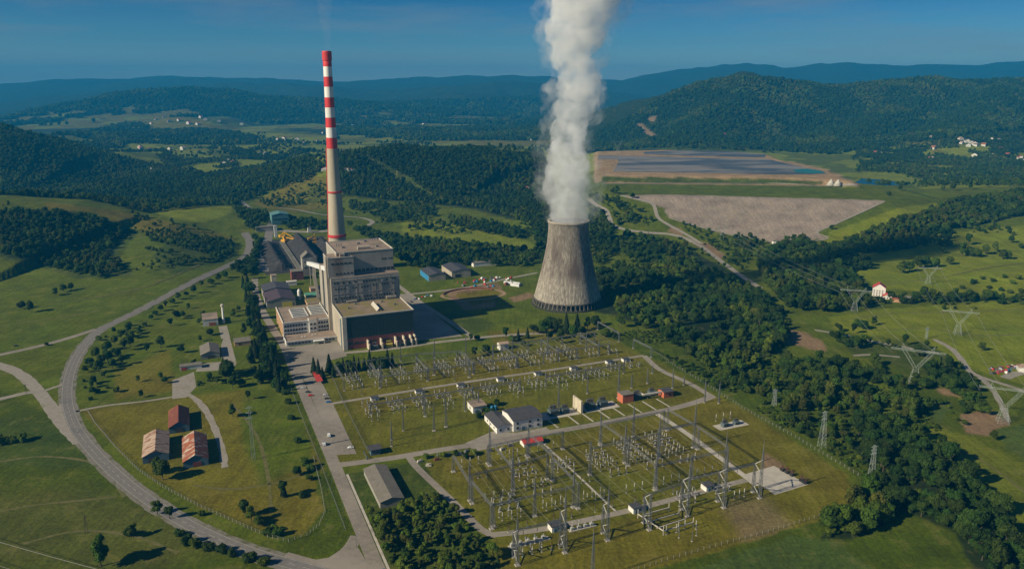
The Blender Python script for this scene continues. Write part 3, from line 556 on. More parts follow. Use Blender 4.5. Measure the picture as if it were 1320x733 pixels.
# plant road, car park, forecourt
yl = lambda *pts: [W(*p) for p in pts]
strip('plant_road', yl((-73, -18), (-73, 60), (-73, 150), (-74, 320), (-74, 405), (-78, 470), (-82, 560), (-82, 640), (-76, 720)), 8.5, M['asphalt'], 0.062, px=False)
strip('plant_road_edge', yl((-67.4, -12), (-67.4, 60), (-67.4, 110)), 1.6, M['slabc'], 0.07, px=False, keep=False)
slab('car_park', [W(*p) for p in [(-69, 142), (-55, 138), (-54.5, 225), (-55, 306), (-69, 306)]], M['asphalt'], 0.05)
slab('forecourt', [W(*p) for p in [(-78, 318), (-66, 318), (-48, 318), (-40, 345), (-20, 352), (-20, 402), (-78, 402)]], M['asphalt'], 0.054)
strip('link_road', yl((-70, 312), (-60, 312)), 14, M['asphalt'], 0.056, px=False)
strip('entry_road', [(366, 716), (412, 727), (438, 716), (452, 704), (460, 690)], 8, M['asphalt'], 0.066)
slab('junction', [G(*p) for p in [(400, 722), (436, 716), (456, 695), (478, 733), (500, 760), (440, 760)]], M['asphalt'], 0.058)
strip('yard_road', yl((-76, 126.5), (-36, 122), (0, 120.6), (47, 118), (125, 115.6), (190, 117.4), (225, 121), (252, 127)), 7.4, M['asphalt'], 0.064, px=False)
slab('control_forecourt', [W(*p) for p in [(24, 124), (50, 135), (66, 126), (92, 126), (92, 113), (26, 108)]], M['gravel'], 0.05)
strip('yard_end_road', yl((252, 239), (245, 200), (250, 160), (250, 126)), 6, M['gravel'], 0.06, px=False)
strip('kiosk_road', yl((-56, 238), (7, 239.5), (65, 240.5), (141, 239), (252, 239.5)), 4.4, M['gravel'], 0.055, px=False)
strip('south_road', yl((-2, 2), (24, -3.6), (52, -5.1), (82, -5.9), (117, -5.2), (155, -3.6), (181, -3)), 5.4, M['gravel'], 0.056, px=False)
strip('shed_road', yl((-21, 121), (-20, 100), (-12, 50), (-6, 10), (0, 0)), 5.2, M['asphalt'], 0.06, px=False)
strip('east_road', yl((186, 117), (187, 80), (186, 40), (184, 0), (183, -12)), 4.6, M['slabc'], 0.061, px=False)
for xx in (77.5,):
    strip('concrete_path', yl((xx, 113), (xx + 1, 60), (xx + 2, -3)) if xx == 77.5 else yl((xx, 44 if xx < 50 else 40), (xx + 1, 9)), 1.6, M['slabc'], 0.05, px=False, keep=False)
slab('concrete_pad', [W(*p) for p in [(186, -26), (216, -24), (213, 6), (186, 4)]], M['slabc'], 0.06)
for x0 in (100, 118, 131, 146, 160, 176, 190, 204):
    strip('cable_trench', yl((x0, 121), (x0 - 1, 141)), 1.5, M['slabc'], 0.045, px=False, keep=False)
yslab('transformer_pad', (94, 138, 128, 152), M['slabc'], 0.04)
yslab('transformer_pad', (134, 138, 166, 152), M['slabc'], 0.04)
yslab('transformer_pad', (214, 68, 242, 78), M['slabc'], 0.04)
strip('hall_road', yl((-20, 362), (30, 356), (70, 358), (110, 356), (150, 352), (200, 340), (232, 328)), 6.5, M['gravel'], 0.06, px=False)
strip('works_road', yl((115, 356), (112, 400), (106, 470), (101, 530), (98, 600), (96, 650)), 6.5, M['gravel'], 0.058, px=False)
slab('works_lot', [W(*p) for p in [(58, 372), (106, 366), (103, 470), (98, 560), (62, 560), (56, 500)]], M['asphalt'], 0.045)
strip('works_track', yl((102, 556), (140, 556), (180, 560), (235, 580), (300, 600)), 6, M['gravel'], 0.05, px=False, ragged=0.5)
strip('oval_track', yl((150, 500), (190, 498), (215, 515), (200, 545), (160, 548), (135, 530), (150, 500)), 4.5, M['dirt'], 0.045, px=False)
slab('coal_yard', [W(*p) for p in [(-60, 735), (60, 735), (64, 1000), (-58, 1000)]], M['coal'], 0.05)
strip('coal_road', [(340, 350), (342, 325), (347, 300), (352, 285)], 14, M['asphaltdark'], 0.07)
strip('hill_road', [(304, 257), (314, 262), (325, 271), (338, 274), (352, 274)], 10, M['gravel'], 0.2)
strip('hill_road', [(360, 268), (385, 271), (410, 276), (440, 279), (466, 281), (480, 286), (474, 291)], 9, M['gravel'], 0.2)
strip('hill_road', [(350, 296), (390, 299), (425, 298)], 12, M['gravel'], 0.1)
strip('valley_road', [(757, 256), (768, 264), (781, 271), (786, 282), (790, 290), (806, 296), (835, 300), (862, 302), (885, 308), (903, 317), (918, 328), (937, 342), (958, 357), (980, 371)], 8.5, M['gravel'], 0.12)
strip('dam_track', [(800, 252), (820, 257), (841, 263), (848, 280), (862, 290), (884, 302), (905, 314)], 7, M['gravel'], 0.15)
strip('dam_track', [(862, 281), (900, 292), (940, 302), (975, 311)], 3.5, M['gravel'], 0.15)
strip('dam_track', [(1140, 260), (1112, 273), (1072, 291), (1053, 300), (1067, 307), (1040, 312)], 4, M['gravel'], 0.3)
strip('dam_track', [(775, 237.4), (900, 236.3), (1000, 237.5), (1105, 239.8)], 7, M['gravel'], 0.3)
strip('country_lane', [(1050, 425), (1090, 432), (1130, 441), (1160, 446), (1190, 452), (1210, 455)], 5, M['gravel'], 0.08)
strip('country_lane', [(1100, 458), (1125, 457), (1160, 460)], 4, M['gravel'], 0.08, ragged=0.4)
strip('dirt_lane', [(1204, 437), (1226, 449), (1240, 464), (1250, 478), (1268, 487), (1300, 497), (1330, 508)], 6, M['gravel'], 0.1, ragged=0.4)
strip('dirt_lane', [(1262, 485), (1278, 500), (1290, 520), (1300, 543)], 4.5, M['gravel'], 0.09, ragged=0.6)
strip('dirt_lane', [(1295, 487), (1308, 482), (1330, 478)], 9, M['gravel'], 0.1)
strip('forest_track', [(815, 351), (830, 357), (844, 362)], 4, M['dirt'], 0.1)
for q_ in ([(-10, 660), (50, 650), (110, 644), (150, 640)], [(-10, 596), (60, 588), (130, 600), (160, 640)], [(30, 700), (100, 684), (170, 690), (230, 712)], [(300, 520), (330, 560), (345, 610), (350, 660)], [(250, 625), (300, 630), (370, 618), (412, 600)], [(640, 440), (660, 446), (700, 440), (770, 428)],
           [(1090, 412), (1150, 404), (1230, 402), (1330, 398)], [(1130, 425), (1200, 424), (1260, 432), (1330, 430)], [(1210, 575), (1260, 590), (1330, 640)], [(60, 390), (120, 384), (200, 366), (262, 340)], [(0, 420), (70, 410), (130, 400)], [(560, 300), (620, 306), (690, 322)], [(1080, 372), (1150, 366), (1240, 352), (1330, 338)]):
    strip('grass_track', q_, 2.4, M['track'], 0.045, ragged=0.5, keep=False)
def pond(name, px, z, m):
    b = MB(); b.poly([(*G(u, v, z), z) for u, v in px]); return kind(b.obj(name, m), 'structure')
pond('ash_pond', [(790, 221), (798, 208), (796, 205.5), (770, 205), (772, 200), (860, 202), (990, 205), (1002, 208), (1062, 221), (1065, 224), (1020, 225)], 62.4, M['sludge'])
pond('ash_pond', [(830, 196), (870, 194), (940, 195), (988, 199), (985, 203), (900, 201), (830, 199)], 62.4, M['sludge'])
pond('turquoise_pond', [(1022, 218.5), (1040, 217.5), (1058, 220), (1064, 223), (1044, 223.4), (1026, 222)], 62.8, M['turq'])
lk0 = [at(*p) for p in [(1130, 236), (1150, 238), (1170, 241)]]; lz = float(np.median([p.z for p in lk0])) + 3.5
pond('lake', [(1112, 230), (1130, 231), (1160, 235), (1195, 240), (1180, 242.5), (1110, 241.5), (1100, 236)], lz, M['water'])
# ------------------------------------------------------------------ chimney
cx, cy = -249.0, 1087.0
def zof(v): return crest(437, v, 1087)[2]
t0 = thing('chimney', 'tall slender concrete chimney with red and white bands behind the boiler house', 'chimney', (cx, cy, 0))
vb = [66.6, 86, 99, 112, 125.6, 138.6, 151.5, 164.4, 177.3, 191.3]; zb = [zof(v) for v in vb]; ztop = zb[0]
def crad(z):
    k = [(0, 14.6), (45, 12.2), (100, 9.8), (170, 7.6), (230, 6.4), (ztop, 5.5)]
    for (a, ra), (b_, rb) in zip(k[:-1], k[1:]):
        if z <= b_: return ra + (rb - ra) * (z - a) / (b_ - a)
    return 5.5
zl = sorted(set([0, 20, 45, 75, 100, 135, 170] + zb))
def cm(z0, z1):
    zm = (z0 + z1) / 2
    for i in range(9):
        if zb[i + 1] < zm < zb[i]: return 1 if i % 2 == 0 else 2
    return 0
b = MB(); b.lathe([(crad(z), z) for z in zl], 40, m=cm, caps=True); b.obj('shaft', [M['chim'], M['red'], M['white']], t0, True)
b = MB(); b.lathe([(5.6, ztop - 12), (6.4, ztop - 11.6), (6.4, ztop - 1), (5.9, ztop + 0.6), (4.7, ztop + 0.6)], 40); b.obj('crown_cap', M['red'], t0)
for vv, hh in ((247, 1.0), (303, 1.8)):
    z = zof(vv); b = MB(); b.lathe([(crad(z) + 0.05, z - hh), (crad(z) + 1.1, z - hh), (crad(z) + 1.1, z + hh), (crad(z) + 0.05, z + hh)], 40, caps=False); b.obj('gallery_ring', M['red'], t0)
b = MB()
for i in range(9):
    z0, z1 = 20 + i * (zb[-1] - 20) / 9, 20 + (i + 1) * (zb[-1] - 20) / 9
    b.bar((-(crad(z0) + 0.5) * 0.985, -1.5, z0), (-(crad(z1) + 0.5) * 0.985, -1.5, z1), 1.1)
b.obj('ladder', M['red'], t0)

# ------------------------------------------------------------------ cooling tower and its steam
tx, ty = 68.0, 920.0
ct = thing('cooling_tower', 'grey ribbed concrete cooling tower with waisted shape, steam rising from its top', 'cooling tower', (tx, ty, 0))
KT = [(9, 40.6), (20, 37.6), (32, 34.6), (45, 31.6), (58, 28.6), (70, 26.3), (80, 24.9), (90, 24.1), (98, 23.9), (103, 24.3)]
def trad(z):
    for (a, ra), (b_, rb) in zip(KT[:-1], KT[1:]):
        if z <= b_: return ra + (rb - ra) * (z - a) / (b_ - a)
    return KT[-1][1]
seg = 432; b = MB(); zs = [9, 12, 16, 20, 26, 32, 38, 45, 52, 58, 64, 70, 75, 80, 85, 90, 94, 98, 101, 103]
for zi, z in enumerate(zs):
    for i in range(seg):
        a = 2 * math.pi * i / seg; r = trad(z) + (0.34 if i % 3 == 0 else -0.06); b.v.append((r * math.cos(a), r * math.sin(a), z))
for j in range(len(zs) - 1):
    for i in range(seg): b.f.append((j * seg + i, j * seg + (i + 1) % seg, (j + 1) * seg + (i + 1) % seg, (j + 1) * seg + i)); b.m.append(0)
shellm = bpy.data.materials.new('streaked tower concrete'); shellm.use_nodes = True; t = shellm.node_tree; pb2 = t.nodes['Principled BSDF']; pb2.inputs['Roughness'].default_value = 0.9; pb2.inputs['Specular IOR Level'].default_value = 0.15
co2 = t.nodes.new('ShaderNodeTexCoord'); sx = t.nodes.new('ShaderNodeSeparateXYZ'); t.links.new(co2.outputs['Object'], sx.inputs[0])
nv_ = t.nodes.new('ShaderNodeVectorMath'); nv_.operation = 'NORMALIZE'; cxy = t.nodes.new('ShaderNodeCombineXYZ'); t.links.new(sx.outputs[0], cxy.inputs[0]); t.links.new(sx.outputs[1], cxy.inputs[1]); t.links.new(cxy.outputs[0], nv_.inputs[0])
ad = t.nodes.new('ShaderNodeVectorMath'); ad.operation = 'MULTIPLY_ADD'; ad.inputs[1].default_value = (1, 1, 1); cz = t.nodes.new('ShaderNodeCombineXYZ'); mz = t.nodes.new('ShaderNodeMath'); mz.operation = 'MULTIPLY'; mz.inputs[1].default_value = 0.006
t.links.new(sx.outputs[2], mz.inputs[0]); t.links.new(mz.outputs[0], cz.inputs[2]); t.links.new(nv_.outputs[0], ad.inputs[0]); t.links.new(cz.outputs[0], ad.inputs[2])
def tn(scale, p0, p1, det=5):
    n = t.nodes.new('ShaderNodeTexNoise'); n.inputs['Scale'].default_value = scale; n.inputs['Detail'].default_value = det; n.inputs['Roughness'].default_value = 0.7; t.links.new(ad.outputs[0], n.inputs['Vector'])
    r = t.nodes.new('ShaderNodeMapRange'); r.inputs['From Min'].default_value = p0; r.inputs['From Max'].default_value = p1; t.links.new(n.outputs['Fac'], r.inputs[0]); return r.outputs[0]
streak = tn(30, 0.36, 0.62); big = tn(3.0, 0.38, 0.60)
hz = t.nodes.new('ShaderNodeValToRGB'); hz.color_ramp.elements[0].position = 0.28; hz.color_ramp.elements[0].color = (0.1, 0.1, 0.1, 1); hz.color_ramp.elements[1].position = 0.42; hz.color_ramp.elements[1].color = (1, 1, 1, 1)
e = hz.color_ramp.elements.new(0.66); e.color = (0.9, 0.9, 0.9, 1); e = hz.color_ramp.elements.new(0.9); e.color = (0.35, 0.35, 0.35, 1)
mh = t.nodes.new('ShaderNodeMath'); mh.operation = 'MULTIPLY'; mh.inputs[1].default_value = 1 / 103; t.links.new(sx.outputs[2], mh.inputs[0]); t.links.new(mh.outputs[0], hz.inputs[0])
m1 = t.nodes.new('ShaderNodeMath'); m1.operation = 'MULTIPLY'; t.links.new(big, m1.inputs[0]); t.links.new(hz.outputs[0], m1.inputs[1])
mxa = t.nodes.new('ShaderNodeMixRGB'); mxa.inputs[1].default_value = (0.42, 0.38, 0.32, 1); mxa.inputs[2].default_value = (0.17, 0.15, 0.13, 1); t.links.new(streak, mxa.inputs[0])
mxb = t.nodes.new('ShaderNodeMixRGB'); mxb.inputs[2].default_value = (0.115, 0.088, 0.077, 1); t.links.new(m1.outputs[0], mxb.inputs[0]); t.links.new(mxa.outputs[0], mxb.inputs[1]); t.links.new(mxb.outputs[0], pb2.inputs['Base Color'])
b.obj('shell', shellm, ct)
b = MB(); b.lathe([(24.9, 101.6), (25.3, 101.6), (25.3, 103.3), (23.6, 103.3), (23.6, 101.6)], 96, caps=False); b.obj('rim', M['concrete'], ct)
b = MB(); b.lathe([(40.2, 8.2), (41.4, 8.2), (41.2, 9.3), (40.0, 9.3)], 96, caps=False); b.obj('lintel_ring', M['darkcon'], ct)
b = MB(); b.lathe([(44, 0), (44, 1.2), (43.2, 1.2), (43.2, 0.3)], 72, caps=False); b.lathe([(37, 0), (37, 8.1)], 60, caps=False); b.obj('basin_and_shade_drum', M['tyre'], ct)  # black drum inside the columns: shade under the shell put into colour
cb = MB()
lm = None
for i in range(96):
    a0 = 2 * math.pi * i / 96; sgn = 1 if i % 2 == 0 else -1; da = sgn * 2 * math.pi / 96 * 0.9
    if lm is None or i == 1:
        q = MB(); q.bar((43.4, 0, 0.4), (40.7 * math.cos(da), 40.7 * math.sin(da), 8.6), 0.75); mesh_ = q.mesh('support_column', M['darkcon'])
        lm = lm or [None, None]; lm[i % 2] = mesh_
    link('support_column', lm[i % 2], ct, (0, 0, 0), a0)
AX = [(103, 733.5, 50), (118, 735, 53), (133, 735, 55), (158, 731, 64), (172, 733, 60), (190, 732, 50), (205, 733, 51), (222, 737, 53), (238, 742, 58), (254, 751, 60), (270, 745, 52), (288, 739, 53), (304, 741, 66), (325, 745, 80), (350, 752, 92), (380, 758, 100)]
def axis_at(z):
    for (a, ua, wa), (b_, ub, wb) in zip(AX[:-1], AX[1:]):
        if z <= b_:
            k = (z - a) / (b_ - a); return ua + (ub - ua) * k, wa + (wb - wa) * k
    return AX[-1][1:]
def puff_mesh(name, zs, rscale, seed, voxel, amp, matl, spread=0.5):
    rg = random.Random(seed); bm_v = []; bm_f = []
    import bmesh
    bm = bmesh.new()
    for z in zs:
        u, w = axis_at(z); X, Yy, Z = crest(u, 366, ty); dpt = ty * cP - (z - CAM_H) * sP
        r = w / 2 * dpt / F_PX; xc = (u - CX) / F_PX * dpt
        n = 6 if z > 112 else 2
        for k in range(n):
            a = rg.uniform(0, 6.28); off = r * spread * (1 if n > 2 else 0.25) * rg.uniform(0.3, 1.2); rr_ = r * rg.uniform(0.34, 0.72) * rscale if n > 2 else r * 0.93 * rscale
            mtx = Matrix.Translation((xc - tx + off * math.cos(a), off * math.sin(a), z + rg.uniform(-5, 5) * (n > 2))) @ Matrix.Diagonal((rr_, rr_, rr_ * rg.uniform(0.85, 1.15) if n > 2 else 6, 1))
            bmesh.ops.create_icosphere(bm, subdivisions=3, radius=1.0, matrix=mtx)
    me_ = bpy.data.meshes.new(name); bm.to_mesh(me_); bm.free()
    o = link(name, me_)
    rm = o.modifiers.new('union', 'REMESH'); rm.mode = 'VOXEL'; rm.voxel_size = voxel
    for sc_, am in ((20, amp * 1.2), (9, amp * 0.85), (4.2, amp * 0.5), (2.0, amp * 0.24)):
        tx_ = bpy.data.textures.new(name + str(sc_), 'CLOUDS'); tx_.noise_scale = sc_; tx_.noise_depth = 3
        dm_ = o.modifiers.new('billow', 'DISPLACE'); dm_.texture = tx_; dm_.texture_coords = 'LOCAL'; dm_.strength = am; dm_.mid_level = 0.5
    rm2 = o.modifiers.new('clean', 'REMESH'); rm2.mode = 'VOXEL'; rm2.voxel_size = voxel * 1.1
    dg = bpy.context.evaluated_depsgraph_get(); ev = o.evaluated_get(dg); m2 = bpy.data.meshes.new_from_object(ev)
    bm = bmesh.new(); bm.from_mesh(m2); bm.verts.ensure_lookup_table(); seen = set(); isl = []       # keep only the body of the plume, no loose droplets or hollows
    for v in bm.verts:
        if v.index in seen: continue
        st = [v]; seen.add(v.index); comp = []
        while st:
            w_ = st.pop(); comp.append(w_)
            for e_ in w_.link_edges:
                n_ = e_.other_vert(w_)
                if n_.index not in seen: seen.add(n_.index); st.append(n_)
        isl.append(comp)
    isl.sort(key=len); bmesh.ops.delete(bm, geom=[v for comp in isl[:-1] for v in comp], context='VERTS'); bm.to_mesh(m2); bm.free()
    o.modifiers.clear(); o.data = m2; m2.name = name; m2.materials.clear(); m2.materials.append(matl)
    return o
def vol(name, dens, colr, an=0.2, lo=0.2, hi=1.6, sc=0.07, p0=0.36, p1=0.62):
    m = bpy.data.materials.new(name); m.use_nodes = True; t = m.node_tree; t.nodes.clear()
    o = t.nodes.new('ShaderNodeOutputMaterial'); v = t.nodes.new('ShaderNodeVolumePrincipled'); v.inputs['Color'].default_value = colr; v.inputs['Anisotropy'].default_value = an
    co = t.nodes.new('ShaderNodeTexCoord'); n = t.nodes.new('ShaderNodeTexNoise'); n.inputs['Scale'].default_value = sc; n.inputs['Detail'].default_value = 5; n.inputs['Roughness'].default_value = 0.6; n.inputs['Distortion'].default_value = 0.6
    r = t.nodes.new('ShaderNodeMapRange'); r.inputs['From Min'].default_value = p0; r.inputs['From Max'].default_value = p1; r.inputs['To Min'].default_value = dens * lo; r.inputs['To Max'].default_value = dens * hi
    t.links.new(co.outputs['Object'], n.inputs['Vector']); t.links.new(n.outputs['Fac'], r.inputs[0]); t.links.new(r.outputs[0], v.inputs['Density'])
    t.links.new(v.outputs[0], o.inputs['Volume']); return m
pl = thing('steam_plume', 'white steam plume billowing up from the mouth of the cooling tower', 'steam', (tx, ty, 0)); pl['kind'] = 'stuff'
o = puff_mesh('dense_steam', list(range(102, 395, 5)), 0.93, 3, 1.0, 8.5, vol('dense steam', 0.04, (0.99, 0.995, 1.0, 1), 0.2, 0.06, 1.7, 0.06, 0.38, 0.64)); o.parent = pl
o = puff_mesh('thin_steam', list(range(106, 420, 8)), 1.22, 8, 1.8, 22.0, vol('thin steam', 0.016, (0.99, 0.99, 0.99, 1), 0.2, 0.0, 1.5, 0.045, 0.46, 0.68), 0.75); o.parent = pl

sm = thing('chimney_smoke', 'faint thin smoke drifting up from the top of the chimney', 'smoke', (cx, cy, ztop)); sm['kind'] = 'stuff'
b = MB(); b.lathe([(4.2, 0.8), (4.8, 10), (6.5, 25), (8.5, 45), (11, 70)], 20); b.v = [(x + z * 0.02 + 1.5 * math.sin(z * 0.09), y, z) for x, y, z in b.v]; b.obj('smoke_wisp', vol('thin flue smoke', 0.006, (0.6, 0.65, 0.7, 1), 0.2, 0.2, 1.5, 0.12), sm)
# ------------------------------------------------------------------ boiler house and turbine hall (one building block), in yard axes
def win_mesh(w, h, fm='glass', d=0.16):
    b = MB(); b.box(-w / 2, -d, -h / 2, w / 2, 0.05, h / 2, 0); return b.mesh('window', M[fm])
_WM = {}
def window(parent, x, y, z, w, h, rz=0.0, matn='glass', name='window'):
    k = (round(w, 2), round(h, 2), matn, name)
    if k not in _WM: _WM[k] = win_mesh(w, h, matn); _WM[k].name = name
    return link(name, _WM[k], parent, (x, y, z), rz)
ph = thing('power_house', 'big grey boiler house with the flat roofed turbine hall built against its front', 'power station', W(0, 0), TH)
b = MB(); b.box(-20, 424.05, 0, 54, 500, 62.5, 0, 1); b.obj('main_block', [M['boiler'], M['flatroof']], ph)
b = MB(); b.box(-22, 426, 62.5, 5.5, 452, 83.2, 0, 1); b.obj('bunker_block', [M['boiler'], M['flatroof']], ph)
b = MB(); b.box(-11, 434, 62.5, 50.5, 497, 86.5, 0, 1); b.obj('upper_block', [M['boiler'], M['flatroof']], ph)
b = MB()
for (x0, y0, x1, y1) in ((-11.3, 433.7, 50.8, 434.5), (-11.3, 496.5, 50.8, 497.3), (-11.3, 434.5, -10.5, 496.5), (50.0, 434.5, 50.8, 496.5)): b.box(x0, y0, 86.52, x1, y1, 87.6)
for (x0, y0, x1, y1) in ((-22.2, 425.8, 5.7, 426.5), (-22.2, 426.5, -21.5, 452)): b.box(x0, y0, 83.22, x1, y1, 84.2)
b.obj('roof_coping', M['coping'], ph)
b = MB(); b.box(14, 444, 86.6, 28, 448, 89.6); b.obj('roof_vent', M['concrete'], ph)
b = MB(); b.box(-8, 428.5, 83.25, -3, 434, 86.8); b.obj('roof_hut', M['boiler'], ph)
for x0 in (-4, -1.5, 1, 40, 43, 46): b = MB(); b.lathe([(0.35, 86.6), (0.35, 90.5)], 8, x0, 488 if x0 > 10 else 470); b.obj('vent_pipe', M['darksteel'], ph)
b = MB(); b.box(-23.6, 427.5, 0, -20.02, 433, 84.6); b.obj('stair_tower', M['concrete'], ph)
b = MB(); b.box(-21.2, 440, 0, -20.02, 442.5, 80); b.box(-21.2, 470, 0, -20.02, 473, 62); b.obj('side_duct', M['darksteel'], ph)
b = MB()                                                  # the ledge where the upper block steps back, and wall joints
for z in (27.6, 33.8, 44.5, 54.0, 58.6): b.box(-20.1, 423.8, z, 54.1, 424.03, z + 0.45)
b.obj('string_course', M['concrete'], ph)
b = MB()
for x in np.arange(-13.5, 54, 6.8): b.box(x - 0.16, 423.86, 35, x + 0.16, 424.04, 54)
b.obj('panel_joint', M['boiler'], ph)
rw = random.Random(4)
for x in np.arange(-16, 52, 3.1):                           # window rows of the boiler house front
    if rw.random() < 0.72: window(ph, x, 424.02, 56.3, 1.9, 1.9)
    if rw.random() < 0.62: window(ph, x + 0.7, 424.02, 50.2 if x < 20 else 51.2, 1.8, 1.7)
    if rw.random() < 0.86: window(ph, x, 424.02, 39.6, 2.1, 2.2)
    if rw.random() < 0.8: window(ph, x + 1.2, 424.02, 36.2, 2.0, 2.0)
for x in (-17, -12, -7.5, -3, 1.5): window(ph, x, 425.98, 77.2, 3.0, 1.7)
for x in (-13, -9, -5, -1, 3): window(ph, x, 425.98, 66.2, 1.9, 1.7)
for x in np.arange(8, 50, 4.6): window(ph, x, 433.98, 66.0, 3.6, 3.0)
for x in (38.5, 41.5, 46, 49): window(ph, x, 433.98, 77.0, 1.6, 1.5)
b = MB(); b.box(5.6, 427, 62.52, 54, 434, 62.9); b.obj('terrace', M['flatroof'], ph)
b = MB(); b.box(38, 421, 35.2, 49, 423.7, 37.4); b.box(-5, 421.6, 35.2, 6, 423.7, 36.6); b.obj('roof_annexe', M['concrete'], ph)
for x, zt in ((8.2, 83), (30, 61), (44, 61), (-8, 61)): q = MB(); q.bar((x, 423.2, 35), (x, 423.2, zt if zt < 70 else 61), 0.55); q.obj('down_pipe', M['darksteel'], ph)
for y in (445, 458, 476, 488): q = MB(); q.box(54.02, y, 4, 55.2, y + 5, 52); q.obj('side_duct', M['boiler'], ph)
for x, y in ((0, 460), (20, 475), (36, 452), (30, 485)): q = MB(); q.box(x, y, 86.55, x + 3.2, y + 2.4, 88.3); q.obj('roof_vent', M['steel'], ph)
# turbine hall
b = MB(); b.box(-20, 369.4, 0, 53.5, 424, 34.2, 0, 1); b.obj('turbine_hall', [M['concrete'], M['mossroof']], ph)
b = MB()
for (x0, y0, x1, y1) in ((-20.4, 368.7, 54.0, 369.7), (-20.4, 369.7, -19.6, 424), (53.2, 369.7, 54.0, 424)): b.box(x0, y0, 34.22, x1, y1, 35.3)
b.obj('hall_coping', M['coping'], ph)
b = MB(); b.box(-15.8, 369.0, 12.2, 53.3, 369.36, 33.6); b.obj('hall_glazing', M['hallglass'], ph)
b = MB()
for x in np.arange(-13, 53, 3.3): b.box(x - 0.11, 368.86, 12.3, x + 0.11, 368.98, 33.4)
for z in (17.5, 22.8, 28.2): b.box(-15.7, 368.86, z - 0.12, 53.2, 368.97, z + 0.12)
b.obj('glazing_frame', M['mull'], ph)
b = MB(); b.box(-15.8, 369.0, 0.2, 53.3, 369.36, 11.9); b.obj('red_plinth', M['redplinth'], ph)
for x in np.arange(-12.5, 50, 6.2): window(ph, x, 368.98, 6.6, 4.4, 2.4, 0, 'glass', 'plinth_window')
b = MB(); b.box(-20.05, 368.5, 0, -15.9, 369.38, 35); b.obj('corner_pier', M['coping'], ph)
b = MB(); b.box(-20.5, 376, 0, -20.03, 380, 31); b.obj('side_glazing', M['bluewall'], ph)
b = MB(); b.gable(18, 380, 23, 408, 34.3, 37.2, 'y', 0.1, 0.3); b.box(18.2, 380.2, 34.25, 22.8, 407.8, 35.0); b.obj('roof_lantern', M['coping'], ph)
for x, y in ((-8, 400), (2, 414), (40, 396), (30, 412)): b = MB(); b.box(x, y, 34.25, x + 2.4, y + 1.8, 35.8); b.obj('roof_vent', M['steel'], ph)
# transformers and firewalls in front of the turbine hall
for x in (3.5, 17.0, 32.0, 40.5, 47.8, 52.2):
    q = thing('firewall', 'beige stepped firewall beside the transformers before the turbine hall', 'wall', W(x, 358), TH, 'firewalls along the turbine hall front')
    b = MB(); b.prism([(0, 0), (1.1, 0), (1.1, 10.5), (0, 10.5)], 0, 6.5); b.box(0, 3.5, 6.5, 1.1, 10.5, 9.2); b.box(-0.15, -0.15, 0, 1.25, -0.0, 6.6); b.obj('wall', M['beige'], q)
def transformer(x, y, label, col='tank', s=1.0, group=None):
    q = thing('transformer', label, 'transformer', W(x, y), TH, group)
    b = MB(); b.box(-3.2 * s, -1.8 * s, 0.6, 3.2 * s, 1.8 * s, 4.6 * s); b.box(-3.5 * s, -2.1 * s, 0, 3.5 * s, 2.1 * s, 0.6); b.obj('tank', M[col], q)
    b = MB()
    for k in range(9): b.box(-3.2 * s + k * 0.75 * s, -3.0 * s, 1.0, -2.95 * s + k * 0.75 * s, -1.82 * s, 4.2 * s); b.box(-3.2 * s + k * 0.75 * s, 1.82 * s, 1.0, -2.95 * s + k * 0.75 * s, 3.0 * s, 4.2 * s)
    b.obj('radiator', M[col], q)
    b = MB(); b.bar((-2.6 * s, 0.9 * s, 6.2 * s), (2.6 * s, 0.9 * s, 6.2 * s), 1.2 * s); b.bar((-2, 0.9 * s, 4.6 * s), (-2, 0.9 * s, 6.2 * s), 0.3); b.bar((2, 0.9 * s, 4.6 * s), (2, 0.9 * s, 6.2 * s), 0.3); b.obj('oil_conservator', M[col], q)
    for k in (-1, 0, 1):
        b = MB(); b.lathe([(0.32 * s, 4.6 * s), (0.22 * s, 8.4 * s), (0.1, 8.8 * s)], 8, k * 1.9 * s, -0.6 * s); b.obj('bushing', M['brownpor'], q)
    return q
transformer(10, 362, 'grey transformer between the two left firewalls of the turbine hall', 'steel')
transformer(25, 362, 'yellow painted transformer between firewalls before the turbine hall', 'yellowp')
transformer(36.8, 362.5, 'narrow grey transformer right of the yellow one', 'steel', 0.7)
transformer(44.6, 362.5, 'small dark transformer near the right firewalls', 'tank', 0.7)
transformer(50.4, 362.5, 'rightmost pale transformer in the row before the turbine hall', 'porcelain', 0.55)

# ------------------------------------------------------------------ office block
ad_ = thing('office_building', 'three storey white office block with roof skylights left of the turbine hall', 'office building', W(0, 0), TH)
b = MB(); b.box(-71, 432, 0, -22.5, 497, 16.6, 0, 1); b.obj('main_block', [M['adminwall'], M['flatroof']], ad_)
b = MB(); b.box(-71.3, 434, 0.2, -71.02, 496, 15.8); b.obj('sunlit_end_wall', M['orange'], ad_)  # warm sunlight on this end is put into its ochre colour
b = MB()
for (x0, y0, x1, y1) in ((-71.4, 431.4, -22.1, 432.2), (-71.4, 432.2, -70.6, 497.4), (-22.9, 432.2, -22.1, 497.4)): b.box(x0, y0, 16.62, x1, y1, 17.5)
b.obj('parapet', M['whitewall'], ad_)
b = MB(); b.box(-44.5, 429.5, 0, -36.5, 438, 18.6, 0, 1); b.obj('stair_block', [M['whitewall'], M['flatroof']], ad_)
for xs_, yy in (((-69, -66.1, -63.2, -60.3, -57.4, -54.5, -51.6, -48.4), 432), ((-42.4, -38.6), 429.5), ((-33.6, -30.8, -28.0, -25.2), 432)):
    for x in xs_:
        for z in (4.0, 8.6, 13.2): window(ad_, x, yy - 0.02, z, 2.1, 2.3)
for y in (440, 448, 456, 464, 472, 480, 488):
    for z in (4.0, 8.6, 13.2): window(ad_, -71.32, y, z, 2.4, 1.8, -math.pi / 2)
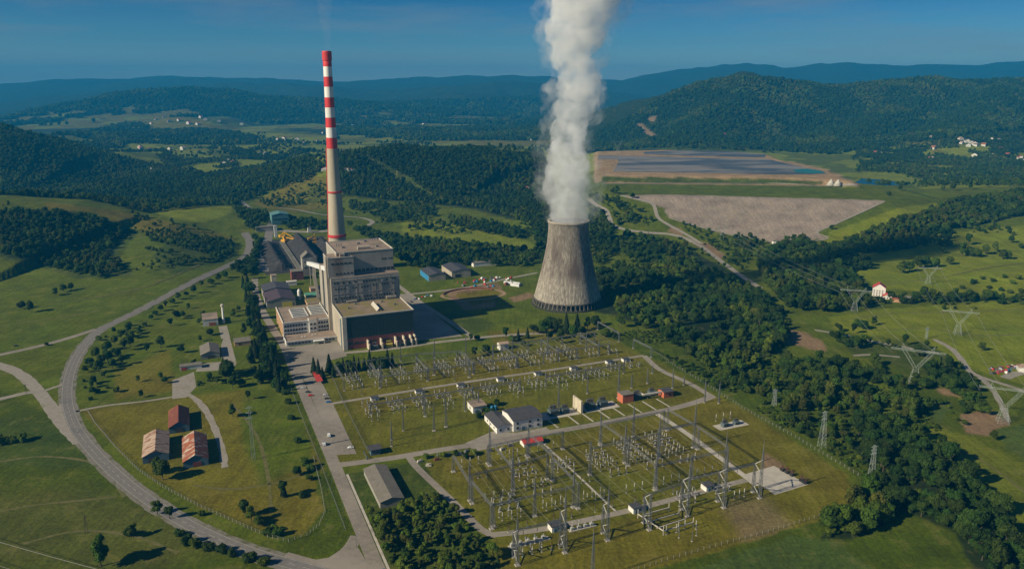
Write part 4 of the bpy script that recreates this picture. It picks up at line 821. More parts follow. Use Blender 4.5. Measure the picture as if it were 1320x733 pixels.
for x0, y0 in ((-58, 448), (-38, 452)):
    b = MB()
    for k in range(6): b.box(x0 + 0.02, y0 + k * 6.6, 16.65, x0 + 15, y0 + k * 6.6 + 1.2, 18.0)
    for k in range(2): b.box(x0 - 0.9 + k * 15.9, y0, 16.65, x0 + k * 15.9, y0 + 34.3, 17.6)
    b.obj('skylight_frame', M['whitewall'], ad_)
    b = MB()
    for k in range(5): b.box(x0 + 0.1, y0 + 1.25 + k * 6.6, 16.65, x0 + 14.9, y0 + k * 6.6 + 6.5, 17.0)
    b.obj('skylight', M['glass'], ad_)
b = MB(); b.box(-57, 482, 16.62, -24, 494, 16.9); b.obj('roof_patch', M['mossroof'], ad_)
b = MB(); b.box(-72, 404, 0, -19.5, 429.4, 4.4, 0, 1); b.obj('front_wing', [M['adminwall'], M['flatroof']], ad_)
b = MB()
for (x0, y0, x1, y1) in ((-72.4, 403.4, -19.1, 404.2), (-72.4, 404.2, -71.6, 429.4), (-19.9, 404.2, -19.1, 429.4)): b.box(x0, y0, 4.42, x1, y1, 5.3)
b.obj('wing_parapet', M['whitewall'], ad_)
b = MB(); b.box(-45, 398.8, 3.2, -34, 403.9, 4.0); b.box(-45, 398.8, 0, -44.4, 399.4, 3.2); b.box(-34.6, 398.8, 0, -34, 399.4, 3.2); b.obj('entrance_canopy', M['whitewall'], ad_)
for x in np.arange(-69, -47, 3.4): window(ad_, x, 403.98, 2.4, 2.6, 1.6)
for x in np.arange(-31, -21, 3.4): window(ad_, x, 403.98, 2.4, 2.6, 1.6)
for x, y in ((-55, 415), (-52, 415), (-44, 417), (-41, 417)): b = MB(); b.box(x, y, 4.45, x + 1.3, y + 1.3, 5.6); b.obj('roof_vent', M['whitewall'], ad_)

# ------------------------------------------------------------------ generic buildings
def building(name, label, cat, x, y, w, d, h, wall, roof, rh=0.0, axis='y', rz=0.0, flat_over=0.3, wins=None, group=None, base=None, ofs=True, doors=()):
    """front-left corner at yard (x, y); w along the front, d backwards, h eaves height, rh roof rise"""
    q = thing(name, label, cat, W(x, y) if base is None else base, TH + rz, group)
    b = MB()
    b.box(0, 0, -0.5, w, d, h, 0)
    if rh > 0 and axis == 'y':
        for yy in (0.0, d): b.poly([(0, yy, h), (w, yy, h), (w / 2, yy, h + rh)] if yy == 0 else [(w, yy, h), (0, yy, h), (w / 2, yy, h + rh)])
    elif rh > 0:
        for xx in (0.0, w): b.poly([(xx, d, h), (xx, 0, h), (xx, d / 2, h + rh)] if xx == 0 else [(xx, 0, h), (xx, d, h), (xx, d / 2, h + rh)])
    b.obj('wall', M[wall], q)
    b = MB()
    if rh > 0: b.gable(0, 0, w, d, h + 0.02, h + 0.02 + rh, axis, 0.45, 0.22)
    else:
        b.box(-flat_over, -flat_over, h + 0.01, w + flat_over, d + flat_over, h + 0.35)
    b.obj('roof', M[roof], q)
    for (side, pos, z, ww, hh) in (wins or ()):
        if side == 'f': window(q, pos, -0.02, z, ww, hh)
        elif side == 'l': window(q, -0.02, pos, z, ww, hh, -math.pi / 2)
        elif side == 'r': window(q, w + 0.02, pos, z, ww, hh, math.pi / 2)
    for (side, pos, ww, hh, mm) in doors:
        if side == 'f': window(q, pos, -0.02, hh / 2, ww, hh, 0, mm, 'door')
        else: window(q, -0.02, pos, hh / 2, ww, hh, -math.pi / 2, mm, 'door')
    return q
BR = 'barns by the main road'
building('barn', 'dark rust red barn, rearmost of the three barns by the road', 'barn', -181.2, 226.5, 14.6, 35.5, 5.0, 'bluewall', 'rust', 4.0, doors=(('f', 7.3, 5, 4, 'darkroof'),), group=BR)
building('barn', 'pale rust streaked barn, leftmost of the three barns beside the road', 'barn', -197.9, 180.5, 17.0, 38.5, 5.2, 'bluewall', 'rustpale', 3.6, doors=(('f', 6, 5, 4, 'darkroof'),), group=BR)
building('barn', 'barn with patchy orange and white rusty roof and dull blue front wall', 'barn', -171.4, 161.7, 16.4, 42.0, 5.0, 'bluewall', 'rustpatch', 4.2, doors=(('f', 9, 5.5, 3.6, 'redplinth'),), group=BR)
building('storage_shed', 'long low shed with grey ribbed roof beside the plant road', 'shed', -56.8, 56.5, 15.4, 48.0, 4.4, 'post', 'greyroof', 2.0)
building('gatehouse', 'small gatehouse with dark flat roof and orange corner beside the yard road', 'hut', -46.0, 131.0, 7.0, 6.5, 4.4, 'bluewall', 'darkroof', 0, flat_over=1.2, wins=(('f', 2, 2.4, 1.6, 1.4), ('f', 5, 2.4, 1.6, 1.4), ('l', 3, 2.4, 2.2, 1.4)))
building('control_building', 'two storey white control building with dark roof beside the yard road', 'building', 64.6, 127.6, 24.6, 23.0, 9.0, 'whitewall', 'darkroof', 1.9, 'x', wins=[('f', x, z, 1.9, 1.9) for x in (3.5, 14.0, 21.0) for z in (2.8, 6.6)] + [('r', y, 5.0, 1.8, 1.8) for y in (5, 12, 18)], doors=(('f', 8.5, 3, 3.4, 'bluewall'),))
building('control_annexe', 'low white annexe with dark gable roof on the left of the control building', 'building', 51.6, 129.4, 12.9, 27.0, 5.2, 'whitewall', 'darkroof', 2.0, 'y', wins=[('f', 3, 2.6, 1.8, 1.8), ('f', 9.5, 2.6, 1.8, 1.8)] + [('l', y, 2.8, 1.6, 1.4) for y in (6, 13, 20)])
building('pump_house', 'small white flat roofed cube building behind the control annexe', 'building', 47.5, 172.0, 12.0, 14.0, 5.6, 'whitewall', 'flatroof', 0, wins=[('l', 7, 2.5, 2.0, 1.6)], doors=(('f', 3, 2.2, 3, 'bluewall'), ('f', 8, 1.2, 3, 'darkroof')))
q = thing('fan_cooler', 'pair of blue cooler drums beside the white cube building', 'cooler', W(64, 172), TH)
for k in (0, 3.2): b = MB(); b.lathe([(1.3, 0), (1.3, 3.8), (0.9, 4.2)], 14, k, 0); b.obj('drum', M['blue'], q)
building('red_roof_shed', 'small white shed with bright red roof beside the yard road', 'shed', 61.5, 100.0, 15.5, 7.6, 3.0, 'whitewall', 'redroof', 1.5, 'x', doors=(('f', 4, 2.4, 2.4, 'bluewall'),))
building('relay_house', 'small white two part house at the rear fence of the switchyard', 'building', 126.0, 308.0, 9.5, 8.5, 6.0, 'whitewall', 'rustpale', 1.4, 'x', doors=(('f', 6.5, 2.2, 3.2, 'bluewall'),))
building('brick_bay', 'orange brick transformer bay with grey roof beside the yard road', 'building', 171.0, 143.0, 10.5, 9.0, 7.2, 'brick', 'greyroof', 0)
building('brick_hut', 'small orange brick hut with dark roof at the right end of the transformers', 'hut', 209.5, 139.5, 9.5, 9.0, 5.2, 'brick', 'darkroof', 1.0, 'x', wins=[('f', 6, 2.6, 2.2, 2.0)])
q = thing('bus_duct', 'elbowed pale duct running to the small dark roofed brick hut', 'duct', W(192, 144), TH)
b = MB(); b.bar((0, 0, 4.2), (17.5, -1.0, 4.6), 1.3); b.bar((0, 0, 4.2), (-1.5, 6, 5.0), 1.3)
b.obj('duct', M['coping'], q)
for x in (4, 10, 16): b = MB(); b.bar((x, -0.3, 0), (x, -0.3, 4), 0.35); b.obj('leg', M['steel'], q)
fw = thing('firewall', 'tall beige slab firewall between two transformers in the switchyard', 'wall', W(129, 138.5), TH)
b = MB(); b.box(0, 0, 0, 1.4, 14, 10.5); b.box(-0.2, -0.4, 0, 1.6, 0, 10.8); b.box(0, 14, 0, 1.4, 14.5, 10.8); b.obj('wall', M['beige'], fw)
transformer(107, 145, 'dark power transformer on the left of the tall beige firewall', 'tank', 1.15)
transformer(117.5, 145, 'dark power transformer directly left of the beige firewall', 'tank', 1.0)
transformer(141, 145, 'dark blue transformer directly right of the beige firewall', 'tank', 1.15)
transformer(153, 145.5, 'dark transformer midway between the firewall and the orange brick bay', 'tank', 1.1)
transformer(187, 147, 'dark transformer between the orange brick bay and the bus duct', 'tank', 1.05)
transformer(204, 150, 'dark transformer behind the bus duct by the brick hut', 'tank', 0.9)
transformer(222, 73, 'dark transformer on the small concrete pad beyond the east road', 'tank', 0.75)
transformer(233, 73, 'right hand transformer of the pair beyond the east road', 'tank', 0.65)
KX = [('first', -22.6, 229.6), ('second', 16.8, 230), ('third', 55.1, 229.2), ('fourth', 93, 229.2), ('fifth', 130.3, 228.8), ('sixth', 167.1, 228.6), ('seventh', 206.7, 230.8), ('eighth', 224.5, 230.6)]
for n_, x, y in KX:
    building('relay_kiosk', f'{n_} white relay kiosk from the left along the switchyard kiosk road', 'kiosk', x - 1, y - 0.5, 6.6, 4.6, 3.0, 'whitewall', 'darkroof', 0, flat_over=0.15, group='relay kiosks along the kiosk road', doors=(('f', 4.4, 1.4, 2.2, 'bluewall'),))
for n_, x, y in (('left', 31.7, -10.2), ('middle', 87.8, -10.9), ('right', 146.5, -6.0)):
    building('relay_kiosk', f'white kiosk with dark roof, {n_} one of three beside the south service road', 'kiosk', x, y, 6.8, 6.2, 3.6, 'whitewall', 'darkroof', 0, flat_over=0.25, group='relay kiosks along the south road', wins=[('f', 4.8, 2.2, 1.2, 1.2)], doors=(('f', 2.2, 1.6, 2.6, 'bluewall'),))
# left side works buildings
building('bus_shelter', 'long low flat roofed building with red end above the gravel parking', 'building', -173, 371, 19, 8, 3.6, 'whitewall', 'greyroof', 0, doors=(('f', 3.5, 5, 2.6, 'redroof'),))
building('store_house', 'grey gable roofed store beside the concrete yard left of the conifers', 'building', -154, 396, 17.5, 30, 4.6, 'post', 'greyroof', 3.2, 'y', doors=(('f', 9, 6, 3.4, 'darkroof'),))
building('lodge', 'brown roofed lodge with white side walls beside the striped pole', 'house', -149, 510, 16, 27, 7.5, 'whitewall', 'flatroof', 0, doors=(('f', 10, 7, 4, 'tiles'),))
building('garage', 'low dark roofed garage half hidden by conifers', 'garage', -121, 425, 16, 15, 4, 'orange', 'greyroof', 0, wins=[('f', 5, 2, 2, 1.5)])
q = thing('striped_mast', 'white banded mast standing right of the brown roofed lodge', 'mast', W(-127, 516), TH)
b = MB(); b.lathe([(1.5, 0), (1.2, 9), (1.1, 19)], 12, m=lambda a, c: 0); b.obj('shaft', M['white'], q)
b = MB(); b.lathe([(1.4, 19), (1.9, 19.5), (1.9, 21.5), (0.6, 22.3)], 12); b.obj('lamp_head', M['coping'], q)
hb = building('workshop_hall', 'long workshop with dark plum roof behind the office block', 'workshop', -76, 556, 34, 46, 8.5, 'post', 'purple', 4.0, 'y', doors=(('f', 24, 12, 6, 'yellowp'),))
building('workshop_hall', 'rear dark blue roofed workshop beyond the plum roofed hall', 'workshop', -75, 606, 33, 34, 9.5, 'post', 'darkroof', 3.5, 'y')
q = thing('white_silo', 'small white domed silo right of the plum roofed workshop', 'silo', W(-34, 585), TH); b = MB(); b.lathe([(2.2, 0), (2.2, 11), (1.6, 12.6), (0.3, 13.4)], 16); b.obj('tank', M['white'], q)
q = thing('settling_tank', 'flat green roofed water tank building behind the office block', 'tank', W(-26, 585), TH); b = MB(); b.box(0, 0, 0, 24, 16, 3.0); b.obj('wall', M['concrete'], q); b = MB(); b.box(-.3, -.3, 3.02, 24.3, 16.3, 3.5); b.obj('roof', M['green'], q)
building('brown_store', 'low brown roofed store between the office skylights and conveyor', 'shed', -30, 540, 16, 26, 5, 'orange', 'mossroof', 0)
building('brown_store', 'reddish flat roofed store behind the green tank building', 'shed', -16, 612, 22, 14, 5, 'orange', 'flatroof', 0)
building('crusher_house', 'red brown tall brick house beside the conveyor transfer tower', 'building', -30, 688, 16, 16, 12, 'redplinth', 'greyroof', 0, wins=[('l', 8, 7, 2, 2), ('f', 4, 7, 2, 2)])
building('pump_house', 'pale narrow brick pump house at the coal yard corner', 'building', -58, 676, 7, 9, 12, 'beige', 'flatroof', 0)
building('white_hut', 'white flat topped hut in front of the red brown crusher house', 'hut', -40, 660, 13, 8, 5, 'whitewall', 'coping', 0)
# transfer tower, conveyors, coal, stackers
q = thing('transfer_tower', 'concrete conveyor transfer tower at the near end of the coal heaps', 'tower', W(-12, 708), TH)
b = MB(); b.box(0, 0, 0, 16, 16, 26, 0, 1); b.obj('wall', [M['boiler'], M['flatroof']], q)
b = MB(); b.gable(0, 0, 16, 16, 26.1, 33, 'y', 0.5, 0.4); b.poly([(0, 0, 26), (16, 0, 26), (8, 0, 33)]); b.obj('roof', M['greyroof'], q)
for x, z in ((4, 20), (11, 20), (4, 12), (11, 12)): window(q, x, -0.02, z, 3, 2)
def conveyor(label, A, B, w, h, m, legs=4, name='conveyor_bridge'):
    A = Vector(A); B = Vector(B); q = thing(name, label, 'conveyor', A)
    b = MB(); d = B - A; n = Vector((-d.y, d.x, 0)).normalized() * w / 2; up = Vector((0, 0, h))
    P = [Vector((0, 0, 0)) - n, n, d + n, d - n]
    b.v += [tuple(p) for p in P] + [tuple(p + up) for p in P]; b.f += [(3, 2, 1, 0), (4, 5, 6, 7), (0, 1, 5, 4), (1, 2, 6, 5), (2, 3, 7, 6), (3, 0, 4, 7)]; b.m += [0] * 6; b.obj('gallery', m, q)
    for k in range(legs):
        f = (k + 0.6) / legs; p = d * f
        b = MB(); 
        for s in (-1, 1): b.bar((p + n * s)[:2] + (-A.z,), tuple(p + n * s), 0.7)
        b.obj('trestle', M['concrete'], q)
    return q
cA = W(-4, 706, 16); 
best = None
for yy in range(430, 500, 2):
    for z in range(20, 70, 1):
        p = W(-20.3, yy, z); u, v, _ = project(p.x, p.y, p.z); e_ = (u - 421.5) ** 2 + (v - 349) ** 2 + (yy - 480) ** 2 * 0.0004
        if best is None or e_ < best[0]: best = (e_, p)
conveyor('white covered conveyor bridge climbing into the boiler house', cA, best[1], 5.0, 5.0, M['conv'], 3)
conveyor('grey low conveyor gallery sloping down in front of the transfer tower', W(2, 704, 9), W(-14, 560, 3), 3.5, 3.0, M['greyroof'], 5)
def heap(label, x0, y0, x1, y1, h, seed):
    b = MB(); n0, n1 = 14, 36; w = x1 - x0; L = y1 - y0
    for j in range(n1 + 1):
        for i in range(n0 + 1):
            fx = i / n0; fy = j / n1; e_ = min(1, min(fy, 1 - fy) * L / (w * 0.45)); z = h * max(0, 1 - abs(2 * fx - 1)) * e_
            z = min(z, h * 0.93) + (z > 0.2) * float(fbm(np.array(x0 + fx * w), np.array(y0 + fy * L), 9, 3, seed)) * 1.6
            b.v.append((x0 + fx * w - x0, y0 + fy * L - y0, max(z, 0) + 0.02))
    for j in range(n1):
        for i in range(n0): a = j * (n0 + 1) + i; b.f.append((a, a + 1, a + n0 + 2, a + n0 + 1)); b.m.append(0)
    tag(b.obj('coal_heap', M['coal'], None, False, W(x0, y0), TH), label, 'coal heap')
heap('long black coal heap on the left of the stacker rails', -52, 745, -18, 970, 9, 1)
heap('high black coal heap directly behind the transfer tower', -4, 740, 34, 985, 17, 2)
heap('right hand coal heap in the shadow behind the boiler house', 36, 730, 62, 940, 13, 3)
q = thing('stacker_rail', 'pale rail track bed running up between the coal heaps', 'rail track', W(-14, 735), TH)
b = MB(); b.box(0, 0, 0, 7.5, 240, 1.4); b.obj('bed', M['shoulder'], q)
for x in (1, 6): b = MB(); b.box(x, 0, 1.42, x + 0.4, 240, 1.8); b.obj('rail', M['steel'], q)
def stacker(label, x, y, rz):
    q = thing('coal_stacker', label, 'stacker', W(x, y), TH + rz)
    b = MB(); b.box(-5, -4, 1.5, 5, 4, 5); b.box(-2, -2, 5, 2, 2, 11); b.obj('portal', M['yellow'], q)
    for sx_ in (-4, 4): b = MB(); b.box(sx_ - 1, -4.5, 0, sx_ + 1, 4.5, 1.5); b.obj('bogie', M['darksteel'], q)
    b = MB()
    for s in (-1.3, 1.3):
        b.bar((-10, s, 10), (27, s, 8), 0.9); b.bar((0, s, 18), (27, s, 8.6), 0.5); b.bar((0, s, 18), (-10, s, 10), 0.5); b.bar((0, s, 9), (0, s, 18), 0.8)
    for k in range(-3, 9): b.bar((k * 3, -1.3, 9.4), (k * 3, 1.3, 9.4), 0.5)
    b.obj('boom', M['yellow'], q)
    b = MB(); b.box(-12.5, -2.2, 8, -8.5, 2.2, 12); b.obj('counterweight', M['yellow'], q)
    b = MB(); b.box(2.2, -3.5, 8, 5, -1.5, 11); b.obj('cab', M['glass'], q)
stacker('yellow coal stacker at the far left of the coal yard', -6, 968, -1.0)
stacker('yellow coal stacker close to the foot of the chimney', 40, 930, 0.05)
p0 = at(351, 290); building('teal_hall', 'tall teal roofed industrial hall beyond the coal yard', 'hall', 0, 0, 30, 34, 18, 'teal', 'teal', 3, 'y', base=p0, wins=[('f', 15, 10, 24, 2)])
building('loading_house', 'low pale loading house left of the teal hall', 'building', 0, 0, 34, 14, 8, 'concrete', 'greyroof', 0, base=at(330, 299))
building('vent_tower', 'thin white tower standing before the teal hall', 'tower', 0, 0, 5, 5, 20, 'white', 'coping', 0, base=at(354, 306))
building('signal_box', 'tiny white box on the embankment right of the coal yard', 'hut', 0, 0, 6, 5, 9, 'whitewall', 'greyroof', 0, base=at(397, 300))
# works sheds right of the boiler house
q0 = building('works_shed', 'grey roofed shed with bright blue end wall behind the works lot', 'shed', 142, 610, 24, 42, 8, 'concrete', 'darkroof', 2.6, 'y')
b = MB(); b.box(-0.3, 0.5, 0.2, -0.03, 41.5, 7.7); b.obj('end_cladding', M['blue'], q0)
building('works_shed', 'broad dark roofed shed, middle of the three works sheds', 'shed', 177, 616, 28, 46, 9, 'concrete', 'darkroof', 2.8, 'y', doors=(('f', 9, 8, 5, 'glass'),))
building('works_shed', 'low pale roofed shed at the right end of the works sheds', 'shed', 228, 668, 36, 14, 5.5, 'whitewall', 'greyroof', 0)
scols = ['white', 'redroof', 'blue', 'darksteel', 'steel', 'tiles', 'conv', 'rust']
for k in range(34):
    x = R.uniform(176, 255); y = R.uniform(545, 590) + (x - 176) * 0.12; c_ = R.choice(scols); s_ = R.uniform(0.7, 1.5)
    b = MB(); b.box(-1.5 * s_, -1.2 * s_, 0, 1.5 * s_, 1.2 * s_, 1.6 * s_); b.box(-1.0 * s_, -0.9 * s_, 1.62 * s_, 0.8 * s_, 0.9 * s_, 2.3 * s_)
    tag(b.obj('scrap_machine', M[c_], None, False, W(x, y), R.uniform(0, 3)), f'{dict(white="white", redroof="red", blue="blue", darksteel="dark grey", steel="grey", tiles="rusty brown", conv="pale", rust="dark rust")[c_]} scrapped machine part in the works scrap yard', 'scrap', 'scrap in the works yard')
for k, (x, y) in enumerate(((232, 560), (240, 553), (236, 546))):
    b = MB(); b.box(0, 0, 0, 13, 3.4, 3.4); b.box(-0.1, -0.1, 0.0, 13.1, 3.5, 0.25); b.box(-0.05, 0.4, 0.3, 0, 3.0, 3.1); tag(b.obj('site_cabin', M['conv'], None, False, W(x, y), TH - 0.9), ['white site cabin, rearmost of three by the oval dirt track', 'white site cabin in the middle of three by the oval track', 'white site cabin nearest the mown field'][k], 'cabin', 'site cabins')
b = MB()
for i in range(26):
    a0, a1 = [(-0.2 + 0.095 * k) * 1.0 for k in (i, i + 1)]
    p, q_ = [Vector((172 + 36 * math.cos(a), 526 + 26 * math.sin(a), 0)) for a in (a0 + 0.5, a1 + 0.5)]
    b.bar((p.x - 172, p.y - 526, 1.0), (q_.x - 172, q_.y - 526, 1.0), 1.6)
tag(b.obj('curved_pipe', M['rust'], None, False, W(172, 526), TH), 'long curved rust brown pipe lying round the oval dirt track', 'pipe')
# ------------------------------------------------------------------ lattice columns, beams and gantries
def lattice(b, h, w0, w1, nseg, leg=0.2, br=0.085, x=0, y=0, z0=0):
    lv = []
    for i in range(nseg + 1):
        f = i / nseg; w = (w0 + (w1 - w0) * f) / 2; z = z0 + h * f; lv.append([(x + sx * w, y + sy * w, z) for sx, sy in ((-1, -1), (1, -1), (1, 1), (-1, 1))])
    for k in range(4): b.bar(lv[0][k], lv[-1][k], leg, 0, leg * 0.8)
    for i in range(nseg):
        for k in range(4):
            k2 = (k + 1) % 4
            b.bar(lv[i][k], lv[i + 1][k2], br)
            if i % 2 == 0: b.bar(lv[i][k2], lv[i + 1][k], br)
            if i: b.bar(lv[i][k], lv[i][k2], br)
    return b
_LC = {}
def column(parent, x, y, h, mast=0.0, w0=2.0, w1=0.9, m='steel'):
    k = (round(h, 1), w0, w1, m)
    if k not in _LC: _LC[k] = lattice(MB(), h, w0, w1, max(4, int(h / 2.6))).mesh('column', M[m])
    c = link('column', _LC[k], parent, (x, y, 0.3))
    kb = ('base', w0)
    if kb not in _LC: bb = MB(); s = w0 * 0.75; bb.box(-s, -s, -0.3, s, s, 0.05); _LC[kb] = bb.mesh('footing', M['slabc'])
    link('footing', _LC[kb], c)
    if mast:
        km = ('mast', round(mast, 1))
        if km not in _LC: bb = MB(); lattice(bb, mast * 0.55, w1, 0.35, 5, 0.18, 0.1); bb.bar((0, 0, mast * 0.55), (0, 0, mast), 0.3, 0, 0.12); _LC[km] = bb.mesh('mast', M['steel'])
        link('mast', _LC[km], c, (0, 0, h))
    return c
def beam(parent, p, q, w=1.1, m='steel', name='beam'):
    p = Vector(p); q = Vector(q); d = q - p; L = d.length; d.normalize(); n = Vector((-d.y, d.x, 0)).normalized() * w / 2; up = Vector((0, 0, w * 0.9)); b = MB(); ns = max(4, int(L / 2.0))
    for s in (-1, 1):
        for u_ in (0, 1): b.bar(n * s + up * u_, d * L + n * s + up * u_, 0.15)
    for i in range(ns):
        a0 = d * (L * i / ns); a1 = d * (L * (i + 1) / ns); f = i % 2
        for s in (-1, 1): b.bar(a0 + n * s + up * f, a1 + n * s + up * (1 - f), 0.07)
        for u_ in (0, 1): b.bar(a0 + n * (1 if f else -1) + up * u_, a1 + n * (-1 if f else 1) + up * u_, 0.07)
    return b.obj(name, M[m], parent, False, p)
def string_ins(parent, p, L=3.0):
    k = ('ins', L)
    if k not in _LC: b = MB(); b.lathe([(0.05, 0), (0.16, -0.2), (0.16, -L + 0.2), (0.05, -L)], 6); _LC[k] = b.mesh('insulator', M['brownpor'])
    link('insulator', _LC[k], parent, p)
WIRES = 0
def wire(label, A, B, sag=1.0, r=0.07, group='overhead conductors', n=10):
    A = Vector(A); B = Vector(B); b = MB(); prev = None
    for i in range(n + 1):
        f = i / n; p = A.lerp(B, f) - A; p.z -= sag * 4 * f * (1 - f)
        if prev is not None: b.bar(prev, p, r * 2)
        prev = p
    return tag(b.obj('overhead_conductor', M['wire'], None, False, A), label, 'power line', group)
def gantry(label, cols, beams, group='lattice gantries of the front switchyard', colw=2.0, ins=3):
    """cols: (x, y, height, mast) in yard axes; beams: (i, j, z)"""
    x0, y0 = cols[0][0], cols[0][1]
    g = thing('lattice_gantry', label, 'gantry', W(x0, y0), TH, group)
    for (x, y, h, ms) in cols: column(g, x - x0, y - y0, h, ms, colw, 0.9)
    for i, j, z in beams:
        a = cols[i]; c = cols[j]; p = Vector((a[0] - x0, a[1] - y0, z)); q = Vector((c[0] - x0, c[1] - y0, z)); beam(g, p, q)
        for k in range(ins): string_ins(g, p.lerp(q, (k + 0.8) / (ins + 0.6)) - Vector((0, 0, 0.1)))
    return g
gantry('leftmost gantry line of the front switchyard, beside the asphalt shed road', [(0, 7.8, 16.5, 0), (-1, 40, 20, 0), (1.5, 85, 12, 0)], [(0, 1, 15.5), (1, 2, 12)])
gantry('gantry in the middle of the front switchyard running away from the road', [(59, 8.6, 17.5, 0), (59.5, 47, 19, 0), (58.5, 85, 19, 12)], [(0, 1, 16.5), (1, 2, 18)])
gantry('right hand gantry of the front switchyard running away from the south road', [(117, 9.7, 18, 0), (118, 50.3, 21, 13), (115.6, 81.5, 18, 0)], [(0, 1, 17), (1, 2, 17.5)])
gantry('pair of tall masted columns by the left of the front switchyard', [(27.5, 40.5, 25, 0), (28, 83.4, 21, 15)], [(0, 1, 19)])
gantry('long cross gantry standing behind the red roofed shed', [(28, 87, 14, 0), (58.5, 88, 14, 0), (87, 87, 14, 0)], [(0, 1, 13), (1, 2, 13)])
gantry('cross gantry of three columns above the busy switchgear', [(87, 44.6, 25, 0), (118, 46, 22, 0), (144.4, 47.4, 23, 13)], [(0, 1, 19), (1, 2, 19)])
gantry('gantry with a tall mast beside the pale east road', [(177.4, 51.4, 24, 15), (146.5, 52, 20, 0)], [(0, 1, 19)])
gantry('cross gantry over the left bays of the front switchyard', [(-1, 44, 19, 12), (30, 46, 20, 14), (57, 50, 19, 0)], [(0, 1, 17.5), (1, 2, 17.5)])
gantry('cross gantry over the south road at the right bays', [(119, 12, 17, 12), (148, 13, 18, 0), (175, 12, 18, 13)], [(0, 1, 15.5), (1, 2, 15.5)])
gantry('cross gantry over the south road at the left bays', [(2, 10, 16, 0), (30, 11, 17, 13), (57, 11, 17, 12)], [(0, 1, 14), (1, 2, 14)])
gantry('short rear cross gantry between the control building and east road', [(117, 84, 16, 13), (146, 85, 17, 12), (174, 86, 16, 0)], [(0, 1, 15), (1, 2, 15)])
gantry('side gantry spanning along the pale east road', [(178, 14, 18, 0), (178.5, 48, 18, 0), (176, 84, 18, 0)], [(0, 1, 17), (1, 2, 17)])
def aframe(label, x, y, h, mast, reach, tilt=8.0):
    """front row dead-end support: two columns tied with cranked arms under one tall mast"""
    g = thing('line_support', label, 'gantry', W(x, y), TH, 'dead end supports of the front row')
    column(g, 0, 0, h, mast, 1.9, 0.9); column(g, 1.2, tilt, h - 6.5, 0, 1.7, 0.9)
    b = MB()
    for P_, Q_ in (((0, 0, h), (1.2, tilt, h - 6.5)), ((1.2, tilt, h - 6.5), (0, 0, h - 9.5)), ((0, 0, h * 0.42), (1.2, tilt, h * 0.2)), ((1.2, tilt, h * 0.2), (0, 0, 1.2))): b.bar(P_, Q_, 0.42)
    b.obj('cranked_arm', M['porcelain'], g); return g
FR = [(0, -31.8, 22, 12, 'leftmost dead end support of the front row'), (29.8, -31.4, 28, 15, 'tallest dead end support, right of the left kiosk'), (58.6, -29.8, 25, 12, 'dead end support between the left and middle kiosks'),
      (87.4, -29.9, 24, 0, 'dead end support rising from the white pipe frame'), (117.6, -25.9, 27, 14, 'dead end support left of the right kiosk'), (144.9, -26.4, 27, 14, 'dead end support just right of the right kiosk'), (173.8, -25.6, 27, 14.5, 'rightmost dead end support beside the pale concrete pad')]
for x, y, h, ms, lb_ in FR: aframe(lb_, x, y, h, ms, 0)
for i, (lb_, z) in enumerate((('front row cross beam between the first two supports', 20), ('front row cross beam left of the third support', 21), ('front row cross beam above the middle kiosk', 22), ('front row cross beam over the white pipe frame', 22), ('front row cross beam behind the right kiosk', 24), ('front row cross beam nearest the concrete pad', 24))):
    a, c = FR[i], FR[i + 1]
    if i in (1, 2): continue
    g = thing('cross_beam', lb_, 'beam', W(a[0], a[1] + 8), TH, 'front row cross beams'); beam(g, (1.2, 0, z - 4), (c[0] - a[0] + 1.2, c[1] - a[1], z - 4))
    for k in range(3): string_ins(g, ((c[0] - a[0]) * (k + 0.8) / 3.4, 0, z - 4))
g = thing('lattice_mast', 'lone slim lattice mast at the bottom edge of the picture', 'mast', W(32.3, -60), TH); column(g, 0, 0, 24, 8, 2.0, 0.6)
# front yard apparatus ----------------------------------------------------------------
def ap_post(h=3.2, ih=2.6, m='porcelain'):
    b = MB(); b.bar((0, 0, 0), (0, 0, h), 0.34, 0); b.lathe([(0.24, h), (0.34, h + 0.2), (0.26, h + ih * 0.5), (0.34, h + ih * 0.9), (0.2, h + ih)], 8, m=1); b.box(-0.5, -0.5, 0, 0.5, 0.5, 0.18, 2); return b
def ap_disc(s=1.0):
    b = MB()
    for x in (-1.5, 1.5): b.bar((x * s, 0, 0), (x * s, 0, 2.8 * s), 0.32, 0); b.lathe([(0.24, 2.95 * s), (0.32, 3.1 * s), (0.22, 5.4 * s)], 8, x * s, 0, 1)
    b.bar((-1.9 * s, 0, 2.85 * s), (1.9 * s, 0, 2.85 * s), 0.4, 0); b.bar((-1.6 * s, 0, 5.5 * s), (0.2 * s, 0, 6.3 * s), 0.2, 0); b.bar((1.6 * s, 0, 5.5 * s), (0.2 * s, 0, 6.3 * s), 0.2, 0)
    for x in (-1.5, 1.5): b.box(x * s - 0.5, -0.5, 0, x * s + 0.5, 0.5, 0.2, 2)
    return b
def ap_ct(s=1.0):
    b = MB(); b.bar((0, 0, 0), (0, 0, 2.4 * s), 0.45, 0); b.lathe([(0.28, 2.4 * s), (0.42, 2.6 * s), (0.3, 4.6 * s)], 8, m=1); b.lathe([(0.3, 4.6 * s), (0.62, 4.8 * s), (0.62, 5.5 * s), (0.25, 5.9 * s)], 10, m=0); b.box(-0.6, -0.6, 0, 0.6, 0.6, 0.2, 2); return b
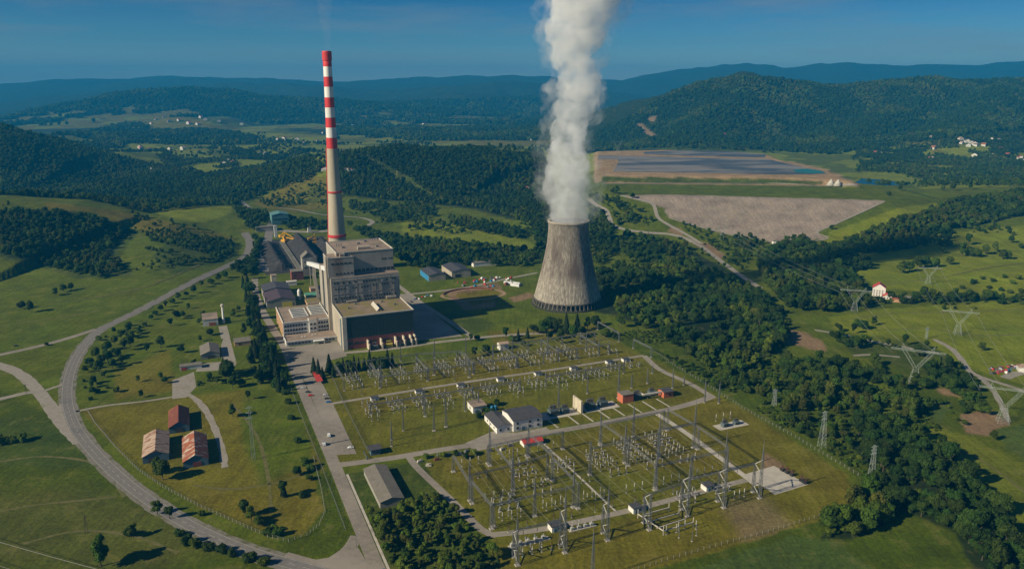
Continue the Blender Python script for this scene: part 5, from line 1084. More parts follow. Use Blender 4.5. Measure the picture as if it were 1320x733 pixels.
def ap_cb(s=1.0):
    b = MB(); b.bar((-0.7, 0, 0), (-0.7, 0, 2.2 * s), 0.25, 0); b.bar((0.7, 0, 0), (0.7, 0, 2.2 * s), 0.25, 0); b.box(-1.0, -0.5, 1.2 * s, 1.0, 0.5, 2.2 * s, 0); b.lathe([(0.26, 2.2 * s), (0.34, 2.4 * s), (0.26, 4.3 * s)], 8, m=1)
    b.bar((-1.8 * s, 0, 4.9 * s), (1.8 * s, 0, 4.9 * s), 0.46, 1); b.box(-0.4, -0.4, 4.35 * s, 0.4, 0.4, 5.1 * s, 0); b.box(-1.2, -0.6, 0, 1.2, 0.6, 0.2, 2); return b
APM = [M['steel'], M['porcelain'], M['slabc']]; APD = [M['steel'], M['brownpor'], M['slabc']]
APS = dict(post=ap_post().mesh('post_insulator', APM), disc=ap_disc().mesh('disconnector', APM), ct=ap_ct().mesh('current_transformer', APM), cb=ap_cb().mesh('circuit_breaker', APM), dark=ap_post(3.0, 2.4).mesh('surge_arrester', APD),
           sdisc=ap_disc(0.82).mesh('disconnector', APM), scb=ap_cb(0.85).mesh('circuit_breaker', APM), sct=ap_ct(0.85).mesh('current_transformer', APM), pole=(lambda b: (b.bar((0, 0, 0), (0, 0, 7), 0.3, 0, 0.2), b.box(-.5, -.5, 0, .5, .5, .2, 2), b)[-1])(MB()).mesh('lightning_pole', APM))
APN = dict(post=('post_insulator', 'post insulator', 'insulator'), disc=('disconnector', 'two post disconnector', 'disconnector'), ct=('current_transformer', 'bulbous headed current transformer', 'instrument transformer'), cb=('circuit_breaker', 'T shaped circuit breaker', 'circuit breaker'), dark=('surge_arrester', 'dark brown surge arrester', 'arrester'),
           sdisc=('disconnector', 'two post disconnector', 'disconnector'), scb=('circuit_breaker', 'T shaped circuit breaker', 'circuit breaker'), sct=('current_transformer', 'bulbous headed current transformer', 'instrument transformer'), pole=('lightning_pole', 'thin grey pole', 'pole'))
def app(k, x, y, where, rz=0.0, pre='grey'):
    n_, d_, c_ = APN[k]
    return tag(link(n_, APS[k], None, W(x, y, 0.02), TH + rz), f'{pre} {d_} {where}', c_, f'{d_}s {where}')
for bay, (x0, wh) in enumerate(((8, 'in the left bay of the front switchyard'), (38, 'in the second bay of the front switchyard'), (67, 'in the bay left of the concrete path'), (96, 'in the bay right of the concrete path'), (125, 'in the fifth bay of the front switchyard'), (152, 'in the right bay by the east road'))):
    for ph in range(3):
        x = x0 + ph * 6.2
        if bay in (0,): app('disc', x + 2, 32 + ph, wh, math.pi / 2); app('cb', x + 4, 24, wh); app('post', x, 40, wh)
        if bay in (1, 2): app('ct', x + 1, 56, wh); app('cb', x + 1, 62, wh)
        if bay in (0, 1, 2): app('post', x + 1, 18, wh); app('dark', x, 70, wh)
        if bay == 1: app('disc', x, 44, wh, math.pi / 2); app('post', x, 30, wh); app('disc', x + 3, 76, wh, math.pi / 2)
        if bay in (2,): app('post', x, 66, wh); 
        if bay in (3, 4, 5): app('disc', x, 52, wh, math.pi / 2); app('ct', x, 58, wh); app('cb', x, 64, wh); app('post', x, 46, wh); app('post', x + 2.5, 40 - bay, wh)
        app('post', x + 1.5, 14, wh); app('dark', x + 3, 36.5, wh); app('post', x + 1.5, 90 if bay < 3 else 70, wh)
        if bay in (4, 5): app('disc', x, 72, wh, math.pi / 2); app('post', x, 78, wh)
        app('dark', x, 0.6, 'along the south service road')
for ph in range(3):
    app('disc', 6 + ph * 6, -24, 'below the left kiosk', math.pi / 2); app('ct', 6 + ph * 6, -16, 'below the left kiosk'); app('dark', 24 + ph * 5, -26, 'near the second support')
    app('post', 40 + ph * 4.5, -12, 'right of the left kiosk'); app('ct', 120 + ph * 6, -14, 'beside the right kiosk'); app('disc', 124 + ph * 6, -6.5, 'behind the right kiosk', math.pi / 2); app('cb', 152 + ph * 5, -10, 'near the rightmost supports'); app('post', 158 + ph * 4, -20, 'near the rightmost supports')
    app('post', 222 + ph * 7, 84, 'behind the pad beyond the east road'); app('dark', 40 + ph * 6, 98, 'beside the red roofed shed')
for i, (x, y) in enumerate(((94, -38), (101, -38.5), (108, -37), (114, -40), (99, -44), (110, -46), (104, -50))): app('pole', x, y, 'near the white pipe frame') if i > 3 else app('post', x, y, 'on the white pipe frame')
q = thing('pipe_frame', 'white tubular busbar frame at the front of the switchyard', 'busbar frame', W(90, -34), TH)
b = MB()
for a, c in (((0, 0), (22, 2)), ((0, 8), (22, 9)), ((0, 16), (20, 17)), ((-2, 18), (2, -4)), ((2, -4), (24, -3))): b.bar((*a, 3.0), (*c, 3.0), 0.55)
b.obj('tube', M['coping'], q)
for x, y in ((2, -4), (13, -3.6), (24, -3), (0, 8), (22, 9), (20, 17), (-2, 18)): b = MB(); b.bar((x, y, 0), (x, y, 6.2), 0.4); b.obj('post', M['coping'], q)
q = thing('capacitor_bank', 'low pale slab with small grey apparatus by the left kiosk', 'apparatus', W(2, -16), TH); b = MB(); b.box(0, 0, 0, 26, 3.2, 0.5); b.obj('slab', M['slabc'], q)
for k in range(5): b = MB(); b.box(1 + k * 5, 0.6, 0.5, 3.2 + k * 5, 2.4, 2.6); b.lathe([(0.25, 2.6), (0.18, 4.2)], 8, 2 + k * 5, 1.4); b.obj('unit', M['porcelain'], q)
q = thing('capacitor_bank', 'second low pale slab with grey apparatus, right of the left kiosk', 'apparatus', W(42, -14), TH); b = MB(); b.box(0, 0, 0, 18, 3, 0.5); b.obj('slab', M['slabc'], q)
for k in range(4): b = MB(); b.box(1 + k * 4.4, 0.6, 0.5, 3 + k * 4.4, 2.4, 2.4); b.lathe([(0.25, 2.4), (0.18, 4.0)], 8, 2 + k * 4.4, 1.4); b.obj('unit', M['porcelain'], q)
for k, (x, y) in enumerate(((213.5, -2), (214, -6), (214.5, -10), (215, -19), (215.2, -22))):
    q = thing('stored_coil', ['black stored equipment crate at the far corner of the concrete pad', 'black stored equipment crate, second from the far corner of the pad', 'black stored equipment crate midway along the pad edge', 'black stored equipment crate near the right corner of the pad', 'black stored equipment crate at the right corner of the pad'][k], 'equipment', W(x, y), TH, 'black equipment stored on the concrete pad')
    b = MB(); b.box(-1.2, -1.5, 0.06, 1.2, 1.5, 1.9); b.obj('crate', M['tyre'], q)
    for s in (-0.8, 0.1, 0.9): b = MB(); b.lathe([(0.35, 1.9), (0.22, 4.0 + (k % 2) * 0.8)], 8, 0, s); b.obj('bushing', M['brownpor'], q)
# rear switchyard -------------------------------------------------------------------
names = ['far left bay', 'second bay', 'third bay', 'fourth bay', 'fifth bay', 'sixth bay', 'seventh bay', 'eighth bay', 'ninth bay', 'tenth bay', 'eleventh bay', 'twelfth bay', 'far right bay']
nap = 0
for bx in range(13):
    x0 = -36 + bx * 21.2; wh = f'in the {names[bx]} of the rear switchyard'
    for ph in range(3):
        x = x0 + 3 + ph * 4.6
        for (k, y) in (('sdisc', 293), ('scb', 285), ('sct', 278), ('post', 271), ('sdisc', 263), ('dark', 289)):
            if bx in (11, 12) and y > 275: continue
            if R.random() < 0.9: app(k, x + R.uniform(-.4, .4), y - (6 if bx > 5 else 0), wh.replace('in the ', 'behind the kiosks, ').replace(' of the rear switchyard', ''), math.pi / 2 if k == 'sdisc' else 0); nap += 1
        for (k, y) in (('sct', 222), ('scb', 214), ('sdisc', 206), ('post', 198), ('dark', 218)):
            if bx > 10 and y < 210: continue
            if R.random() < 0.88: app(k, x + R.uniform(-.4, .4), y, wh.replace('in the ', 'before the kiosks, ').replace(' of the rear switchyard', ''), math.pi / 2 if k == 'sdisc' else 0); nap += 1
    if bx % 2 == 0: app('pole', x0 + 8, 247, wh)
    if bx in (0, 2, 3, 6, 8): app('post', x0 + 4, 190, wh.replace('in the ', 'before the kiosks, ').replace(' of the rear switchyard', '')); app('post', x0 + 9, 190, wh.replace('in the ', 'before the kiosks, ').replace(' of the rear switchyard', ''))
xs_ = [-38, 0, 38, 76, 114, 152, 190, 228]
gantry('long low gantry along the rear fence, left half beside the dark conifers', [(x, 303 - (0 if x < 50 else 8), 10.5, 0) for x in xs_[:4]], [(i, i + 1, 9.6) for i in range(3)], 'gantries of the rear switchyard', 1.3, 4)
gantry('long low gantry along the rear fence, right half below the cooling tower', [(x, 297, 10.5, 0) for x in xs_[4:]], [(i, i + 1, 9.6) for i in range(3)], 'gantries of the rear switchyard', 1.3, 4)
gantry('middle rear gantry just behind the kiosk road, left half', [(x, 256, 11, 0) for x in (-10, 34, 78, 122)], [(i, i + 1, 10) for i in range(3)], 'gantries of the rear switchyard', 1.2, 4)
gantry('middle rear gantry just behind the kiosk road, right half', [(x, 256, 11, 0) for x in (150, 186, 222)], [(i, i + 1, 10) for i in range(2)], 'gantries of the rear switchyard', 1.2, 4)
gantry('end gantry at the left side of the rear switchyard', [(-40, 303, 10.5, 0), (-40, 262, 10.5, 0)], [(0, 1, 9.6)], 'gantries of the rear switchyard', 1.3, 3)
gantry('end gantry at the right side below the tower', [(250, 330, 9.5, 0), (251, 286, 9.5, 0)], [(0, 1, 9)], 'gantries of the rear switchyard', 1.2, 3)
gantry('short gantry at the right fence by the end road', [(254, 262, 9.5, 0), (256, 232, 9.5, 0)], [(0, 1, 9)], 'gantries of the rear switchyard', 1.2, 3)
for i, x in enumerate((-10, 34, 78, 122, 165, 210)):
    gantry(f'{["first", "second", "third", "fourth", "fifth", "sixth"][i]} low tie beam from the left crossing the rear switchgear', [(x + 1.5, 257.5, 10.5, 6), (x + 1, 296, 10.5, 0)], [(0, 1, 9)], 'tie beams of the rear switchyard', 1.1, 2)
gantry('low gantry in front of the kiosk road, left half', [(x, 202, 9.5, 5) for x in (-30, 14, 58, 102)], [(i, i + 1, 8.6) for i in range(3)], 'gantries of the rear switchyard', 1.1, 4)
gantry('low gantry in front of the kiosk road, right half', [(x, 204, 9.5, 5) for x in (128, 168, 208)], [(i, i + 1, 8.6) for i in range(2)], 'gantries of the rear switchyard', 1.1, 4)
SC = [(-28.4, 139.9, 14), (-13.4, 162.6, 22), (-26, 150, 17), (8.6, 153.3, 24), (19.3, 156.5, 30), (43.4, 179, 15), (55, 179.2, 18), (114, 149.4, 27), (154, 174, 21), (173.6, 154.6, 36), (196, 170, 14), (215, 174, 15), (229.6, 156, 19), (233, 194, 9), (243, 158, 9), (10, 182, 26), (72, 250, 24), (100, 262, 26), (44, 268, 25), (-5, 270, 22), (130, 286, 24), (160, 268, 26), (205, 272, 22), (90, 310, 22), (58, 312, 22), (236, 118, 22), (246, 112, 20), (25, 316, 22)]
for i, (x, y, h) in enumerate(SC):
    near = 'near the control building' if 30 < x < 100 and y < 200 else 'in the grass beside the gatehouse' if y < 185 and x <= 30 else 'behind the transformers' if y < 200 else 'among the rear switchgear' if y < 300 else 'on the verge behind the rear gantry'
    szn = 'slim short' if h < 15 else 'slim tall' if h < 23 else 'very tall' if h < 29 else 'towering'
    g = thing('lightning_mast', f'{szn} grey lattice mast {near}', 'mast', W(x, y), TH, f'{szn} masts {near}')
    column(g, 0, 0, h * 0.72, h * 0.28, 1.1 if h < 23 else 1.7, 0.45)
q = thing('wire_portal', 'pair of thin poles joined by a sagging tie in the grass behind the gatehouse', 'portal', W(43.4, 184), TH)
for x in (0, 11): b = MB(); b.bar((x, 0, 0), (x, 0, 14), 0.35, 0, 0.25); b.obj('pole', M['steel'], q)
b = MB(); b.bar((0, 0, 13), (11, 0, 7), 0.15); b.obj('tie', M['wire'], q)
# conductors of the two yards
for gx, lb_ in ((0, 'leftmost'), (29, 'second'), (58, 'third'), (87, 'fourth'), (117, 'fifth'), (145, 'sixth')):
    for ph in range(3):
        x = gx + 6 + ph * 8.5
        wire(f'thin overhead conductor in the {lb_} bay of the front switchyard', W(x, -24, 18), W(x, 46, 17.5), 1.6, 0.04); wire(f'thin overhead conductor at the rear of the {lb_} front bay', W(x, 46, 17.5), W(x, 86, 15.5), 1.2, 0.04)
for k, y in enumerate((12, 18, 24)): 
    wire('long busbar wire across the front switchyard above the south road', W(0, y, 14.5), W(59, y, 15.5), 1.2, 0.04); wire('long busbar wire across the front switchyard above the south road', W(59, y, 15.5), W(117, y, 16), 1.2, 0.04); wire('long busbar wire across the front switchyard above the south road', W(117, y, 16), W(178, y, 16), 1.2, 0.04)
for bx in range(13):
    for ph in (0, 1, 2):
        x = -33 + bx * 21.2 + ph * 4.6
        if x < 235: wire('thin overhead conductor over the rear switchgear', W(x, 256, 9.9), W(x, 300, 9.5), 0.8, 0.05, n=6)
for y in (206, 214, 222): wire('long busbar wire over the front of the rear switchyard', W(-34, y, 7.0), W(240, y, 7.0), 0.3, 0.06, n=24)
# ------------------------------------------------------------------ transmission pylons
def cat_pylon(label, u, v, h, rz, group='pale lattice pylons on the fields'):
    p = at(u, v); g = thing('lattice_pylon', label, 'pylon', p, rz, group); hw = h * 0.42
    b = MB(); lattice(b, hw, h * 0.25, h * 0.10, 6, 0.17, 0.07); b.obj('body', M['pylon'], g)
    b = MB(); arm = h * 0.30; zt = h * 0.83
    for s in (-1, 1):
        A = Vector((s * h * 0.03, 0, hw)); B = Vector((s * arm, 0, zt)); n = 7; wv = h * 0.042
        for dx, dy in ((-wv, -wv), (wv, -wv), (wv, wv), (-wv, wv)): b.bar(A + Vector((dx * 0.8, dy, 0)), B + Vector((dx, dy * 0.8, 0)), 0.13)
        for i in range(n):
            c0 = A.lerp(B, i / n); c1 = A.lerp(B, (i + 1) / n)
            for yy in (-wv, wv): b.bar(c0 + Vector((-wv if i % 2 else wv, yy, 0)), c1 + Vector((wv if i % 2 else -wv, yy, 0)), 0.055)
        pk = Vector((s * arm * 1.16, 0, h))
        for dx, dy in ((-wv, -wv), (wv, -wv), (wv, wv), (-wv, wv)): b.bar(B + Vector((dx, dy, 0)), pk, 0.11)
    b.obj('fork', M['pylon'], g)
    b = MB(); L = h * 0.60; w_ = h * 0.05; n = 18
    for yy in (-w_ / 2, w_ / 2):
        for zz in (0, w_): b.bar((-L, yy * 0.6, zt + zz * 0.7), (L, yy * 0.6, zt + zz * 0.7), 0.13)
    for i in range(n):
        x0 = -L + 2 * L * i / n; x1 = -L + 2 * L * (i + 1) / n
        for yy in (-w_ / 2, w_ / 2): b.bar((x0, yy * 0.6, zt + (i % 2) * w_ * 0.7), (x1, yy * 0.6, zt + ((i + 1) % 2) * w_ * 0.7), 0.06)
    b.obj('cross_arm', M['pylon'], g)
    for x in (-L * 0.95, 0, L * 0.95): string_ins(g, (x, 0, zt), 3.0)
    return p, h, rz, L, zt
PA = cat_pylon('pale Y shaped lattice pylon standing at the edge of the river trees', 1178, 494, 36.5, rad(-24))
PB = cat_pylon('nearest pale Y shaped pylon beside the ploughed plot at the right edge', 1292, 544, 33, rad(-22))
PC = cat_pylon('pale Y shaped pylon alone in the open field above the dirt lane', 1234, 431, 30, rad(-18))
PD = cat_pylon('pale Y shaped pylon next to the white house with red roof', 1101, 401, 30, rad(-16))
PE = cat_pylon('distant grey Y shaped pylon behind the field trees on the right', 1196, 366, 26, rad(-12))
PF = cat_pylon('distant grey pylon below the corner of the tailings dam', 930, 309, 24, rad(20))
PG = cat_pylon('faint distant pylon on the left of the upper ash pond', 796, 198, 40, rad(20))
PH = cat_pylon('far pylon on the skyline of the wooded hill beside the steam', 669, 200, 34, rad(20))
def span(P, Q, label, sag=5):
    for s in (-0.95, 0, 0.95):
        a = P[0] + Vector((math.cos(P[2]) * P[3] * s, math.sin(P[2]) * P[3] * s, P[4] - 3)); c = Q[0] + Vector((math.cos(Q[2]) * Q[3] * s, math.sin(Q[2]) * Q[3] * s, Q[4] - 3)); wire(label, a, c, sag, 0.075, 'transmission line conductors', 14)
span(PD, PA, 'thin line conductor from the pylon by the white house to the river pylon'); span(PC, PB, 'thin line conductor between the two pylons on the right fields'); span(PE, PC, 'thin line conductor running back to the distant grey pylon'); span(PF, PD, 'thin line conductor towards the pylon below the dam')
def slim_pylon(label, u, v, h, w0, rz=0.3):
    p = at(u, v); g = thing('slim_pylon', label, 'pylon', p, rz, 'narrow lattice towers along the switchyard fence')
    b = MB(); lattice(b, h, w0, 1.1, 8, 0.17, 0.075); b.obj('body', M['pylon'], g)
    for z in (0.78, 0.88, 0.97): b = MB(); b.bar((-2.6, 0, h * z), (2.6, 0, h * z), 0.3); b.bar((-2.6, 0, h * z), (0, 0, h * z + 1.2), 0.2); b.bar((2.6, 0, h * z), (0, 0, h * z + 1.2), 0.2); b.obj('cross_arm', M['pylon'], g)
    return p
slim_pylon('slim pale lattice tower by the fence nearest the concrete pad', 1122, 622, 27.5, 3.6)
slim_pylon('slim pale lattice tower in the scrub, middle of the fence line', 1059, 576, 28.5, 4.4)
slim_pylon('slim pale lattice tower half hidden by the river trees', 998, 522, 14, 3.0)
slim_pylon('small slim tower at the field edge above the Y shaped pylon', 1194, 436, 12, 2.0)
slim_pylon('brown rusty lattice mast on the dry grass left of the plant road', 327, 592, 41, 2.6)
for (u, v, h, lb_) in ((555, 315, 14, 'thin utility pole on the meadow behind the plant'), (112, 686, 12, 'wooden A pole standing in the lower left meadow'), (978, 428, 14, 'utility pole by the brown plot beside the wood'), (836, 305, 16, 'pale utility pole by the valley road'), (34, 507, 9, 'utility pole at the gravel road junction'), (933, 400, 12, 'pale pole rising out of the wood right of the tower')):
    p = at(u, v); q = thing('utility_pole', lb_, 'utility pole', p, 0.4); b = MB(); b.bar((-0.8, 0, 0), (0, 0, h), 0.34, 0, 0.24); b.bar((0.8, 0, 0), (0, 0, h), 0.34, 0, 0.24); b.obj('pole', M['wood'], q); b = MB(); b.bar((-1.4, 0, h - 0.9), (1.4, 0, h - 0.9), 0.22); b.obj('cross_arm', M['wood'], q)
wa = G(-60, 680, 10); wb_ = G(160, 741, 10)
wire('pale overhead wire crossing the lower left corner of the meadow', (*wa, 10), (*wb_, 9.5), 0.8, 0.09, 'lower left wires')
wa = G(-60, 709, 10); wb_ = G(60, 745, 10)
wire('second faint overhead wire in the lower left corner', (*wa, 10), (*wb_, 9.5), 0.8, 0.06, 'lower left wires')
# ------------------------------------------------------------------ fences
def fence(label, pts, step=3.0, h=2.2, px=True, rails=2, postw=0.22, mesh_=True, lim=100, pm='post'):
    P = [at(*p) for p in pts] if px else [Vector(p) for p in pts]
    o0 = P[0].copy(); q = thing('wire_fence', label, 'fence', o0); L = []
    for a, c in zip(P[:-1], P[1:]):
        n = max(1, round((c - a).length / step))
        for k in range(n): p = a.lerp(c, k / n); p.z = float(height(p.x, p.y)); L.append(p)
    e_ = P[-1].copy(); L.append(e_); bb = MB(); bb.bar((0, 0, 0), (0, 0, h), postw); pmesh = bb.mesh('post', M[pm]); rest = MB()
    for i, p in enumerate(L):
        if i < lim: link('post', pmesh, q, p - o0)
        else: rest.bar(p - o0, p - o0 + Vector((0, 0, h)), postw)
    if len(L) > lim: kind(rest.obj('fence_posts', M[pm], q), 'stuff')
    b = MB()
    for a, c in zip(L[:-1], L[1:]):
        for r in range(rails): z = h * (0.35 + 0.6 * r / max(1, rails - 1)); b.bar(a - o0 + Vector((0, 0, z)), c - o0 + Vector((0, 0, z)), 0.07)
    b.obj('wire_strand', M['mesh'], q)
    return q
fence('pale post wire fence curving round the dry meadow and barns beside the main road', [(112, 528), (122, 545), (150, 578), (178, 606), (210, 628), (255, 652), (300, 672), (345, 692), (372, 698), (396, 690), (412, 676), (419, 660), (414, 630), (404, 590)], 3.6, 2.3, postw=0.28, lim=95)
fence('wire fence along the right boundary of the switchyard below the river trees', [(842, 452), (870, 472), (900, 490), (960, 528), (1030, 567), (1118, 620), (1135, 640)], 4.2, 2.6, postw=0.22, lim=95)
fence('wire fence along the front boundary of the switchyard', [(800, 742), (860, 722), (930, 702), (990, 686), (1062, 664)], 4.0, 2.4, postw=0.2, lim=95)
fence('dark mesh fence between the car park and rear switchyard', [tuple(W(*p)) for p in [(-44, 310), (-46, 240), (-47, 138)]], 3.2, 2.6, False, 3, 0.2, pm='mesh')
fence('dark mesh fence on the left verge of the plant road', [tuple(W(*p)) for p in [(-83, 300), (-82.5, 200), (-82, 110), (-82, 40)]], 3.4, 2.2, False, 3, 0.2, pm='mesh')
fence('mesh fence along the rear boundary before the hall road', [tuple(W(*p)) for p in [(-36, 312), (60, 310), (150, 306), (252, 332)]], 4.0, 2.6, False, 2, 0.2, pm='mesh')
q = thing('sliding_gate', 'pale blue sliding gate beside the gatehouse on the yard road', 'gate', W(-50, 126), TH)
b = MB()
for z in (0.4, 1.0, 1.6, 2.0): b.bar((0, 0, z), (0, 9, z), 0.12)
for k in range(10): b.bar((0, k, 0.3), (0, k, 2.1), 0.1)
b.obj('gate_leaf', M['steel'], q); b = MB(); b.box(-0.4, -0.4, 0, 0.4, 0, 2.6); b.box(-0.4, 9.05, 0, 0.4, 9.4, 2.6); b.obj('gate_post', M['bluewall'], q)
# ------------------------------------------------------------------ trees: crowns of leaf clumps on tapered trunks
def leafmat(name, a, b_, rand=0.38):
    m = mat(name, a, b_, 0.9, 0.75, 3, rand=rand, spec=0.15); t = m.node_tree; p = t.nodes['Principled BSDF']; out = t.nodes['Material Output']
    tr = t.nodes.new('ShaderNodeBsdfTranslucent'); mx = t.nodes.new('ShaderNodeMixShader'); mx.inputs[0].default_value = 0.3      # leaves let some sun through
    src = p.inputs['Base Color'].links[0].from_socket; t.links.new(src, tr.inputs['Color']); t.links.new(p.outputs[0], mx.inputs[1]); t.links.new(tr.outputs[0], mx.inputs[2]); t.links.new(mx.outputs[0], out.inputs['Surface']); return m
LM = dict(olive=leafmat('olive green leaves', (0.062, 0.082, 0.010), (0.086, 0.102, 0.014)), dark=leafmat('dark green leaves', (0.022, 0.050, 0.007), (0.038, 0.072, 0.008)), mid=leafmat('mid green leaves', (0.044, 0.082, 0.007), (0.066, 0.108, 0.009)), light=leafmat('fresh green leaves', (0.078, 0.125, 0.010), (0.105, 0.15, 0.012)), conif=leafmat('dark needle green', (0.014, 0.032, 0.010), (0.024, 0.046, 0.012)))
import bmesh
def crown_mesh(name, seed, matl, kind_='round', H=10.0, nleaf=900, leaf=0.62, W_=4.3):
    rg = np.random.default_rng(seed); V_ = []; Fc = []
    if kind_ == 'conifer':
        n = nleaf; f = rg.random(n) ** 0.75; z = H * (0.08 + 0.92 * (1 - f)) ; z = H * (1 - f * 0.93); r = W_ * (f ** 0.85) * (0.78 + 0.3 * rg.random(n)) * (0.86 + 0.14 * np.sin(z * 5)); a = rg.random(n) * 6.283
        P = np.stack([r * np.cos(a), r * np.sin(a), z], 1); Nn = np.stack([np.cos(a), np.sin(a), 0.5 + 0 * a], 1)
        cores = [((0, 0, H * 0.42), (W_ * 0.5, W_ * 0.5, H * 0.42))]
    else:
        nl = 13 if kind_ == 'round' else 7; lobes = []
        for i in range(nl):
            a = rg.random() * 6.283; q = rg.random() ** 0.5
            if kind_ == 'bush': c = (q * W_ * 0.62 * math.cos(a), q * W_ * 0.62 * math.sin(a), H * (0.30 + 0.28 * rg.random())); s = W_ * (0.36 + 0.2 * rg.random())
            else: zz = 0.34 + 0.42 * rg.random(); k = 1.0 - abs(zz - 0.5) * 0.9; c = (q * W_ * 0.62 * k * math.cos(a), q * W_ * 0.62 * k * math.sin(a), H * zz); s = W_ * (0.24 + 0.27 * rg.random())
            lobes.append((np.array(c), s, s * (0.85 + 0.3 * rg.random())))
        pick = rg.integers(0, nl, nleaf); d = rg.normal(size=(nleaf, 3)); d[:, 2] += 0.25; d /= np.linalg.norm(d, axis=1)[:, None]
        rad_ = 0.78 + 0.40 * rg.random(nleaf) ** 1.5
        P = np.array([lobes[k][0] + d[i] * np.array([lobes[k][1], lobes[k][1], lobes[k][2]]) * rad_[i] for i, k in enumerate(pick)]); Nn = d.copy(); P[:, 2] = np.maximum(P[:, 2], H * 0.05)
        cores = [(tuple(c), (s * 0.8, s * 0.8, h_ * 0.8)) for c, s, h_ in lobes]
    Nn = Nn + rg.normal(size=Nn.shape) * 0.45; Nn /= np.linalg.norm(Nn, axis=1)[:, None]
    T = np.cross(Nn, rg.normal(size=Nn.shape)); T /= np.linalg.norm(T, axis=1)[:, None]; B_ = np.cross(Nn, T)
    s = leaf * (0.6 + 0.8 * rg.random(len(P)))[:, None]
    for i in range(len(P)):
        n0 = len(V_); V_ += [tuple(P[i] + T[i] * s[i]), tuple(P[i] + B_[i] * s[i] * 0.8), tuple(P[i] - T[i] * s[i]), tuple(P[i] - B_[i] * s[i] * 0.8)]; Fc.append((n0, n0 + 1, n0 + 2, n0 + 3))
    bm = bmesh.new()
    for c, sz in cores: bmesh.ops.create_icosphere(bm, subdivisions=2 if kind_ != 'conifer' else 3, radius=1.0, matrix=Matrix.Translation(c) @ Matrix.Diagonal((*sz, 1)))
    if kind_ == 'conifer':
        for v in bm.verts:
            f = np.clip(v.co.z / H, 0, 1); k = max(0.06, (1 - f) * 1.25); v.co.x *= k; v.co.y *= k
    n0 = len(V_); V_ += [tuple(v.co + Vector(rg.normal(size=3)) * 0.12) for v in bm.verts]; bm.verts.index_update(); Fc += [tuple(n0 + v.index for v in f.verts) for f in bm.faces]; bm.free()
    me_ = bpy.data.meshes.new(name); me_.from_pydata(V_, [], Fc); me_.materials.append(matl); me_.update(); return me_
def trunk_mesh(H, r):
    b = MB(); b.lathe([(r * 1.5, -0.6), (r, 0.6), (r * 0.8, H * 0.3), (r * 0.35, H * 0.62)], 8)
    for a in (0.4, 2.3, 4.4): b.bar((0, 0, H * 0.28), (H * 0.17 * math.cos(a), H * 0.17 * math.sin(a), H * 0.52), r * 0.9, 0, r * 0.3)
    return b.mesh('trunk', M['bark'])
TK = trunk_mesh(10, 0.26)
CR = dict(
    dark=[crown_mesh('crown', s, LM['dark'], 'round', h, n_, 0.40, w) for s, h, w, n_ in ((1, 10, 4.3, 2100), (2, 11.5, 3.4, 1900), (3, 8.6, 4.9, 2200))], mid=[crown_mesh('crown', s, LM['mid'], 'round', h, n_, 0.40, w) for s, h, w, n_ in ((4, 10, 4.0, 2000), (5, 8.2, 4.7, 2100), (6, 12, 3.5, 1900))], olive=[crown_mesh('crown', s, LM['olive'], 'round', h, 1800, 0.38, w) for s, h, w in ((14, 10.5, 3.6), (15, 8.5, 4.2))], light=[crown_mesh('crown', s, LM['light'], 'round', 10, 1900, 0.40, 3.9) for s in (7, 8)],
    conifer=[crown_mesh('crown', s, LM['conif'], 'conifer', 12, 1500, 0.40, 2.3) for s in (9, 10)], bush=[crown_mesh('foliage', s, LM[k], 'bush', 4, 900, 0.28, 2.6) for s, k in ((11, 'mid'), (12, 'light'), (13, 'dark'))],
    far=[crown_mesh('canopy', s, LM[k], 'round', 10, 190, 1.25, 5.2) for s, k in ((21, 'dark'), (22, 'dark'))], farmid=[crown_mesh('canopy', s, LM[k], 'round', 9, 190, 1.25, 5.2) for s, k in ((23, 'mid'), (24, 'olive'))])
LANDM = [('the cooling tower', (68, 920)), ('the turbine hall', tuple(W(15, 385))[:2]), ('the office block', tuple(W(-45, 450))[:2]), ('the car park', tuple(W(-62, 225))[:2]), ('the rusty barns', tuple(W(-175, 190))[:2]), ('the grey long shed', tuple(W(-48, 80))[:2]), ('the control building', tuple(W(70, 138))[:2]),
         ('the pale concrete pad', tuple(W(200, -10))[:2]), ('the white house', tuple(at(1130, 378))[:2]), ('the river pylon', tuple(PA[0])[:2]), ('the pylon by the ploughed plot', tuple(PB[0])[:2]), ('the field pylon', tuple(PC[0])[:2]), ('the main road bend', G(90, 500)), ('the road fork', G(128, 426)), ('the gravel parking', G(238, 498)),
         ('the brown roofed lodge', tuple(W(-140, 520))[:2]), ('the store house', tuple(W(-146, 410))[:2]), ('the plum roofed workshop', tuple(W(-60, 580))[:2]), ('the coal yard', tuple(W(0, 860))[:2]), ('the works sheds', tuple(W(190, 630))[:2]), ('the plant road junction', G(440, 700)), ('the slim fence tower', tuple(at(1059, 576))[:2]),
         ('the scrapyard', tuple(at(1290, 480))[:2]), ('the dam foot', tuple(at(990, 312))[:2]), ('the valley road', tuple(at(905, 318))[:2]), ('the relay house', tuple(W(130, 312))[:2]), ('the chimney', (-249, 1087)), ('the lower left meadow pole', G(112, 686)), ('the left hill', tuple(at(100, 300))[:2]), ('the river bend', tuple(at(1180, 560))[:2])]
def where(x, y):
    bst = min(LANDM, key=lambda l: math.hypot(l[1][0] - x, l[1][1] - y)); dx = x - bst[1][0]; dy = y - bst[1][1]
    d = math.hypot(dx, dy)
    rel = ('right of' if dx > 0 else 'left of') if abs(dx) > abs(dy) else ('beyond' if dy > 0 else 'in front of')
    return ('well ' if d > 90 else 'close ' if d < 32 and rel not in ('in front of',) else 'just ' if d < 32 else '') + f'{rel} {bst[0]}'
TW = dict(olive='olive green', dark='dark green', mid='mid green', light='fresh light green', conifer='dark conical', bush='low bushy')
NT = dict(tree=0, conifer=0, shrub=0)
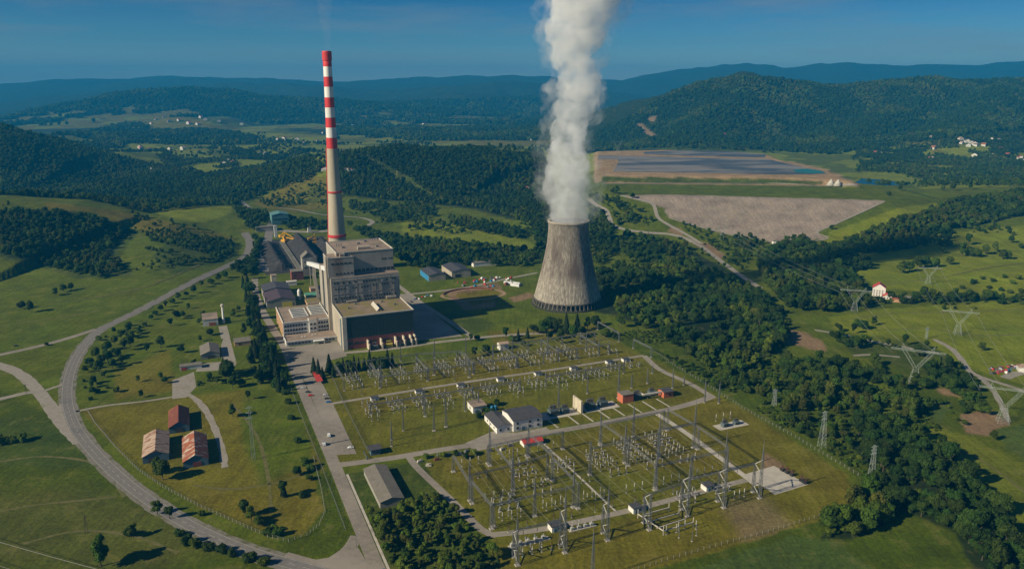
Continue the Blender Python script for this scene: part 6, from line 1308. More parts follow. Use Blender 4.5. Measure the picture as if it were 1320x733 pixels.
def tree(kd, p, sc, rz=None, full=True, extra=None):
    rz = R.uniform(0, 6.28) if rz is None else rz; me_ = R.choice(CR[kd]); size = ('small' if sc < 0.8 else 'big' if sc > 1.25 else 'medium') if kd != 'bush' else ('small' if sc < 0.8 else 'wide' if sc > 1.3 else 'rounded')
    nm = {'conifer': 'conifer', 'bush': 'shrub'}.get(kd, 'tree'); noun = {'conifer': 'conifer', 'bush': 'shrub'}.get(kd, 'broadleaf tree')
    lb = extra or f'{size} {TW[kd]} {noun} {where(p.x, p.y)}'
    NT[nm] += 1
    gr = f'{noun}s {where(p.x, p.y)}'
    hs_ = R.uniform(0.82, 1.2); wx_ = R.uniform(0.85, 1.15)
    if kd == 'bush' or not full:
        o = link({'conifer': 'conifer', 'bush': 'shrub'}.get(kd, 'tree'), me_, None, p, rz); o.scale = (sc * wx_, sc / wx_, sc * hs_); return tag(o, lb, noun if kd != 'bush' else 'shrub', gr)
    q = thing(nm, lb, 'conifer' if kd == 'conifer' else 'tree', p, rz, gr); q.scale = (sc * wx_, sc / wx_, sc * hs_); link('crown', me_, q); link('trunk', TK, q); return q
# hand placed trees: (kind, u, v, scale)
HP = []
for u, v, s in [(310, 352, 1.0), (316, 360, 1.2), (314, 372, 1.1), (321, 378, 1.3), (318, 390, 1.2), (326, 396, 1.4), (322, 406, 1.3), (330, 412, 1.4), (327, 424, 1.5), (335, 428, 1.3), (333, 440, 1.5), (341, 444, 1.5), (338, 455, 1.4), (347, 460, 1.6), (344, 470, 1.4), (352, 476, 1.5), (349, 488, 1.2), (357, 492, 1.4), (342, 482, 1.1), (330, 462, 1.2), (325, 468, 1.1), (366, 498, 1.2), (360, 505, 1.0), (336, 494, 1.0), (293, 484, 1.3), (289, 480, 1.0)]:
    HP.append(('conifer' if R.random() < 0.62 else 'dark', u, v, s * 1.3)); HP.append((R.choice(['conifer', 'dark', 'dark']), u + R.uniform(-5, 5), v + R.uniform(-4, 5), s * R.uniform(0.9, 1.25)))
for u, v, s in [(425, 481, 1.9), (405, 482, 1.35), (411, 485, 1.3), (437, 482, 1.1), (443, 481, 1.2), (450, 480, 1.1), (457, 479, 1.15), (463, 478, 1.1), (470, 477, 1.2), (477, 476, 1.4), (484, 475, 1.1), (492, 474, 1.35), (500, 473, 1.45), (506, 472, 1.2), (416, 488, 1.1), (430, 486, 1.1)]: HP.append(('conifer' if u < 432 or R.random() < .5 else 'dark', u, v, s))
for u, v, s in [(612, 460, 1.1), (607, 440, 0.8), (615, 438, 0.7), (627, 455, 1.0)]: HP.append(('dark', u, v, s))
for u, v, s in [(680, 436, 0.9), (688, 430, 1.1), (668, 437, 0.8), (700, 430, 1.5), (709, 424, 1.4), (717, 428, 1.3), (723, 436, 1.0), (730, 430, 1.6), (738, 437, 1.1), (744, 428, 1.5), (750, 433, 0.9), (757, 425, 1.0), (767, 420, 1.0), (780, 434, 1.0), (800, 422, 1.1), (708, 438, 0.8), (720, 443, 0.8), (660, 440, 0.7), (652, 436, 0.9), (675, 446, 0.6)]: HP.append((R.choice(['dark', 'mid', 'conifer']), u, v, s * 1.3))
for u, v, s in [(210, 618, 1.7), (202, 610, 1.2), (316, 665, 1.2), (306, 662, 1.0), (324, 672, 0.9), (335, 676, 0.9), (203, 662, 0.9), (219, 668, 0.9), (130, 729, 1.6), (172, 692, 0.8), (300, 537, 1.1), (366, 640, 1.0), (383, 612, 0.7), (395, 603, 0.8), (28, 398, 1.1), (40, 402, 1.3), (82, 376, 1.2), (72, 381, 1.1), (92, 374, 1.0)]: HP.append((R.choice(['dark', 'mid']), u, v, s))
HP[-16] = ('conifer', 366, 640, 1.0)
for u, v, s in [(116, 470, 1.0), (124, 462, 1.3), (132, 472, 1.5), (128, 480, 1.4), (139, 465, 1.4), (145, 474, 1.2), (150, 460, 1.3), (158, 470, 1.1), (160, 452, 1.4), (168, 446, 1.3), (148, 444, 1.3), (156, 436, 1.3), (170, 436, 1.2), (165, 428, 1.2), (180, 430, 1.1), (138, 452, 1.3), (135, 486, 0.8), (207, 448, 1.3), (190, 455, 1.0), (233, 455, 1.2), (228, 412, 1.2), (236, 408, 1.0), (220, 420, 1.0), (243, 398, 0.8), (271, 432, 1.1), (315, 432, 1.3), (262, 410, 1.1), (258, 418, 1.1), (300, 408, 0.9), (250, 470, 0.8), (178, 492, 0.7), (182, 512, 0.7), (207, 488, 0.8), (212, 494, 0.9), (300, 500, 1.3), (312, 497, 1.1), (270, 492, 1.0), (280, 495, 0.9), (320, 515, 0.9), (258, 440, 0.7)]: HP.append((R.choice(['dark', 'mid', 'mid']), u, v, s * 0.9))
for u, v, s in [(207, 401, 1.0), (214, 396, 0.9), (200, 406, 0.8), (195, 412, 0.8), (222, 391, 0.9), (230, 386, 1.0), (240, 382, 0.8), (250, 378, 1.0), (260, 370, 1.1), (272, 366, 1.2), (282, 362, 1.1), (290, 358, 1.2), (300, 350, 1.3), (308, 344, 1.3), (330, 330, 1.3), (326, 340, 1.2), (332, 320, 1.3)]: HP.append((R.choice(['dark', 'mid']), u, v, s))
for u, v, s in [(1160, 352, 1.6), (1172, 350, 1.6), (1182, 346, 1.7), (1192, 344, 1.8), (1204, 344, 1.6), (1224, 341, 1.5), (1166, 346, 1.4), (1214, 327, 1.2), (1240, 330, 1.8), (1250, 330, 1.7), (1258, 331, 1.6), (1248, 316, 1.6), (1270, 328, 1.5), (1282, 325, 1.5), (1292, 334, 1.6), (1300, 334, 1.3), (1303, 313, 1.2), (1316, 320, 1.0), (1238, 388, 1.5), (1250, 388, 1.6), (1230, 386, 1.3), (1272, 387, 1.6), (1282, 386, 1.2), (1190, 385, 1.4), (1200, 388, 1.5), (1210, 388, 1.2), (1180, 384, 1.1), (1315, 388, 1.4), (1126, 419, 1.0), (1112, 424, 1.2), (1104, 421, 1.0), (1100, 430, 1.0), (1112, 446, 1.3), (1104, 449, 1.2), (1130, 476, 1.2), (1127, 471, 1.3), (1134, 481, 1.0), (1265, 452, 0.9), (1300, 256, 1.0), (1120, 305, 1.3), (1125, 300, 1.4), (1132, 304, 1.3), (1138, 302, 1.2), (1072, 296, 1.0), (1280, 567, 0.8), (1180, 497, 1.3), (1192, 500, 1.4), (1200, 496, 1.1)]: HP.append((R.choice(['dark', 'mid', 'mid']), u, v, s * 1.05))
for u, v, s in [(1145, 252, 1.1), (1160, 246, 1.0), (1215, 246, 1.2), (1228, 246, 1.5), (1250, 244, 1.3), (1270, 241, 1.3), (815, 256, 1.2), (795, 250, 1.6), (790, 249, 1.3), (812, 285, 1.4), (818, 282, 1.3), (806, 276, 1.2), (800, 270, 1.3), (796, 264, 1.3)]: HP.append((R.choice(['dark', 'mid']), u, v, s * 1.2))
for kd, u, v, s in HP:
    p = at(u, v)
    tree(kd, p, s, full=True)
# shrubs and hedges placed by hand
for u, v, s in [(150, 505, 1.0), (60, 445, .8), (165, 690, 1.0), (240, 700, 1.2), (252, 704, 1.1), (270, 708, 1.2), (285, 712, 1.2), (300, 715, 1.0), (322, 722, 1.3), (340, 727, 1.2), (232, 690, 1.0), (345, 690, 1.1), (352, 684, 1.0), (358, 690, 1.2), (260, 664, .8), (398, 618, .9), (390, 640, .9), (384, 570, 1.0), (376, 540, 1.0), (372, 520, 1.1), (368, 508, 1.2), (392, 596, 1.0), (400, 606, 1.0), (626, 528, 1.4), (632, 534, 1.3), (620, 530, 1.2), (616, 538, 1.0), (640, 522, 1.2), (600, 590, .9), (588, 586, .8), (612, 586, 1.0), (570, 588, .9), (550, 590, .8), (1240, 372, 1.2), (1255, 366, 1.4), (1266, 360, 1.2), (1280, 363, 1.4), (1295, 358, 1.3), (1305, 366, 1.2), (1275, 372, 1.2), (1290, 375, 1.1), (1312, 360, 1.4), (1250, 376, 1.1), (1302, 378, 1.1), (1216, 398, .9), (1230, 398, .8), (1255, 398, .9), (0, 572, 1.6), (15, 570, 1.3), (30, 568, 1.2)]:
    tree('bush', at(u, v), s * 1.25)
# woods: sampled points, the ones that show largest become trees of their own, the rest one mass
WOODS = [  # outline px, spacing m, kinds, scale range, nearest y, farthest y, px slack
    ([(1100, 545), (1160, 545), (1215, 575), (1262, 620), (1320, 700), (1335, 745), (1265, 745), (1236, 690), (1172, 662), (1106, 692), (1056, 696), (1088, 655), (1136, 622), (1118, 585)], 6.4, ('dark', 'mid', 'mid', 'light', 'olive', 'bush'), (0.6, 1.65), 300, 800, 2),
    ([(1000, 470), (1060, 466), (1112, 478), (1160, 502), (1196, 528), (1176, 548), (1122, 562), (1070, 535), (1020, 505)], 6.8, ('dark', 'dark', 'mid', 'olive', 'bush'), (0.6, 1.6), 400, 900, 2),
    ([(770, 352), (812, 346), (900, 350), (960, 372), (1008, 402), (1012, 440), (964, 484), (900, 472), (868, 446), (830, 424), (790, 402), (774, 380)], 7.0, ('dark', 'mid', 'mid', 'light', 'olive', 'bush'), (0.6, 1.6), 500, 1200, 2),
    ([(800, 303), (840, 306), (885, 322), (896, 345), (850, 348), (815, 340), (798, 322)], 7.4, ('dark', 'mid', 'olive', 'bush'), (0.6, 1.5), 800, 1400, 2),
    ([(985, 330), (1010, 318), (1035, 305), (1052, 322), (1082, 322), (1120, 345), (1092, 352), (1110, 372), (1118, 396), (1060, 404), (1016, 398), (990, 372), (975, 350)], 7.2, ('dark', 'dark', 'mid', 'olive'), (0.7, 1.7), 650, 1500, 2),
    ([(900, 470), (960, 484), (1020, 505), (1100, 562), (1085, 575), (1000, 530), (940, 498)], 9.5, ('bush', 'bush', 'mid', 'dark'), (0.7, 1.2), 450, 900, 3),
    ([(480, 690), (500, 660), (545, 640), (572, 640), (612, 690), (648, 712), (650, 750), (490, 750)], 4.6, ('light', 'bush', 'bush', 'light', 'olive', 'bush'), (0.35, 0.95), 330, 600, 2),
    ([(448, 650), (470, 655), (500, 690), (490, 720), (470, 690)], 6, ('light', 'bush'), (0.5, 0.8), 330, 600, 2),
    ([(1190, 448), (1220, 455), (1245, 482), (1256, 505), (1235, 512), (1205, 498), (1185, 470)], 7, ('mid', 'dark', 'bush'), (0.8, 1.3), 500, 1000, 2),
    ([(1235, 505), (1270, 515), (1275, 535), (1240, 530)], 7, ('mid', 'bush'), (0.6, 1.0), 500, 1000, 2),
    ([(1010, 425), (1060, 418), (1120, 440), (1195, 448), (1190, 462), (1110, 455), (1050, 440)], 12, ('bush', 'mid', 'dark'), (0.7, 1.2), 600, 1100, 2),
    ([(1150, 385), (1220, 384), (1320, 386), (1320, 392), (1220, 393), (1110, 392)], 9, ('mid', 'dark', 'bush'), (0.7, 1.1), 700, 1200, 1.5),
    ([(0, 274), (110, 278), (160, 300), (135, 328), (165, 345), (160, 352), (128, 362), (100, 354), (60, 344), (0, 328)], 8.5, ('dark', 'dark', 'mid'), (0.8, 1.3), 900, 1600, 2),
    ([(180, 285), (300, 316), (302, 332), (230, 344), (205, 330), (190, 305)], 15, ('dark', 'bush', 'mid'), (0.7, 1.1), 900, 1600, 2),
    ([(0, 258), (180, 278), (260, 294), (300, 308), (280, 318), (160, 285), (60, 268), (0, 268)], 24, ('bush', 'mid'), (0.7, 1.0), 900, 1600, 2),
    ([(300, 268), (345, 276), (336, 300), (318, 296)], 9, ('dark', 'mid'), (0.9, 1.3), 1000, 2000, 2),
    ([(326, 300), (342, 318), (330, 350), (318, 356), (312, 350), (324, 325)], 7.5, ('dark', 'mid'), (0.9, 1.3), 700, 1500, 2),
    ([(360, 282), (420, 288), (420, 296), (365, 296)], 9, ('dark', 'mid'), (0.9, 1.3), 1000, 1800, 2),
    ([(447, 292), (510, 308), (570, 312), (675, 324), (690, 335), (675, 344), (612, 343), (549, 348), (520, 341), (470, 305)], 8.5, ('dark', 'mid', 'mid'), (0.8, 1.3), 900, 1700, 2),
    ([(500, 270), (540, 262), (562, 270), (520, 285), (505, 288)], 10, ('dark', 'mid'), (0.9, 1.4), 1000, 2000, 2),
    ([(576, 281), (612, 285), (672, 300), (674, 309), (640, 306), (590, 291)], 9.5, ('dark', 'mid'), (0.8, 1.3), 1000, 2000, 2),
    ([(450, 262), (500, 262), (490, 280), (455, 278)], 13, ('dark', 'mid'), (0.8, 1.3), 1000, 2000, 2),
    ([(690, 290), (712, 285), (714, 330), (700, 345), (690, 330)], 9, ('dark', 'mid'), (0.9, 1.3), 900, 2000, 2),
    ([(758, 268), (780, 278), (790, 300), (798, 320), (770, 345), (756, 330)], 9, ('dark', 'mid'), (0.8, 1.3), 900, 2000, 2),
    ([(770, 250), (800, 252), (815, 275), (822, 290), (800, 285)], 13, ('dark', 'mid'), (0.8, 1.2), 1000, 2000, 2),
    ([(958, 300), (985, 315), (975, 326), (950, 322), (945, 310)], 13, ('dark', 'mid'), (0.8, 1.2), 1000, 2000, 2),
    ([(1060, 322), (1112, 306), (1150, 287), (1192, 276), (1215, 263), (1262, 255), (1330, 246), (1330, 276), (1255, 291), (1200, 302), (1180, 320), (1120, 328)], 8.2, ('dark', 'dark', 'dark', 'mid'), (0.9, 1.4), 900, 2100, 2),
    ([(1180, 300), (1230, 296), (1225, 320), (1190, 318)], 11, ('dark', 'mid'), (0.9, 1.4), 900, 2000, 2),
    ([(440, 198), (520, 190), (600, 191), (665, 198), (700, 203), (714, 240), (714, 292), (690, 292), (660, 282), (610, 268), (560, 263), (500, 258), (440, 250), (424, 228)], 9.0, ('dark', 'dark', 'conifer', 'mid'), (0.9, 1.4), 1400, 2700, 1),
    ([(330, 262), (370, 245), (420, 232), (440, 255), (420, 266), (370, 272)], 26, ('dark', 'bush', 'mid'), (0.9, 1.3), 1200, 2400, 1),
    ([(190, 238), (300, 220), (350, 213), (400, 205), (420, 216), (395, 234), (345, 248), (330, 256), (300, 266), (230, 263), (190, 258)], 10.5, ('dark', 'dark', 'mid'), (0.9, 1.4), 1300, 3600, 1),
    ([(0, 160), (60, 176), (130, 197), (200, 214), (260, 224), (300, 242), (300, 262), (180, 276), (60, 262), (0, 258)], 11, ('dark', 'dark', 'dark', 'mid'), (1.0, 1.5), 1400, 3700, 1),
    ([(290, 196), (350, 190), (412, 196), (410, 208), (300, 206)], 13, ('dark', 'mid'), (1.0, 1.4), 2400, 3800, 1),
    ([(200, 200), (300, 205), (310, 216), (220, 222)], 20, ('dark', 'mid'), (1.0, 1.4), 2000, 3800, 1),
    ([(1100, 188), (1320, 170), (1320, 240), (1260, 232), (1180, 228), (1110, 215)], 15, ('dark', 'mid', 'mid'), (0.9, 1.3), 1900, 4000, 1),
    ([(1090, 205), (1330, 190), (1330, 234), (1200, 226), (1120, 222)], 24, ('dark', 'dark'), (1.0, 1.4), 1900, 3500, 1),
    ([(740, 190), (900, 192), (1000, 198), (1000, 190), (900, 184), (740, 184)], 17, ('dark', 'mid'), (1.0, 1.4), 2400, 4200, 1),
]
FARW = [
    ([(735, 198), (780, 165), (820, 148), (860, 122), (905, 106), (950, 99), (1000, 102), (1060, 110), (1130, 106), (1200, 101), (1330, 98), (1330, 165), (1250, 172), (1180, 186), (1120, 190), (1080, 200), (1010, 196), (900, 186), (860, 190)], 14, (1.15, 1.85), 2600, 4700),
    ([(100, 175), (160, 160), (240, 165), (330, 176), (330, 192), (200, 192), (120, 185)], 22, (1.6, 2.4), 3500, 5200),
    ([(-20, 160), (100, 128), (230, 112), (380, 124), (520, 138), (520, 160), (330, 160), (290, 150), (200, 155), (100, 180), (-20, 180)], 27, (2.0, 3.1), 5000, 7200),
    ([(440, 135), (720, 125), (720, 172), (440, 170)], 32, (2.2, 3.3), 5200, 8400),
    ([(425, 158), (720, 160), (720, 183), (425, 184)], 20, (1.4, 2.3), 3700, 5000),
    ([(-20, 165), (150, 172), (160, 192), (-20, 192)], 19, (1.4, 2.3), 3200, 4400),
    ([(740, 130), (830, 140), (780, 175), (740, 185)], 36, (2.8, 4.0), 4500, 8000),
]
roads_xy = ROADS
def offroad(X, Y_, pad):
    ok = np.ones(len(X), bool)
    for L, hw in roads_xy:
        m = (X > L[:, 0].min() - 20) & (X < L[:, 0].max() + 20) & (Y_ > L[:, 1].min() - 20) & (Y_ < L[:, 1].max() + 20) & ok
        idx = np.nonzero(m)[0]
        if len(idx) == 0: continue
        d = np.full(len(idx), 1e9)
        for (ax, ay), (bx, by) in zip(L[:-1], L[1:]):
            ex, ey = bx - ax, by - ay; k = np.clip(((X[idx] - ax) * ex + (Y_[idx] - ay) * ey) / (ex * ex + ey * ey + 1e-9), 0, 1); d = np.minimum(d, np.hypot(X[idx] - ax - k * ex, Y_[idx] - ay - k * ey))
        ok[idx] &= d > hw + pad
    return ok
def sample(poly, sp, y0, y1, slack):
    P = [at(*p) for p in poly]; xa, xb = min(p.x for p in P) - 30, max(p.x for p in P) + 30; ya, yb = max(y0, min(p.y for p in P) - 60), min(y1, max(p.y for p in P) + 200)
    gx = np.arange(xa, xb, sp); gy = np.arange(ya, yb, sp); X, Yv = np.meshgrid(gx, gy); X = X.ravel() + (rng.random(X.size) - .5) * sp * 0.95; Yv = Yv.ravel() + (rng.random(Yv.size) - .5) * sp * 0.95
    Z = height(X, Yv); u, v, d = project(X, Yv, Z); u = u + fbm(X, Yv, 30, 3, 5) * 3600 / d; v = v + fbm(X, Yv, 30, 3, 6) * 1500 / d
    m = sdist(u, v, poly) <= 0.01 * slack; X, Yv, Z = X[m], Yv[m], Z[m]
    ok = offroad(X, Yv, 2.5); return X[ok], Yv[ok], Z[ok]
ALLT = []
for poly, sp, kinds_, (s0, s1), y0, y1, slack in WOODS:
    clump = sp >= 12; X, Yv, Z = sample(poly, sp * (0.55 if clump else 1), y0, y1, slack)
    cl = fbm(X, Yv, 45, 3, 17); cg = fbm(X, Yv, sp * 5, 4, 19)
    if clump: kk = cg > 0.02; X, Yv, Z, cl = X[kk], Yv[kk], Z[kk], cl[kk]; s0 *= 0.65
    st_ = fbm(X, Yv, 55 if sp < 9 else 140, 3, 71)
    for i_, (x, y, z, c_) in enumerate(zip(X, Yv, Z, cl)):
        if c_ < -0.2 and 'bush' in kinds_ and sp > 5 and R.random() < 0.75: continue
        s = R.uniform(s0, s1) * (1 + 0.25 * c_); kd_ = R.choice(kinds_)
        if 'dark' in kinds_ and kd_ in ('dark', 'mid', 'olive', 'light'): g_ = float(st_[i_]) + R.uniform(-0.12, 0.12); kd_ = 'dark' if g_ < -0.05 else 'mid' if g_ < 0.16 else 'light' if 'light' in kinds_ and R.random() < 0.5 else 'olive' if R.random() < 0.5 else 'mid'
        ALLT.append((kd_, x, y, z, s))
for poly, sp, thr, y0, y1, sc0 in [([(-20, 170), (720, 168), (720, 200), (440, 200), (420, 225), (300, 262), (200, 262), (-20, 200)], 26, 0.16, 1500, 6500, 1.3), ([(1090, 186), (1330, 160), (1330, 245), (1110, 238)], 17, 0.0, 1500, 4500, 1.2), ([(770, 186), (1010, 178), (1010, 192), (770, 192)], 22, 0.05, 2300, 4500, 1.3), ([(440, 258), (700, 290), (700, 330), (520, 318), (440, 285)], 12, 0.16, 1000, 2200, 0.9), ([(1060, 300), (1330, 250), (1330, 400), (1100, 395)], 15, 0.24, 800, 1900, 0.9), ([(0, 262), (300, 300), (275, 345), (120, 352), (0, 335)], 14, 0.2, 800, 1700, 0.7), ([(170, 276), (300, 308), (298, 332), (225, 346), (200, 320)], 9, -0.02, 800, 1700, 0.75), ([(760, 250), (990, 320), (960, 350), (760, 330)], 12, 0.12, 850, 1900, 0.8), ([(110, 440), (330, 360), (345, 490), (230, 500), (110, 520)], 12, 0.3, 500, 1000, 0.7), ([(1090, 430), (1250, 470), (1260, 560), (1120, 480)], 11, 0.16, 450, 1000, 0.7), ([(780, 430), (930, 430), (1100, 560), (1090, 590), (900, 490)], 8.5, 0.06, 420, 900, 0.7), ([(800, 425), (960, 430), (1180, 500), (1240, 600), (1318, 740), (1272, 740), (1238, 686), (1172, 658), (1104, 690), (1056, 692), (1110, 610), (900, 485)], 4.6, -0.08, 330, 900, 0.0)]:
    X, Yv, Z = sample(poly, sp, y0, y1, 1); cl = fbm(X, Yv, sp * 9, 4, 41)
    for x, y, z, c_ in zip(X, Yv, Z, cl):
        if c_ > thr and sc0 == 0.0: ALLT.append(('bush', x, y, z, R.uniform(0.3, 0.75)))
        elif c_ > thr: ALLT.append((R.choice(('dark', 'mid', 'bush') if sp < 20 else ('dark', 'dark', 'mid')), x, y, z, sc0 * R.uniform(0.75, 1.25)))
def insideframe(x, y, z):
    u, v, d = project(np.array(x), np.array(y), np.array(z)); return -10 < u < 1330 and 0 < v < 760
ALLT.sort(key=lambda q: -(q[4] / math.hypot(q[1], q[2])))
LIM = dict(tree=300, conifer=110, shrub=190); mass = []
for kd, x, y, z, s in ALLT:
    nm = {'conifer': 'conifer', 'bush': 'shrub'}.get(kd, 'tree')
    if NT[nm] < LIM[nm] and insideframe(x, y, z): tree(kd, Vector((x, y, z)), s, full=math.hypot(x, y) < 720)
    else: mass.append((kd, x, y, z, s))
for poly, sp, (s0, s1), y0, y1 in FARW:
    X, Yv, Z = sample(poly, sp, y0, y1, 1)
    u_, v_, _ = project(X, Yv, Z); scar = np.minimum(sdist(u_, v_, [(834, 151), (847, 149), (847, 156), (838, 159)]), sdist(u_, v_, [(820, 159), (828, 159), (848, 176), (838, 179)]))
    kc = (clearing(X, Yv, Z) < 0.25) & (scar > 1.0); X, Yv, Z = X[kc], Yv[kc], Z[kc]; bigv = fbm(X, Yv, 160, 3, 23)
    for x, y, z, g_ in zip(X, Yv, Z, bigv): mass.append(('farmid' if g_ + R.uniform(-0.08, 0.08) > 0.1 else 'far', x, y, z - 1.0, R.uniform(s0, s1) * (1 + 0.3 * g_)))
def gn_mass(name, items):
    """one object: crowns instanced on the points of a mesh"""
    protos = []; idx = {}
    for kd in CR:
        for k, me_ in enumerate(CR[kd]): idx[(kd, k)] = len(protos); protos.append(me_)
    co = np.array([(x, y, z) for _, x, y, z, _ in items], np.float32); me_ = bpy.data.meshes.new(name); me_.vertices.add(len(co)); me_.vertices.foreach_set('co', co.ravel())
    ik = np.array([idx[(kd, R.randrange(len(CR[kd])))] for kd, *_ in items], np.int32)
    for an, ty_, arr in (('kindx', 'INT', ik), ('rotz', 'FLOAT', rng.random(len(co)).astype(np.float32) * 6.283), ('siz', 'FLOAT_VECTOR', (np.array([s for *_, s in items])[:, None] * (0.78 + 0.44 * rng.random((len(items), 3)))).astype(np.float32))):
        a = me_.attributes.new(an, ty_, 'POINT'); a.data.foreach_set('vector' if ty_ == 'FLOAT_VECTOR' else 'value', arr.ravel())
    o = link(name, me_); ng = bpy.data.node_groups.new('wood', 'GeometryNodeTree'); ng.interface.new_socket('Geometry', in_out='INPUT', socket_type='NodeSocketGeometry'); ng.interface.new_socket('Geometry', in_out='OUTPUT', socket_type='NodeSocketGeometry')
    gi = ng.nodes.new('NodeGroupInput'); go = ng.nodes.new('NodeGroupOutput'); jn = ng.nodes.new('GeometryNodeJoinGeometry')
    def na(nm, ty_): n = ng.nodes.new('GeometryNodeInputNamedAttribute'); n.data_type = ty_; n.inputs['Name'].default_value = nm; return next(s for s in n.outputs if s.enabled and s.name == 'Attribute')
    rk, rz_, sz_ = na('kindx', 'INT'), na('rotz', 'FLOAT'), na('siz', 'FLOAT_VECTOR'); cx_ = ng.nodes.new('ShaderNodeCombineXYZ'); ng.links.new(rz_, cx_.inputs[2])
    byme = {}
    for ob in COL.objects:
        if ob.type == 'MESH' and ob.data in protos and ob.data.name not in byme: byme[ob.data.name] = ob
    for k, pm in enumerate(protos):
        if not (ik == k).any(): continue
        src = byme.get(pm.name)
        if src is None:
            src = link('tree', pm, None, (items[0][1], items[0][2], items[0][3])); spare(src, pm)
        oi = ng.nodes.new('GeometryNodeObjectInfo'); oi.transform_space = 'ORIGINAL'; oi.inputs['Object'].default_value = src; oi.inputs['As Instance'].default_value = True
        cp = ng.nodes.new('FunctionNodeCompare'); cp.data_type = 'INT'; cp.operation = 'EQUAL'; ia = [s for s in cp.inputs if s.enabled]; ng.links.new(rk, ia[0]); ia[1].default_value = k
        ip = ng.nodes.new('GeometryNodeInstanceOnPoints'); ng.links.new(gi.outputs[0], ip.inputs['Points']); ng.links.new(cp.outputs[0], ip.inputs['Selection']); ng.links.new(oi.outputs['Geometry'], ip.inputs['Instance']); ng.links.new(cx_.outputs[0], ip.inputs['Rotation']); ng.links.new(sz_, ip.inputs['Scale']); ng.links.new(ip.outputs[0], jn.inputs[0])
    ng.links.new(jn.outputs[0], go.inputs[0]); md = o.modifiers.new('scatter', 'NODES'); md.node_group = ng
    return o
def spare(o, pm):
    # a canopy kind that has no tree of its own yet: stand it as one distant tree on the wooded hill
    p = at(950, 150); p += Vector((R.uniform(-60, 60), R.uniform(-40, 40), 0)); p.z = float(height(p.x, p.y)) - 1; o.location = p; o.scale = (2.2, 2.2, 2.2)
    tag(o, 'single dark tree crown high on the wooded hill at the right', 'tree', 'trees on the wooded hill')
fo = gn_mass('forest', mass); kind(fo, 'stuff'); fo['label'] = 'woods covering the hills and valley sides behind the power station'; fo['category'] = 'forest'
print('TREES', NT, 'mass', len(mass))
# ------------------------------------------------------------------ cars
def make_car(col, van=False):
    L, Wd, H = (5.4, 2.0, 2.2) if van else (4.4, 1.8, 1.45); b = MB(); w = Wd / 2
    prof = [(-L / 2, 0.35), (-L / 2, 0.9), (-L * 0.44, H * 0.98), (L * 0.20, H), (L * 0.36, 1.15), (L / 2, 0.95), (L / 2, 0.35)] if van else [(-L / 2, 0.35), (-L / 2, 0.85), (-L * 0.40, 0.98), (-L * 0.27, H), (L * 0.10, H), (L * 0.26, 0.95), (L / 2, 0.78), (L / 2, 0.35)]
    n = len(prof)
    for s in (-1, 1): b.v += [(x, s * w * (1 if z < 1.05 else 0.84), z) for x, z in prof]
    for i in range(n): j = (i + 1) % n; b.f.append((i, j, n + j, n + i)); b.m.append(0)
    b.f += [tuple(range(n - 1, -1, -1)), tuple(range(n, 2 * n))]; b.m += [0, 0]
    g = MB()
    zt = H - 0.12
    for s in (-1, 1): g.quad((-L * 0.36, s * (w * 0.94 + 0.02), 1.0), (L * 0.2, s * (w * 0.94 + 0.02), 1.0), (L * 0.08, s * (w * 0.85 + 0.02), zt), (-L * 0.26, s * (w * 0.85 + 0.02), zt))
    g.quad((L * 0.275, -w * 0.8, 0.98), (L * 0.275, w * 0.8, 0.98), (L * 0.115, w * 0.74, H - 0.06), (L * 0.115, -w * 0.74, H - 0.06))
    wl = MB()
    return b.mesh('body', mat('car paint ' + col[0], col[1], tuple(x * 0.9 for x in col[1]), 0.5, 0.3, spec=0.5)), g.mesh('window_glass', M['glass']), L, w
wb = MB(); n0 = 14
for y in (-0.11, 0.11): wb.v += [(0.33 * math.cos(2 * math.pi * i / n0), y, 0.33 * math.sin(2 * math.pi * i / n0)) for i in range(n0)]
for i in range(n0): wb.f.append((i, (i + 1) % n0, n0 + (i + 1) % n0, n0 + i)); wb.m.append(0)
wb.f += [tuple(range(n0 - 1, -1, -1)), tuple(range(n0, 2 * n0))]; wb.m += [0, 0]; WH = wb.mesh('wheel', M['tyre'])
PAINT = dict(white=(0.72, 0.73, 0.73), red=(0.45, 0.03, 0.03), dark=(0.04, 0.045, 0.05), silver=(0.42, 0.44, 0.46), blue=(0.05, 0.14, 0.30))
PM = {}
def car(colr, label, p, rz, van=False, group=None):
    k = (colr, van)
    if k not in PM: PM[k] = make_car((colr + (' van' if van else ''), PAINT[colr]), van)
    bm_, gm_, L, w = PM[k]; q = thing('van' if van else 'car', label, 'van' if van else 'car', p + Vector((0, 0, 0.08)), rz, group); link('body', bm_, q); link('window_glass', gm_, q)
    for x in (-L * 0.3, L * 0.3):
        for y in (-w + 0.05, w - 0.05): link('wheel', WH, q, (x, y, 0.33))
GC = 'cars in the car park'
for c_, u, v, rz, van, lb in [('dark', 397, 505.5, 0.2, 0, 'dark car parked in the row left of centre of the car park'), ('red', 400.5, 510, 0.2, 0, 'red car parked beside a dark car in the upper car park'), ('silver', 390.5, 500.5, 0.2, 0, 'silver car at the top left of the car park'), ('silver', 419.5, 509.5, 0.25, 0, 'silver car just below the long red carport'), ('dark', 421.5, 514, 0.25, 0, 'dark car along the right edge, second below the carport'), ('blue', 423.5, 518.5, 0.25, 0, 'blue car along the right edge, third below the carport'),
    ('white', 424, 562, 1.95, 1, 'white van in the lower car park, upper of the two vans'), ('white', 417.8, 573, 1.95, 1, 'white van in the lower car park, lower of the two vans'), ('white', 452, 577.5, 0.3, 0, 'white car alone at the right edge of the car park near the gatehouse'), ('dark', 377, 463, 0.3, 0, 'dark car parked on the forecourt before the office block'), ('silver', 407, 478, 0.3, 0, 'silver car in front of the conifers at the forecourt')]:
    x, y = G(u, v); car(c_, lb, Vector((x, y, 0)), rz, bool(van), GC)
